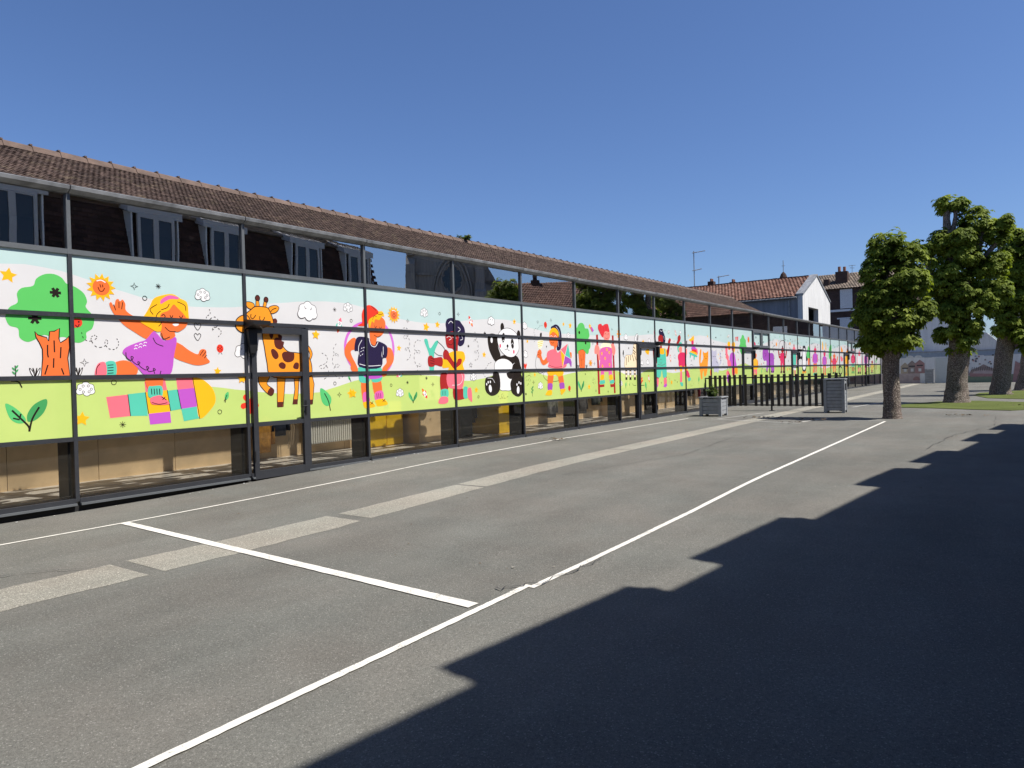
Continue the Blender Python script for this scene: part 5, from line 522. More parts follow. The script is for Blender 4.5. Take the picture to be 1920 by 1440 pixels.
CRACK = simple('crack', (.05, .048, .045), .95, .3)
def crack(pts, seed):
    rr = random.Random(seed); P = []
    for (x0, y0), (x1, y1) in zip(pts, pts[1:]):
        for i in range(10):
            t = i/10; P.append((x0+(x1-x0)*t+rr.uniform(-.03, .03), y0+(y1-y0)*t+rr.uniform(-.03, .03)))
    return strip('asphalt_crack', P, .012, .008, CRACK, .016, 1, .004, rr)
crack([(1.9, -2.6), (2.6, -3.0), (3.0, -3.4)], 1); crack([(4.2, -6.7), (4.5, -6.9), (5.4, -7.0)], 2)
crack([(14.5, -8.4), (17.5, -8.6), (20.5, -9.2), (24, -9.1)], 4)
crack([(9, -4.3), (12, -4.9), (16, -4.6)], 5); crack([(26, -8), (30, -9.6)], 6)
# turf mats under the trees
def blob(name, pts, z, m):
    mb = MB(); top = [(x, y, z) for x, y in pts]; n = len(pts); bot = [(x, y, 0) for x, y in pts]
    mb.add(top+bot, [tuple(range(n))]+[(i, n+i, n+(i+1) % n, (i+1) % n) for i in range(n)], m)
    return tag(mb.build(name), kind='structure')
blob('turf_mat', [(28.4, -6.05), (28.0, -7.2), (27.3, -8.4), (26.9, -9.4), (28.0, -10.2), (29.5, -12), (31.5, -12), (32.6, -9.5), (33.6, -8.2), (33.0, -7.0), (31.5, -6.3), (30.2, -5.95)], .018, TURF)
blob('turf_mat', [(36.2, -8.4), (35.3, -9.6), (35.5, -12), (44, -12), (45.5, -9.4), (42.5, -7.8), (39.5, -7.7)], .018, TURF)

# ------------------------------------------------------------------ the school with its glass front
E0, T1, T2, T3, T4, SILL = 3.978, 3.227, 2.419, 1.616, .827, .064
MX = [4.0923+2.5*i for i in range(-3, 25)]; XA, XB = MX[0], 64.4
school = empty('school_building', 'long glass-fronted school with brown tiled roof and cartoon window film', 'building')
mb = MB(); rt = random.Random(11)
tiled_slope(mb, (XA-1, -.07, 4.045), (33.2-XA+1, 0, 0), (0, 1.52, .815), 520, 20, ROOF, rt, .014, .006)
mb.quad((XA-1, -.05, 4.03), (33.2, -.05, 4.03), (33.2, 1.45, 4.84), (XA-1, 1.45, 4.84), ROOF, .01)
mb.quad((XA-1, 1.45, 4.845), (33.2, 1.45, 4.845), (33.2, 7.5, 1.6), (XA-1, 7.5, 1.6), ROOF, .3)
mb.build('roof', school)
mb = MB(); x = XA-1
while x < 33.1:
    w = .36; pts_ = [(-.13, -.055), (-.09, .02), (0, .06), (.09, .02), (.13, -.055)]
    a = [(x, 1.45+p, 4.865+q+rt.uniform(0, .006)) for p, q in pts_]; b = [(x+w+.03, 1.45+p*.9, 4.861+q*.94) for p, q in pts_]
    mb.add(a+b, [(i, i+1, i+6, i+5) for i in range(4)]+[(4, 3, 2, 1, 0), (5, 6, 7, 8, 9)], RIDGE)
    mb.box(x-.012, x+.02, 1.41, 1.49, 4.915, 4.936, RIDGE)
    x += w
mb.build('ridge_tiles', school)
mb = MB()
mb.prism([(33.2, -.1, 4.02), (33.2, 1.5, 4.89), (33.2, 1.5, 4.80), (33.2, -.1, 3.93)], (.07, 0, 0), RIDGE)
mb.build('verge', school)
mb = MB()
for a, b in zip(MX, MX[1:]+[XB]):
    j = rt.uniform(-.006, .006)
    mb.prism([(a+.008, -.045, E0-.01+j), (a+.008, -.115, E0+.03+j), (a+.008, -.125, E0+.075+j), (a+.008, -.105, E0+.085+j), (a+.008, -.06, E0+.06+j), (a+.008, -.01, E0+.075+j), (a+.008, -.01, E0-.01+j)], (b-a-.016, 0, 0), ZINC)
mb.build('gutter', school)
mb = MB(); mb.box(XA, XB, -.005, .25, E0-.02, E0+.045, ZINC); mb.build('eaves_board', school)
mb = MB(); mb.box(33.3, XB, .02, .35, E0+.05, E0+.10, ZINC); mb.build('parapet_cap', school)
mb = MB(); mb.box(33.3, XB+.3, .05, 9, E0-.4, E0+.04, VOID); mb.build('flat_roof', school)
# frames
fw = .024
for i, X in enumerate(MX+[XB-.03]):
    mb = MB(); mb.box(X-fw, X+fw, -.040, .10, SILL-.04, T1-.03, FRAME); mb.box(X-fw, X+fw, -.038, .10, T1-.03, E0-.012, FRAME_LIGHT)
    mb.build('mullion', school)
    if i < 27:
        mb = MB(); mb.box(X-.045, X+.045, .105, .40, .0, T2+.6, STEEL); mb.build('steel_column', school)
for z, h, m in ((T1, .032, FRAME_LIGHT), (T2, .028, FRAME), (T3, .028, FRAME), (T4, .028, FRAME)):
    mb = MB()
    xs_ = MX+[XB]
    for a, b in zip(xs_, xs_[1:]): mb.box(a+fw, b-fw, -.036, .07, z-h, z+h, m)
    mb.build('transom', school)
mb = MB(); xs_ = MX+[XB]
DOORS = [(6.66, 7.70, 1), (20.32, 21.56, -1), (30.26, 31.56, -1), (37.9, 39.06, -1), (50.4, 51.56, -1), (57.9, 59.06, -1)]
for a, b in zip(xs_, xs_[1:]):
    seg = [(a+fw, b-fw)]
    for d0, d1, _ in DOORS: seg = [s for p, q in seg for s in ((p, min(q, d0)), (max(p, d1), q)) if s[1]-s[0] > .03]
    for p, q in seg: mb = MB(); mb.box(p, q, -.05, .08, SILL-.058, SILL, FRAME); mb.box(p, q, -.085, .06, SILL-.085, SILL-.058, FRAME_LIGHT); mb.build('sill', school)
mb = MB(); mb.box(XA, XB, -.02, .3, -.2, SILL-.09, PLINTH); mb.build('plinth', school)
for a, b in zip(xs_, xs_[1:]):
    mb = MB(); mb.quad((a+fw, 0, T1+.03), (b-fw, 0, T1+.03), (b-fw, 0, E0-.015), (a+fw, 0, E0-.015), GLASS_T); mb.build('upper_pane', school)
    mb = MB(); mb.quad((a+fw, .004, SILL-.01), (b-fw, .004, SILL-.01), (b-fw, .004, T4-.02), (a+fw, .004, T4-.02), GLASS_B); mb.build('lower_pane', school)
# the printed film and its motifs
def ipts(sx, prev=None):
    if sx == '=': return prev
    q = []; X = Z = 0
    for t in sx.split(): a, b = t.split(','); X += int(a); Z += int(b); q.append((X/1000, Z/1000))
    return q
w1, w2 = ipts(WAVE1), ipts(WAVE2)
def wave(w, x, base, am, ph):
    if x >= w[-1][0]-2: 
        t = min(1, max(0, (x-w[-1][0]+2)/2)); v = base+am*math.sin(x*.9+ph)+.5*am*math.sin(x*.37+1)
        return v*t+w[-1][1]*(1-t)
    for (a, b), (c, d) in zip(w, w[1:]):
        if a <= x <= c: t = (x-a)/(c-a); t = t*t*(3-2*t)*.5+t*.5; return b+(d-b)*t
    return w[0][1]
film = MB(); px_ = MX[0]; step = .2; cl = lambda v: min(T1, max(T4, v)); FY = -.012
x = MX[0]
while x < XB-.01:
    y_ = min(XB, x+step)
    a1, b1, a2, b2 = cl(wave(w1, x, 2.75, .12, 0)), cl(wave(w1, y_, 2.75, .12, 0)), cl(wave(w2, x, 1.55, .1, 2)), cl(wave(w2, y_, 1.55, .1, 2))
    for z0, z0b, z1, z1b, c_ in ((T4, T4, a2, b2, 'G'), (a2, b2, a1, b1, 'W'), (a1, b1, T1, T1, 'B')):
        if z1-z0 > .001 or z1b-z0b > .001: film.quad((x, FY, z0), (y_, FY, z0b), (y_, FY, z1b), (x, FY, z1), FILM[c_])
    x = y_
def spline(q, closed, k=4):
    n = len(q); out = []
    rng = range(n if closed else n-1)
    for i in rng:
        p0, p1, p2, p3 = (q[(i-1) % n], q[i], q[(i+1) % n], q[(i+2) % n]) if closed else (q[max(i-1, 0)], q[i], q[i+1], q[min(i+2, n-1)])
        for j in range(k):
            t = j/k; a = [.5*((2*p1[c])+(p2[c]-p0[c])*t+(2*p0[c]-5*p1[c]+4*p2[c]-p3[c])*t*t+(3*p1[c]-p0[c]-3*p2[c]+p3[c])*t**3) for c in (0, 1)]
            out.append(tuple(a))
    if not closed: out.append(q[-1])
    return out
def ribbon(mb, q, w, closed, y, m, dash=0):
    L = len(q); vs = []
    for i, (x, z) in enumerate(q):
        a = q[(i-1) % L] if closed else q[max(0, i-1)]; b = q[(i+1) % L] if closed else q[min(L-1, i+1)]
        dx, dz = b[0]-a[0], b[1]-a[1]; l = math.hypot(dx, dz) or 1e-6; nx, nz = -dz/l*w/2, dx/l*w/2
        yy = y-.00008*i/L
        vs += [(x+nx, yy, z+nz), (x-nx, yy, z-nz)]
    fs = [(2*i, 2*i+1, (2*i+3) % (2*L), (2*i+2) % (2*L)) for i in range(L if closed else L-1) if not dash or i % 2 == 0]
    mb.add(vs, fs, m)
def motif(mb, shapes, y0):
    prev = None
    for i, sh in enumerate(shapes.split('|')):
        hd, body = sh.split(';'); kd, c_, sm, w = hd[0], hd[1], int(hd[2]), int(hd[3:])/1000
        q0 = ipts(body, prev); prev = q0; y = y0-.0001*i
        if kd == 'P':
            q = spline(q0, True) if sm else q0
            tri = tessellate_polygon([[Vector((a, b, 0)) for a, b in q]])
            fs = []
            for t in tri:
                (ax, az), (bx, bz), (cx, cz) = (q[k_] for k_ in t)
                fs.append(t if (bx-ax)*(cz-az)-(bz-az)*(cx-ax) > 0 else (t[0], t[2], t[1]))
            mb.add([(a, y, b) for a, b in q], fs, FILM[c_])
        elif kd == 'D': ribbon(mb, q0 if len(q0) > 20 else spline(q0, False, 3), w, False, y, FILM[c_], 1)
        elif kd == 'C': ribbon(mb, spline(q0, True) if sm else q0, w, True, y, FILM[c_])
        else: ribbon(mb, spline(q0, False) if sm else q0, w, False, y, FILM[c_])
for n_a, (nm, sh) in enumerate(ART):
    if nm == 'doodle_decal': motif(film, sh, FY-.0008)
rd = random.Random(31)
for i in range(170):      # the small stars, dots and leaves scattered over the far panels
    x = 27+36*rd.random()**1.1; z = rd.uniform(T4+.08, T1-.12); r = rd.uniform(.025, .06); n = rd.choice((4, 5, 8)); c_ = rd.choice('kkkyaelmpt'); y = FY-.0005-.000001*i
    q = [(x+r*(1 if j % 2 == 0 else .5)*math.sin(math.pi*j/n), z+r*(1 if j % 2 == 0 else .5)*math.cos(math.pi*j/n)) for j in range(2*n)]
    film.add([(a, y, b) for a, b in q]+[(x, y, z)], [(2*n, (j+1) % (2*n), j) for j in range(2*n)], FILM[c_])
film_o = film.build('window_film', school)
laid = []
for nm, sh in ART:
    if nm != 'doodle_decal':
        pp = [q for t in sh.split('|') if not t.endswith('=') for q in ipts(t.split(';')[1])]
        bb = (min(p[0] for p in pp), max(p[0] for p in pp), min(p[1] for p in pp), max(p[1] for p in pp))
        off = max([.0009]+[l[4] for l in laid if l[0] < bb[1] and l[1] > bb[0] and l[2] < bb[3] and l[3] > bb[2]])
        mb = MB(); motif(mb, sh, FY-off-.0002); mb.build(nm, film_o)
        laid.append((*bb, off+.0002+.0001*(sh.count('|')+1)))
# doors
for k_, (a, b, side) in enumerate(DOORS):
    d = MB(); w = .085
    za, zb = (-.035 if k_ == 0 else .015), T2-.05
    d.box(a, a+w, -.075, -.0175, za, zb, FRAME); d.box(b-w, b, -.075, -.0175, za, zb, FRAME)
    d.box(a+w, b-w, -.073, -.0175, zb-.10, zb, FRAME); d.box(a+w, b-w, -.073, -.0175, za, za+.13, FRAME)
    for z in (T3, T4): d.box(a+w, b-w, -.069, -.049, z-.035, z+.035, FRAME)
    do = d.build('door', school)
    d = MB(); X = (b+.03) if side == 1 else (a-.055); d.box(X-.022, X+.03, -.062, .08, -.02, T2-.03, FRAME); d.build('door_jamb', school)
    h = MB(); hx = b-.045 if side == 1 else a+.045
    h.box(hx-.02, hx+.02, -.083, -.074, .93, 1.17, BLACK); h.tube([(hx, -.08, 1.08), (hx, -.135, 1.08), (hx-.11*side, -.14, 1.075)], .011, BLACK, 8); h.tube([(hx, -.07, .97), (hx, -.09, .97)], .014, BLACK, 8)
    h.build('handle', do)
    h = MB(); hx = a-.06 if side == 1 else b+.06
    h.prism([(hx-.04, -.05, T2+.06), (hx-.04, -.30, T2+.03), (hx-.04, -.30, T2-.03), (hx-.04, -.05, T2-.09)], (.30 if side == 1 else .16, 0, 0), BLACK)
    h.prism([(hx-.02, -.055, T2-.10), (hx+.14, -.055, T2-.10), (hx+.14, -.055, T2-.42), (hx+.10, -.055, T2-.47), (hx+.02, -.055, T2-.47)], (0, -.06, 0), BLACK)
    h.tube([(hx+.08, -.22, T2-.03), (hx+.14, -.2, T2-.045), (hx+.26, -.09, T2-.085)], .012, ZINC, 6)
    h.build('door_closer', do)
    for z in (.25, 1.9):
        h = MB(); h.tube([((a if side == 1 else b), -.085, z), ((a if side == 1 else b), -.085, z+.16)], .014, BLACK, 8); h.build('hinge', do)
# opening lights
for i in (11, 19):
    a, b = 4.0923+2.5*i+fw, 4.0923+2.5*(i+1)-fw; mdl = (a+b)/2
    for p, q in ((a, mdl-.02), (mdl+.02, b)):
        c = MB(); z0, z1 = T2+.03, T1-.035; w = .12
        c.box(p, p+w, -.07, -.03, z0, z1, FRAME_LIGHT); c.box(q-w, q, -.07, -.03, z0, z1, FRAME_LIGHT); c.box(p+w, q-w, -.068, -.03, z1-.09, z1, FRAME_LIGHT); c.box(p+w, q-w, -.068, -.03, z0, z0+.1, FRAME_LIGHT)
        c.build('casement', school)
# rooms behind the glass
mb = MB()
for i in range(86):
    for j in range(3):
        mb.box(XA+i*.8+.004, XA+(i+1)*.8-.004, .30+j*.62+.004, .30+(j+1)*.62-.004, -.01, .05, INFLOOR)
mb.box(XA, XB, .02, .285, -.03, .055, INWHITE); mb.build('corridor_floor', school)
mb = MB(); x = XA; rw = random.Random(5)
while x < 64:
    w = 1.22; mb.box(x+.004, x+w-.004, 1.73, 1.78, .05, 2.9, WOOD); x += w
mb.build('corridor_wall', school)
mb = MB(); mb.box(XA, XB, 1.76, 1.82, 0, 3.1, BLACK); mb.box(XA, XB, 1.70, 1.83, 3.101, 3.95, VOID); mb.build('wall_backing', school)
mb = MB(); mb.box(XA, XB, .26, 1.8, 3.951, 3.99, VOID); mb.build('ceiling', school)
mb = MB(); mb.box(XA-.1, XA, .0, 2.3, 0, E0, INWHITE); mb.box(XB-.05, XB+.1, -.05, 8, 0, E0+.04, GREY_R); mb.build('end_wall', school)
mb = MB(); mb.box(-3, 33.2, 7.3, 7.6, -.2, 1.7, WHITE_R); mb.build('rear_wall', school)
for x0, x1 in ((11.45, 12.25), (12.85, 13.3), (21.05, 21.6)):
    mb = MB(); mb.box(x0, x1, .95, 1.725, .055, 2.8, STEEL if x0 == 12.85 else WOOD); tag(mb.build('cupboard'), {11.45: 'birch cupboard right of the yellow cabinet behind the glass', 12.85: 'dark cupboard behind the glass left of the black coat', 21.05: 'birch cupboard behind the glass under the zebra film'}[x0], 'cupboard')

# ------------------------------------------------------------------ loose things in the corridor
def radiator(x0, x1, lab):
    r = empty('radiator', lab, 'radiator', ((x0+x1)/2, 1.57, .22))
    w = (x1-x0)/2; mb = MB(); mb.box(-w, w, .0, .05, .02, .62, RADI); n = int(w*2/.055)
    for i in range(n): X = -w+.02+i*.055; mb.box(X, X+.03, -.022, .0, .045, .6, RADI)
    mb.box(-w, w, -.03, .07, .62, .64, RADI); mb.build('panel', r)
    mb = MB(); mb.tube([(w-.05, .03, .02), (w-.05, .03, -.18)], .012, RADI, 8); mb.build('pipe', r)
radiator(8.95, 10.2, 'white ribbed radiator behind the glass right of the near door')
def cabinet(x0, x1, lab, d=.5):
    c_ = empty('yellow_cabinet', lab, 'cabinet', ((x0+x1)/2, 1.64, .055)); w = (x1-x0)/2
    mb = MB(); mb.box(-w, w, -d, 0, .0, 1.9, YELLOW); mb.build('carcass', c_)
    for s in (-1, 1):
        mb = MB(); mb.box(min(0, s*w)+.008, max(0, s*w)-.008, -d-.02, -d-.001, .02, 1.88, YELLOW); dd = mb.build('door', c_)
        mb = MB(); mb.box(s*.04-.01, s*.04+.01, -d-.04, -d-.0205, .8, 1.0, STEEL); mb.build('handle', dd)
cabinet(10.3, 11.3, 'yellow cabinet behind the glass below the boy with the hoop', .34)
cabinet(14.05, 14.95, 'tall yellow cabinet behind the glass below the panda', .9)
def coat(x, z, w, h, col, lab, y=1.5):
    m = simple('cloth_'+str(round(x*10)), col, .95, .35, 14., .01); e = empty('hanging_coat', lab, 'coat', (x, y, z), 0, 'coats hanging in the corridor')
    rr = random.Random(int(x*100)); mb = MB(); rings = []; n = 14
    for t in (0, .12, .35, .65, 1.):
        rw_ = w*(.35+.65*min(1, t*2.4))/2
        rings.append([(rw_*math.cos(a_)*(1+rr.uniform(-.12, .12)), .09*math.sin(a_)*(1+rr.uniform(-.3, .3))-.03, -h*t) for a_ in [2*math.pi*j/n for j in range(n)]])
    vs = [v for r in rings for v in r]; mb.add(vs, [(i*n+j, (i+1)*n+j, (i+1)*n+(j+1) % n, i*n+(j+1) % n) for i in range(4) for j in range(n)]+[tuple(range(n)), tuple(range(5*n-1, 4*n-1, -1))], m)
    mb.build('body', e, True)
    for s in (-1, 1):
        mb = MB(); mb.tube([(s*w*.25, -.04, -.06), (s*w*.52, -.06, -h*.4), (s*w*.55, -.08, -h*.82)], [.05, .055, .04], m, 8); mb.build('sleeve', e, True)
CO = [(7.87, .98, .34, .78, (.42, .2, .03), 'mustard yellow coat hanging behind the near door'), (8.22, .98, .32, .5, (.01, .014, .03), 'navy coat hanging next to the mustard coat behind the near door'),
      (13.85, .95, .3, .62, (.015, .012, .012), 'black coat hanging left of the mottled grey one below the panda'), (14.4, .93, .34, .58, (.16, .15, .14), 'mottled grey coat hanging behind the glass below the panda'),
      (17.6, .95, .4, .72, (.2, .19, .18), 'pale grey coat hanging below the kite girl'), (19.36, .95, .4, .7, (.12, .11, .1), 'dark mottled coat hanging left of the pair below the stilt walker'), (20.25, .97, .5, .5, (.07, .08, .07), 'green-grey coat hanging right of the pair below the stilt walker'),
      (28.1, .95, .35, .5, (.02, .02, .022), 'black coat hanging behind the glass left of the red coat'), (29.2, .95, .3, .6, (.3, .03, .05), 'crimson coat hanging near the planter behind the glass')]
for a in CO: coat(*a)
for x in (8.4,):
    mb = MB()
    for i in range(3): mb.tube([(x+.05*i, 1.45, 1.0), (x+.05*i+.02, 1.41, .6), (x+.05*i-.01, 1.43, .22+.03*i)], .009, simple('strap_cloth', (.45, .33, .2), .9), 6)
    tag(mb.build('hanging_strap'), 'tan bag straps dangling behind the near glass door', 'strap')

# ------------------------------------------------------------------ slat fence, planter, bin
fence = empty('slat_fence', 'low dark slatted fence screening the doors by the planter', 'fence', (25.9, 0, 0))
FX = [1331, 1342, 1351.5, 1361, 1371, 1381, 1392, 1402, 1422, 1433, 1443, 1453.5, 1465, 1476, 1487, 1498, 1509, 1521, 1532.5, 1544, 1555.6, 1567.5]
for p in FX:
    Y = -.22-(p-1331)/(1567-1331)*4.37
    mb = MB(); mb.box(-.02, .02, Y-.048, Y+.048, .165, 1.29+rt.uniform(-.008, .008), SLAT); mb.build('slat', fence)
for z in (.20, 1.19):
    mb = MB(); mb.box(.022, .06, -4.75, .02, z-.022, z+.022, BLACK); mb.build('rail', fence)
for Y in (-.02, -2.44, -4.75):
    mb = MB(); mb.box(.025, .075, Y-.026, Y+.026, 0, 1.16, BLACK); mb.box(-.02, .12, Y-.08, Y+.08, 0, .012, BLACK); mb.build('post', fence)
def slat_box(name, lab, cat, cx, cy, rz, w, d, h, foot, n, top=True, mouth=False, group=None):
    o = empty(name, lab, cat, (cx, cy, 0), rz, group)
    for sx in (-1, 1):
        for sy in (-1, 1):
            mb = MB(); X, Y = sx*(w/2-.04), sy*(d/2-.04); mb.box(X-.045, X+.045, Y-.045, Y+.045, 0, h, GREYP); mb.build('corner_post', o)
    for face in range(4):
        mb = MB(); g = (h-foot-.02)/n
        for i in range(n):
            z0 = foot+i*g; z1 = z0+g-.012
            if mouth and face == 0 and i in (n-2, n-3): continue
            if face == 0: mb.box(-w/2+.09, w/2-.09, -d/2+.012, -d/2+.035, z0, z1, GREYP)
            if face == 1: mb.box(-w/2+.09, w/2-.09, d/2-.035, d/2-.012, z0, z1, GREYP)
            if face == 2: mb.box(-w/2+.012, -w/2+.035, -d/2+.09, d/2-.09, z0, z1, GREYP)
            if face == 3: mb.box(w/2-.035, w/2-.012, -d/2+.09, d/2-.09, z0, z1, GREYP)
        mb.build('side_panel', o)
    mb = MB()
    if top: mb.box(-w/2-.02, w/2+.02, -d/2-.02, d/2+.02, h+.001, h+.03, GREYP); mb.build('lid', o)
    else:
        for a in ((-w/2-.03, w/2+.03, -d/2-.03, -d/2+.07), (-w/2-.03, w/2+.03, d/2-.07, d/2+.03), (-w/2-.03, -w/2+.07, -d/2+.07, d/2-.07), (w/2-.07, w/2+.03, -d/2+.07, d/2-.07)): mb.box(*a, h+.001, h+.032, GREYP)
        mb.build('rim', o); mb = MB(); mb.box(-w/2+.05, w/2-.05, -d/2+.05, d/2-.05, h-.12, h-.06, simple('potting_soil', (.03, .02, .015), .95)); mb.build('soil', o)
    mb = MB(); mb.box(-w/2+.04, w/2-.04, -d/2+.04, d/2-.04, foot, foot+.015 if not mouth else h-.02, BLACK); mb.build('liner', o)
    return o
slat_box('planter_box', 'low square grey slatted planter holding a small shrub', 'planter', 22.75, -1.5, R(4), .74, .70, .60, .07, 4, False)
slat_box('litter_bin', 'tall grey slatted litter bin at the end of the slat fence', 'bin', 25.15, -4.72, R(4), .6, .62, 1.08, .08, 9, True, True)
slat_box('litter_bin', 'grey litter bin with dark slot against the far painted wall', 'bin', 64.3, -3.45, R(90), .6, .6, 1.1, .08, 8, True, True)
def leaf_fan(mb, p, dirv, size, m, rnd, n=5, tone=None, droop=.5):
    """one palmate leaf: leaflets spread round the stalk end and hang outwards"""
    d = Vector(dirv).normalized(); t = rnd.random() if tone is None else tone
    ax = (Vector((0, 0, 1))*.9+d*.8).normalized(); e1 = ax.orthogonal().normalized(); e2 = ax.cross(e1); a0 = rnd.uniform(0, 6.28)
    for i in range(n):
        a = a0+2*math.pi*i/n+rnd.uniform(-.2, .2); l = size*rnd.uniform(.75, 1.1)
        v = (e1*math.cos(a)+e2*math.sin(a)-ax*droop*rnd.uniform(.6, 1.3)).normalized(); s_ = v.cross(ax).normalized()*l*.24
        q = p+v*l*.6+ax*l*.06
        mb.add([p, q-s_, p+v*l, q+s_], [(0, 1, 2, 3)], m, min(.999, max(.001, t+rnd.uniform(-.1, .1))))
def plant(name, loc, lab, cat, m, n, h, w, seed):
    rr = random.Random(seed); o = empty(name, lab, cat, loc); mb = MB(); st = MB()
    for i in range(n):
        a = rr.uniform(0, 6.28); ro = w*rr.random()**.5; hh = h*rr.uniform(.5, 1); tip = Vector((ro*math.cos(a), ro*math.sin(a), hh)); st.tube([(tip.x*.3, tip.y*.3, -.06), (tip.x*.7, tip.y*.7, hh*.5), tip], .006, BARK, 5)
        for j in range(16):
            t = rr.uniform(.25, 1); p = Vector((tip.x*t, tip.y*t, hh*t)); leaf_fan(mb, p, (rr.uniform(-1, 1), rr.uniform(-1, 1), rr.uniform(-.1, .8)), .10, m, rr, 3, None, .2)
    st.build('stem', o); mb.build('foliage', o)
plant('roof_weed', (13.75, 1.45, 4.9), 'weed growing on the ridge tiles of the school roof', 'weed', SHRUB, 6, .12, .32, 8)
plant('potted_shrub', (22.8, -1.45, .53), 'sparse young shrub growing in the grey slatted planter', 'shrub', SHRUB, 11, .55, .26, 2)

# ------------------------------------------------------------------ trees
def tree(base, lab, trunk, limbs, blobs, dens, seed, size=.30):
    """trunk / limbs: [(dx, dy, z, r)...] relative to base; blobs: (dx, dy, z, rx, ry, rz)"""
    rr = random.Random(seed); o = empty('chestnut_tree', lab, 'tree', base, 0, 'pollarded chestnut trees in the yard')
    mb = MB()
    def smoothpath(pp):
        xs2 = spline([(p[0], p[2]) for p in pp], False, 5); ys2 = spline([(p[1], p[3]) for p in pp], False, 5)
        return [Vector((a[0], b[0], a[1])) for a, b in zip(xs2, ys2)], [max(.01, b[1]) for b in ys2]
    P, Rd = smoothpath(trunk); mb.tube(P, Rd, BARK, 16, True, .07, rr); mb.build('trunk', o, True)
    for lb in limbs:
        mb = MB(); P, Rd = smoothpath(lb); mb.tube(P, Rd, BARK, 10, True, .1, rr); mb.build('limb', o, True)
    mb = MB(); ph = [rr.uniform(0, 6.28) for _ in range(6)]
    for dx, dy, z, rx, ry, rz in blobs:
        area = 4*math.pi*((rx*ry)**1.6+(rx*rz)**1.6+(ry*rz)**1.6)**(1/1.6)/3**(1/1.6)
        for _ in range(int(area*dens)+30):
            v = Vector((rr.gauss(0, 1), rr.gauss(0, 1), rr.gauss(0, 1))).normalized()
            rad = rr.uniform(.45, 1.08)**.6*(rr.uniform(1., 1.3) if rr.random() < .12 else 1)
            if v.z < -.35: rad *= .75; 
            p = Vector((dx+v.x*rx*rad, dy+v.y*ry*rad, z+v.z*rz*rad))
            cl_ = math.sin(p.x*4.1+ph[0])*math.sin(p.y*4.7+ph[1])+math.sin(p.z*5.3+ph[2]+p.y*2)*.8
            if cl_ < -.45 and rr.random() < .85: continue
            d = Vector((v.x, v.y, v.z*.5+rr.uniform(-.25, .35)))+Vector((rr.uniform(-.4, .4), rr.uniform(-.4, .4), 0))
            leaf_fan(mb, p, d, size*rr.uniform(.7, 1.15), LEAF, rr, 6, min(1, max(0, .45+.22*math.sin(p.x*2.3+ph[3])*math.sin(p.z*2.9+p.y*2.1+ph[4])+rr.uniform(-.25, .3))), .55)
    mb.build('crown', o)
def blobs(X0, Y0, lst, k_=1.0, seed=0, front=()):
    rr = random.Random(seed)
    return [(-.55, y-Y0, z, .5, rx, rz) for y, z, rx, rz in front]+[(rr.uniform(-.25, .25)*(1 if rx > .3 else .5), y-Y0, z, (rx+rz)/2*k_*1.1, rx*k_, rz*k_) for y, z, rx, rz in lst]
T1B = [(-6.77, 2.78, .8, .6), (-6.22, 2.81, .47, .55), (-7.33, 2.88, .44, .44), (-6.32, 2.2, .49, .4), (-7.02, 2.16, .53, .39), (-7.63, 3.01, .25, .35), (-6.66, 1.95, .54, .24), (-6.57, 4.78, .46, .54), (-7.16, 4.41, .55, .59), (-7.02, 3.87, .66, .45), (-6.35, 4.02, .41, .64), (-6.23, 3.42, .39, .46), (-6.68, 3.38, .67, .39), (-7.41, 3.76, .36, .44), (-6.86, 5.09, .32, .27)]
tree((22.6, -6.73, 0), 'nearest short-trunked chestnut by the corner of the white court lines', [(0, 0, -.05, .27), (0, 0, .12, .235), (0, 0, .7, .215), (0, .01, 1.5, .21), (0, -.02, 2.2, .25), (0, .03, 2.7, .17)],
     [[(0, 0, 2.1, .14), (.05, .35, 2.5, .1), (.1, .5, 2.9, .08)], [(0, 0, 2.0, .14), (0, -.45, 2.4, .09), (0, -.85, 2.8, .06)], [(0, 0, 2.5, .16), (.05, .05, 3.3, .12), (0, .1, 4.6, .07)], [(0, 0, 2.6, .12), (.1, -.3, 3.5, .09), (0, -.45, 4.4, .06)]], blobs(22.6, -6.73, T1B, .98, 4), 125, 21, .165)
T2B = [(-7.5, 7.72, .62, .3), (-7.75, 7.55, .4, .25), (-7.25, 7.5, .3, .25), (-8.3, 6.78, .71, .72), (-8.93, 6.25, .52, .59), (-7.78, 5.8, .86, .81), (-7.17, 6.18, .57, .49), (-7.02, 4.86, .64, .82), (-8.44, 4.72, .77, .72), (-8.94, 5.06, .52, .71), (-7.57, 3.68, .73, .73), (-8.59, 3.8, .6, .64), (-8.12, 2.69, .37, .52), (-7.1, 2.63, .32, .37), (-7.72, 2.02, .52, .29), (-6.68, 5.94, .47, .5), (-9.21, 6.7, .29, .31), (-6.78, 4.06, .47, .62), (-9.09, 4.16, .39, .59), (-7.99, 6.38, .44, .6)]
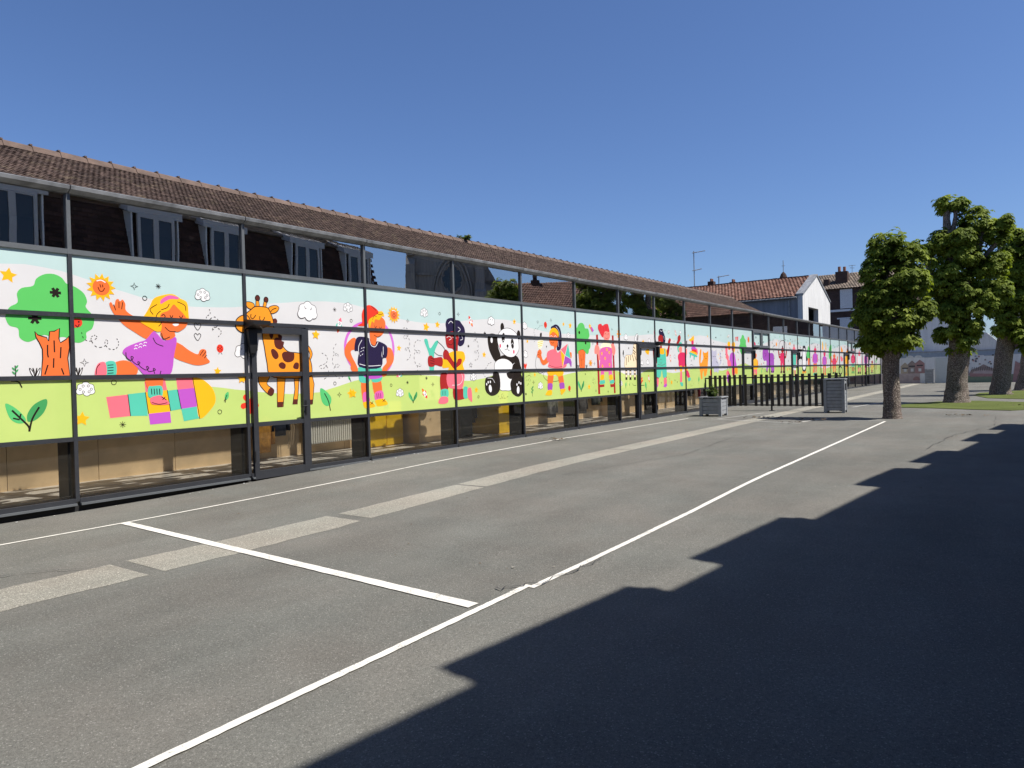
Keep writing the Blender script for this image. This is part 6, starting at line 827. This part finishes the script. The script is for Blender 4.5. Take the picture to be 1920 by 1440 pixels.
tree((32.2, -7.57, 0), 'tallest chestnut with knobbly stumps above its crown, on green turf', [(0, 0, -.05, .50), (0, 0, .2, .42), (0, -.03, .8, .36), (0, -.12, 1.9, .36), (0, -.2, 3.1, .34), (0, -.16, 3.8, .24)],
     [[(0, -.1, 3.4, .24), (0, .0, 4.6, .2), (0, .17, 6.2, .15), (0, .22, 7.2, .13), (0, .26, 7.6, .15)], [(0, .1, 6.3, .11), (0, -.05, 6.9, .08), (0, -.1, 7.4, .07)], [(0, -.2, 3.4, .22), (0, -.4, 4.6, .17), (0, -.75, 5.7, .12), (0, -1.0, 6.8, .08)], [(0, -.45, 4.7, .14), (0, -1.1, 5.6, .1), (0, -1.36, 6.0, .07)], [(0, -.1, 3.2, .18), (.1, .6, 4.6, .12), (0, .95, 5.6, .09)]], blobs(32.2, -7.57, T2B, .93, 5, [(-7.6, 3.3, .5, .45), (-7.9, 4.2, .6, .5), (-7.5, 5.0, .5, .45), (-8.2, 2.9, .35, .3), (-7.3, 4.4, .4, .4), (-8.1, 5.5, .5, .4), (-7.5, 2.75, .35, .3), (-7.95, 2.3, .3, .28), (-7.35, 3.5, .4, .35), (-8.3, 3.5, .4, .4), (-7.9, 6.2, .45, .4)]), 92, 22, .185)
T3B = [(-9.22, 7.37, .4, .54), (-9.39, 5.39, .44, .68), (-9.52, 4.4, .6, .88), (-8.82, 3.72, .53, .54), (-10.06, 6.29, .7, .97), (-9.86, 3.4, .59, .87), (-8.63, 4.85, .41, .59), (-9.05, 2.96, .41, .54), (-9.75, 2.19, .36, .39)]
tree((40.3, -8.72, 0), 'third chestnut with bare pollard stumps, leaning at the right edge', [(0, 0, -.05, .52), (0, 0, .15, .44), (0, -.1, 1.2, .36), (0, -.3, 2.9, .36), (0, -.4, 4.4, .3), (0, -.4, 5.0, .2)],
     [[(0, -.38, 4.4, .22), (0, -.2, 6.6, .15), (0, -.22, 7.3, .14)], [(0, -.42, 4.4, .22), (0, -.75, 6.4, .15), (0, -.8, 7.5, .14)], [(0, -.4, 4.0, .2), (0, -1.0, 5.8, .13), (0, -1.2, 7.2, .12)], [(0, -.3, 3.4, .15), (0, .2, 4.6, .1)]], blobs(40.3, -8.72, T3B, .93, 6, [(-9.05, 3.5, .5, .5), (-9.2, 4.9, .55, .5), (-9.45, 4.3, .5, .55), (-8.7, 4.3, .4, .45), (-9.4, 5.7, .5, .5), (-9.2, 6.5, .42, .4), (-9.5, 2.7, .4, .4), (-8.75, 3.0, .35, .35), (-9.5, 7.2, .4, .4)]), 66, 23, .22)
T4B = [(-10.2, 4.51, 1.03, 1.11), (-10.56, 6.42, .89, 1.11), (-9.76, 5.38, .5, .84)]
tree((46.5, -9.55, 0), 'farthest chestnut, only its leaning trunk showing at the right edge', [(0, 0, -.05, .5), (0, 0, .15, .4), (0, -.2, 1.2, .34), (0, -.35, 3.1, .34), (0, -.5, 4.8, .25)],
     [[(0, -.45, 4.4, .2), (0, -.9, 6.2, .13)], [(0, -.5, 4.4, .2), (0, -.2, 6.0, .12)]], blobs(46.5, -9.55, T4B, 1, 7), 40, 24, .27)

# ------------------------------------------------------------------ houses beyond the yard
def window(mb_parent, X, y0, y1, z0, z1, glass=WHITEP, face='x', depth=.04):
    """shuttered window on a wall facing -X at plane X"""
    f = MB(); f.box(X-depth, X-.003, y0-.05, y1+.05, z0-.05, z0, WHITEP); f.box(X-depth, X-.003, y0-.05, y0, z0, z1, WHITEP); f.box(X-depth, X-.003, y1, y1+.05, z0, z1, WHITEP); f.box(X-depth, X-.003, y0-.05, y1+.05, z1, z1+.06, WHITEP)
    fo = f.build('window', mb_parent)
    g = MB(); n = max(1, int((z1-z0)/.09)); h = (z1-z0)/n
    for i in range(n): g.box(X-.028, X-.004, y0, y1, z0+i*h+.004, z0+(i+1)*h-.004, glass)
    g.build('shutter', fo)
    return fo
# white gable house just behind the school
gh = empty('gable_house', 'white gabled house with red tile roof rising behind the school', 'house', (50.2, 1.5, 0))
mb = MB(); L_ = 14.
prof = [(-3.7, -.2), (3.7, -.2), (3.7, 6.0), (0, 7.5), (-3.7, 6.0)]
wx0, wx1, wz0, wz1 = -2.35, .25, 3.0, 5.35
mb.prism([(x, 0, z) for x, z in [(-3.7, -.2), (wx0, -.2), (wx0, 6.55), (-3.7, 6.0)]], (0, .3, 0), WHITE_R)
mb.prism([(x, 0, z) for x, z in [(wx1, -.2), (3.7, -.2), (3.7, 6.0), (wx1, 7.4)]], (0, .3, 0), WHITE_R)
mb.prism([(x, 0, z) for x, z in [(wx0, wz1), (wx1, wz1), (wx1, 7.4), (0, 7.5), (wx0, 6.55)]], (0, .3, 0), WHITE_R)
mb.box(-3.7, 3.7, .302, 1.2, -.2, 3.6, GREY_R); mb.box(wx0-.2, wx1+.2, .9, 1.0, wz0, wz1+.2, DARKGLASS)
mb.build('gable_wall', gh)
mb = MB(); mb.box(-3.72, -3.45, .31, L_, -.2, 5.98, GREY_R); mb.box(3.45, 3.7, .31, L_, -.2, 5.98, WHITE_R); mb.box(-3.7, 3.7, L_-.3, L_, -.2, 6, WHITE_R); mb.build('side_wall', gh)
mb = MB(); rq = random.Random(9)
tiled_slope(mb, (-3.95, L_, 5.93), (0, -(L_-.45), 0), (3.95, 0, 1.62), 62, 13, REDTILE, rq, .05, .03)
mb.quad((-3.9, L_, 5.9), (-3.9, .45, 5.9), (0, .45, 7.5), (0, L_, 7.5), REDTILE, .2); mb.quad((3.9, .45, 5.9), (3.9, L_, 5.9), (0, L_, 7.5), (0, .45, 7.5), REDTILE, .4)
for i in range(40): mb.box(-.11, .11, .5+i*.335, .5+i*.335+.31, 7.5, 7.62+rq.uniform(0, .02), REDTILE, .3)
mb.build('roof', gh)
mb = MB(); mb.prism([(-3.75, -.05, 6.0), (0, -.05, 7.53), (0, -.05, 7.66), (-3.75, -.05, 6.11)], (0, .45, 0), ZINC); mb.prism([(3.75, -.05, 6.0), (3.75, -.05, 6.11), (0.001, -.05, 7.66), (0.001, -.05, 7.53)], (0, .45, 0), ZINC); mb.build('coping', gh)
mb = MB(); mb.tube([(-3.78, .8, 0), (-3.78, .8, 5.9)], .05, ZINC, 8); mb.tube([(-3.95, .3, 5.86), (-3.95, L_, 5.86)], .06, ZINC, 6); mb.build('downpipe', gh)
for yy, h in ((5.6, 7.75), (7.2, 7.95)):
    mb = MB(); mb.box(.5, 1.0, yy, yy+.42, 6.8, h, BRICK)
    for q in (.62, .88): mb.tube([(q, yy+.2, h), (q, yy+.2, h+.2)], .08, CLAYPOT, 8)
    mb.build('chimney', gh)
def aerial(name, lab, base, h, cross):
    o = empty(name, lab, 'aerial', base); mb = MB(); mb.tube([(0, 0, 0), (0, 0, h)], .035, ZINC, 8); mb.build('mast', o)
    for z, l in cross:
        mb = MB(); mb.tube([(-.1, .1, z), (l*.4, -l, z+.12)], .025, ZINC, 6)
        for i in range(4): t = .25*i+.15; mb.tube([(l*.4*t-.16, -l*t, z+.12*t), (l*.4*t+.16, -l*t, z+.12*t)], .012, ZINC, 5)
        mb.build('antenna', o)
aerial('tv_mast', 'tall thin mast with two small aerials above the red roof', (50.4, 10, 7.5), 2.75, ((2.6, .75), (1.3, .5)))
aerial('tv_aerial', 'short rooftop aerial right of the tall mast', (52.7, 9, 6.8), 1.75, ((1.65, .7), (.9, .3)))
# brick house further back
bh = empty('brick_house', 'dark brick terraced house with white shuttered windows behind the gable', 'house', (72, 0, 0))
mb = MB(); mb.box(0, 6, -1.5, 9, -.2, 8.8, BRICK); mb.build('wall', bh)
mb = MB(); tiled_slope(mb, (-.25, 9.2, 8.75), (0, -10.9, 0), (3.3, 0, 1.75), 46, 12, GREYTILE, rq, .05, .03)
mb.quad((-.2, 9.2, 8.72), (-.2, -1.7, 8.72), (3.1, -1.7, 10.47), (3.1, 9.2, 10.47), GREYTILE, .3); mb.quad((3.1, 9.2, 10.47), (3.1, -1.7, 10.47), (6.3, -1.7, 8.7), (6.3, 9.2, 8.7), GREYTILE, .5); mb.build('roof', bh)
window(bh, 0, 3.45, 4.4, 6.95, 8.6); window(bh, 0, 3.5, 4.46, 4.3, 5.85); window(bh, 0, .8, 1.75, 6.95, 8.6); window(bh, 0, .8, 1.75, 4.3, 5.85)
mb = MB(); mb.box(-.06, -.003, 3.25, 4.75, 5.85+.07, 6.05, LIGHT_R); mb.build('lintel', bh)
mb = MB(); mb.box(-.08, -.004, -1.5, 5.4, 6.62, 6.82, WHITEP); mb.build('cornice', bh)
mb = MB(); mb.box(.8, 1.5, 3.95, 5.0, 9.0, 10.45, BRICK)
for q, h in ((4.25, .45), (4.7, .5)): mb.tube([(1.15, q, 10.45), (1.15, q, 10.45+h)], .13, CLAYPOT, 8)
mb.build('chimney', bh)
mb = MB(); mb.box(.5, 1.0, 5.5, 6.0, 8.9, 9.8, BRICK); mb.build('chimney', bh)
mb = MB(); mb.tube([(1.2, 3.6, 10.2), (1.2, 3.6, 11.0)], .02, ZINC, 5); mb.tube([(1.2, 3.3, 10.95), (1.2, 3.9, 10.95)], .02, ZINC, 5); mb.tube([(1.2, 3.4, 10.7), (1.2, 3.8, 10.75)], .02, ZINC, 5); mb.build('antenna', bh)
# small lantern turret on the skyline
lt = empty('roof_turret', 'small dark lantern turret with a thin spire on the skyline', 'turret', (110, 19.8, 12))
mb = MB(); mb.tube([(0, 0, 0), (0, 0, 2.2)], .75, LIGHT_R, 10); mb.tube([(0, 0, 2.2), (0, 0, 2.5), (0, 0, 3.0), (0, 0, 3.5), (0, 0, 3.8)], [.8, .62, .55, .35, .08], SLATE, 10); mb.build('lantern', lt)
mb = MB(); mb.tube([(0, 0, 3.6), (0, 0, 5.5)], .045, ZINC, 6); mb.tube([(0, -.25, 4.7), (0, .25, 4.7)], .03, ZINC, 6); mb.build('spire', lt)
mb = MB(); mb.box(-4, 4, -3, 4, -12.2, -.5, BRICK); mb.prism([(-4.2, -3.2, -.5), (4.2, -3.2, -.5), (0, -3.2, 1.2)], (0, 7.4, 0), GREYTILE); mb.build('roof', lt)
# mural wall closing the yard
mw = empty('mural_wall', 'low grey wall painted with houses and hills closing the yard', 'wall', (66, 0, 0))
mb = MB(); mb.box(0, .25, -20, .3, -.2, 2.45, LIGHT_R); mb.box(-.03, .28, -20, .3, 2.451, 2.52, GREY_R); mb.build('masonry', mw)
def mcol(n, c): return simple('mural_'+n, c, .85, .12, 5.)
MU = {'p': mcol('pink', (.42, .34, .33)), 'r': mcol('red', (.34, .2, .19)), 'b': mcol('blue', (.24, .29, .36)), 'g': mcol('green', (.19, .24, .16)), 'k': mcol('black', (.05, .05, .06)), 'n': mcol('brown', (.28, .22, .2)), 'y': mcol('sand', (.40, .33, .25)), 'v': mcol('mauve', (.2, .17, .2)), 'w': mcol('white', (.55, .55, .55))}
mb = MB(); lay = [0]
def mp(c_, *p): lay[0] += 1; mb.add([(-.004-.0006*lay[0], y, z) for y, z in p], [tuple(range(len(p)))], MU[c_])
def dome(c_, y, z, r, h, n=12): mp(c_, *[(y-r*math.cos(math.pi*i/n), z+h*math.sin(math.pi*i/n)) for i in range(n+1)])
mp('b', (.2, 2.44), (-9.5, 2.44), (-9.5, 2.12), (.2, 2.05))
for y in (-.4, -1.4, -1.9, -2.5, -3.2, -5.4, -6.3, -7.2): dome('w' if int(y*10) % 2 else 'b', y, 2.05, .28, .2)
mp('p', (.2, .0), (-2.6, .0), (-2.6, .85), (.2, .75)); mp('g', (-4.6, 0), (-9.5, 0), (-9.5, .62), (-4.6, .5))
for y, w, h, c_ in ((-.05, .3, 1.45, 'k'), (-1.55, .32, 1.4, 'y'), (-2.05, .3, 1.55, 'n'), (-2.6, .34, 1.6, 'r')):
    mp(c_, (y+w, .8), (y-w, .8), (y-w, h), (y, h+.3), (y+w, h)); mp('w', (y+.1, .95), (y-.1, .95), (y-.1, 1.2), (y+.1, 1.2)); mp('k', (y+.22, h-.22), (y-.22, h-.22), (y-.22, h-.12), (y+.22, h-.12))
dome('r', -2.35, .25, .25, .3); dome('p', -1.3, .15, .35, .3)
mp('v', (-4.7, .55), (-6.0, .55), (-5.9, 1.1), (-4.8, 1.15)); mp('n', (-5.9, .6), (-7.9, .6), (-7.8, .95), (-7.3, 1.15), (-6.9, 1.4), (-6.5, 1.15), (-6.1, 1.0)); mp('p', (-6.1, .62), (-7.7, .62), (-7.4, .9), (-6.8, .98), (-6.3, .88)); mp('r', (-6.0, .45), (-8.0, .45), (-8.0, .62), (-6.0, .72))
for i in range(26):
    y, z = random.uniform(-8.6, -4.8), random.uniform(1.25, 2.05); dome(random.choice('kbnr'), y, z, .07, .12, 6)
for i in range(14):
    y = -6.1-i*.14; mp('k', (y, .9), (y-.03, .9), (y-.08, 1.2), (y-.05, 1.2))
mp('g', (-9.0, .5), (-13, .5), (-13, 2.0), (-10.5, 1.9), (-9.0, 1.4)); mp('r', (-8.7, 0), (-10.2, 0), (-9.7, 1.0), (-8.9, 1.6)); mp('p', (-10.2, .3), (-12.5, .3), (-12.5, 1.3), (-10.4, .9))
mb.build('mural', mw)
d = MB(); d.box(-.05, -.034, -4.72, -3.72, .0, 1.98, simple('pale_door', (.5, .52, .5), .5, .04)); do = d.build('door', mw)
d = MB(); d.box(-.08, -.051, -4.62, -4.54, .95, 1.1, BLACK); d.tube([(-.09, -4.58, 1.05), (-.12, -4.58, 1.05), (-.12, -4.46, 1.04)], .014, BLACK, 6); d.build('handle', do)
# white rendered house over the wall
wh = empty('rendered_house', 'plain pale rendered house end behind the chestnuts', 'house', (66.6, 0, 0))
mb = MB(); mb.prism([(0, 1.2, 0), (0, 1.2, 5.3), (0, -1.6, 6.35), (0, -4.85, 5.1), (0, -4.85, 0)], (7, 0, 0), LIGHT_R); mb.build('wall', wh)
mb = MB(); mb.prism([(0, -4.87, 0), (0, -4.87, 3.6), (0, -5.5, 4.05), (0, -6.4, 4.1), (0, -7.1, 3.85), (0, -7.75, 3.2), (0, -7.75, 0)], (5, 0, 0), WHITE_R); mb.build('annex', wh)
mb = MB(); mb.prism([(-.15, 1.4, 5.22), (-.15, -1.6, 6.38), (-.15, -5.0, 5.07), (-.15, -5.0, 5.2), (-.15, -1.6, 6.52), (-.15, 1.4, 5.36)], (7.3, 0, 0), REDTILE); mb.build('roof', wh)
mb = MB()
for q in range(3): mb.box(-.02, -.003, -4.35-.16*q, -4.25-.16*q, 3.0, 3.22, BLACK)
mb.build('vent', wh)
rh = empty('red_roof_house', 'brick house with a steep red tiled roof at the right edge', 'house', (70, -15, 0))
mb = MB(); mb.box(0, 9, -9, 6.5, -.2, 7.0, BRICK); mb.build('wall', rh)
mb = MB(); tiled_slope(mb, (-.3, 6.8, 6.9), (0, -16, 0), (4.6, 0, 4.0), 64, 20, REDTILE, rq, .05, .03); mb.quad((-.25, 6.8, 6.85), (-.25, -9.2, 6.85), (4.3, -9.2, 10.85), (4.3, 6.8, 10.85), REDTILE, .2); mb.quad((4.3, 6.8, 10.85), (4.3, -9.2, 10.85), (9.3, -9.2, 6.9), (9.3, 6.8, 6.9), REDTILE, .4); mb.build('roof', rh)
mb = MB(); mb.prism([(0.05, 6.4, 6.9), (8.95, 6.4, 6.9), (4.3, 6.4, 10.7)], (0, -15, 0), BRICK); mb.build('attic', rh)
for y0 in (5.0, 1.2, -3.5): window(rh, 0, y0, y0+1.2, 4.0, 5.4)
mb = MB(); mb.box(-.5, -.004, -1.4, -.4, 4.3, 5.0, WHITEP); mb.tube([(-.52, -.75, 4.65), (-.5, -.75, 4.65)], .25, BLACK, 14); mb.build('air_conditioner', rh)
# ------------------------------------------------------------------ what the upper panes mirror
man = empty('mansard_building', 'brick school wing with dark mansard roof and white dormers beside the viewer', 'building', (11, -12.4, 0), math.atan2(-.11, 1))
XL, XR = -26., 11.5
mb = MB(); mb.box(XL, XR, -9, .42, -.3, 4.6, BRICK)
mb.build('wall', man)
mb = MB(); rm = random.Random(4)
tiled_slope(mb, (XL, .16, 4.55), (XR+.05-XL, 0, 0), (-.15, -.58, 2.6), 130, 20, SLATE, rm, .02, .012)
mb.quad((XL, .13, 4.55), (XR, .13, 4.55), (XR-.45, -.45, 7.15), (XL, -.45, 7.15), SLATE, .2)
mb.quad((XR, .13, 4.55), (XR, -9, 4.55), (XR-.45, -8, 7.15), (XR-.45, -.45, 7.15), SLATE, .4)
mb.build('mansard_slope', man)
mb = MB(); tiled_slope(mb, (XL, -.33, 7.13), (XR-.35-XL, 0, 0), (-1.6, -3.6, 1.5), 130, 14, GREYTILE, rm, .05, .03)
mb.box(XL, XR-.38, -.7, -.31, 7.06, 7.125, GREYTILE)
mb.quad((XL, -.38, 7.08), (XR-.4, -.38, 7.08), (XR-2.2, -4.0, 8.6), (XL, -4.0, 8.6), GREYTILE, .2); mb.quad((XL, -4, 8.6), (XR-2.2, -4, 8.6), (XR-.4, -8, 7.08), (XL, -8, 7.08), GREYTILE, .2)
mb.quad((XR-.38, -.38, 7.09), (XR-.38, -8, 7.09), (XR-2.2, -4.0, 8.6), (XR-2.2, -4.0, 8.6), GREYTILE, .3)
mb.build('roof', man)
PVC = simple('white_pvc', (.50, .49, .48), .4, .05)
for xc in (.8, 3.45, 7.25, 10.25, -3.35, -6.15, -9.9, -12.6, -17, -19.7):
    w = .93; d = MB()
    d.prism([(xc-w, .04, 6.82), (xc-w, .04, 7.05), (xc-w, -.9, 7.42), (xc-w, -.9, 7.19)], (2*w, 0, 0), PVC)
    do = d.build('dormer', man)
    t_ = MB(); tiled_slope(t_, (xc-w-.02, .03, 7.055), (2*w+.04, 0, 0), (0, -1.15, .47), 9, 6, GREYTILE, rm, .03, .025); t_.build('dormer_roof', do)
    t_ = MB()
    for s in (-1, 1): t_.prism([(xc+s*(w-.17), -.0, 5.0), (xc+s*(w-.17), -.0, 6.83), (xc+s*(w-.17), -.6, 7.0), (xc+s*(w-.17), -.5, 6.6)], (.05*s, 0, 0), WHITEP)
    t_.build('cheek', do)
    f = MB(); a, b = xc-.63, xc+.63
    f.box(a, a+.1, -.02, .05, 4.95, 6.83, PVC); f.box(b-.1, b, -.02, .05, 4.95, 6.83, PVC); f.box(xc-.09, xc+.09, -.02, .045, 4.95, 6.83, PVC)
    for p, q in ((a+.1, xc-.09), (xc+.09, b-.1)): f.box(p, q, -.02, .05, 6.73, 6.83, PVC); f.box(p, q, -.02, .05, 4.95, 5.06, PVC)
    f.box(a-.05, b+.05, -.02, .12, 4.87, 4.95, PVC)
    fo = f.build('window', do); g = MB(); g.box(a+.05, b-.05, -.01, .02, 5.0, 6.8, DARKGLASS); g.build('pane', fo)
for xw in range(-24, 11, 3):
    f = MB(); f.box(xw, xw+1.3, .423, .46, 1.0, 3.2, PVC); fo = f.build('window', man); g = MB(); g.box(xw+.1, xw+.6, .461, .468, 1.1, 3.1, DARKGLASS); g.box(xw+.7, xw+1.2, .461, .468, 1.1, 3.1, DARKGLASS); g.build('pane', fo)
# church tower
ch = empty('church_tower', 'stone church tower with rose window mirrored in the upper panes', 'church', (56.9, -38.7, 0), R(48.9))
ch.scale = (.7, .7, 1)
mb = MB(); mb.box(-6.6, 4.2, -12, 0, 0, 26, STONE); mb.box(4.2, 7.2, -9, -1.5, 0, 11.6, STONE); mb.prism([(4.2, -1.5, 11.6), (7.4, -1.5, 10.0), (4.2, -1.5, 14.4)], (0, -7, 0), STONE); mb.build('wall', ch)
for x0 in (-7.2, 3.0):
    mb = MB(); mb.box(x0, x0+1.7, .0, 1.5, 0, 10.2, STONE); mb.prism([(x0, 1.5, 10.2), (x0, 0, 11.2), (x0, 0, 10.2)], (1.7, 0, 0), STONE); mb.box(x0+.15, x0+1.55, 0.003, 1.1, 10.2, 13.2, STONE); mb.prism([(x0+.15, 1.1, 13.2), (x0+.15, 0.003, 14.2), (x0+.15, 0.003, 13.2)], (1.4, 0, 0), STONE); mb.box(x0+.25, x0+1.45, .004, .8, 14.2, 24, STONE); mb.build('buttress', ch)
mb = MB()
arch = [(-3.0, 6), (-3.0, 10.2), (-2.6, 11.9), (-1.7, 13.3), (-.2, 14.3), (1.3, 13.3), (2.2, 11.9), (2.6, 10.2), (2.6, 6)]
for s, dd in ((1., .25), (.86, .16)): mb.tube([((x+.2)*s-.2, dd, 10+(z-10)*s) for x, z in spline(arch, False, 4)], .16, STONE, 6)
mb.build('arch_moulding', ch)
mb = MB(); cx, cz = -.2, 11.7
for i in range(10):
    a = 2*math.pi*i/10; mb.prism([(cx+1.0*math.cos(a)+.36*math.cos(t*.7854), .05-.001*i, cz+1.0*math.sin(a)+.36*math.sin(t*.7854)) for t in range(8)], (0, .03, 0), DARKGLASS)
mb.prism([(cx+.95*math.cos(t*.3927), .02, cz+.95*math.sin(t*.3927)) for t in range(16)], (0, .03, 0), DARKGLASS)
for q in (-1.9, -.75, .4): mb.prism([(q, .02, 6), (q+1.0, .02, 6), (q+1.0, .02, 9.2), (q+.5, .02, 10.0), (q, .02, 9.2)], (0, .03, 0), DARKGLASS)
mb.build('rose_window', ch)
mb = MB(); mb.tube([(cx+1.5*math.cos(t*.2618), .12, cz+1.5*math.sin(t*.2618)) for t in range(25)], .12, STONE, 6); mb.box(-6.6, 4.2, .002, .35, 10.9, 11.2, STONE) if 0 else None; mb.build('rose_moulding', ch)
mb = MB(); mb.box(-5.4, -3.3, .002, .3, 12.1, 12.4, STONE); mb.box(2.8, 3.0, .002, .3, 12.1, 12.4, STONE); mb.box(-6.6, 4.2, .002, .4, 15.2, 15.6, STONE); mb.build('string_course', ch)
# red tiled house mirrored next to the chestnuts
mh = empty('tiled_house', 'red tiled house mirrored in the upper panes beside the chestnut', 'house', (52.3, -24.2, 0), R(55))
mb = MB(); mb.box(-3.6, 3.4, -4, 4, 0, 6.9, BRICK_R); mb.build('wall', mh)
mb = MB(); tiled_slope(mb, (3.6, 4.3, 6.8), (-7.4, 0, 0), (0, -4.3, 2.7), 34, 15, REDTILE, rq, .05, .03); mb.quad((3.6, 4.3, 6.75), (-3.8, 4.3, 6.75), (-3.8, 0, 9.45), (3.6, 0, 9.45), REDTILE, .3); mb.quad((3.6, -4.3, 6.75), (-3.8, -4.3, 6.75), (-3.8, 0, 9.45), (3.6, 0, 9.45), REDTILE, .3); mb.build('roof', mh)
mb = MB(); mb.box(-1.4, -.6, -.4, .4, 8.6, 9.7, BRICK); mb.box(-1.2, -.8, -.2, .2, 9.7, 10.4, BRICK); mb.build('chimney', mh)

# ------------------------------------------------------------------ litter on the ground
def litter(x, y, n, w, seed, m=LITTER, s=.04, name='fallen_leaves'):
    rr = random.Random(seed); mb = MB()
    for i in range(n):
        X, Y = x+rr.gauss(0, w*.4), y+rr.gauss(0, w); a = rr.uniform(0, 6.28); l = s*rr.uniform(.6, 1.5); z = zg(X)+.014+rr.uniform(0, .03)
        c_, s_ = math.cos(a)*l, math.sin(a)*l
        mb.add([(X-c_, Y-s_, z), (X+s_*.5, Y-c_*.5, z+rr.uniform(0, .03)), (X+c_, Y+s_, z+.01), (X-s_*.5, Y+c_*.5, z)], [(0, 1, 2, 3)], m)
    o = mb.build(name); o['kind'] = 'stuff'; return o
litter(21.3, -4.9, 30, .25, 1); litter(20.0, -4.7, 16, .15, 2); litter(24.0, -8.2, 30, .3, 3); litter(13.6, -1.25, 22, .2, 4); litter(21.9, -3.5, 30, .3, 5); litter(30, -9.5, 14, .3, 6)
rr_ = random.Random(12); mb = MB()
for i in range(110):
    X = rr_.uniform(3, 24); Y = -.12-abs(rr_.gauss(0, .08)); l = rr_.uniform(.006, .02); z = zg(X)+.01
    mb.add([(X-l, Y, z), (X, Y-l, z+.004), (X+l, Y, z+.006), (X, Y+l, z)], [(0, 1, 2, 3)], rr_.choice((PAPER, LITTER, PATCH)))
o = mb.build('wall_foot_grit'); o['kind'] = 'stuff'
mb = MB()
for i in range(150):
    X = 4.5+20*rr_.random()**1.2; Y = rr_.uniform(-9.5, -.4); l = rr_.uniform(.005, .016)*(1+X*.05); z = zg(X)+.008; a = rr_.uniform(0, 3)
    c_, s_ = math.cos(a)*l, math.sin(a)*l*.6
    mb.add([(X-c_, Y-s_, z), (X+s_, Y-c_, z+.006), (X+c_, Y+s_, z+.003), (X-s_, Y+c_, z+.004)], [(0, 1, 2, 3)], rr_.choice((PATCH, LITTER, LITTER, LITTER)))
o = mb.build('scattered_litter'); o['kind'] = 'stuff'
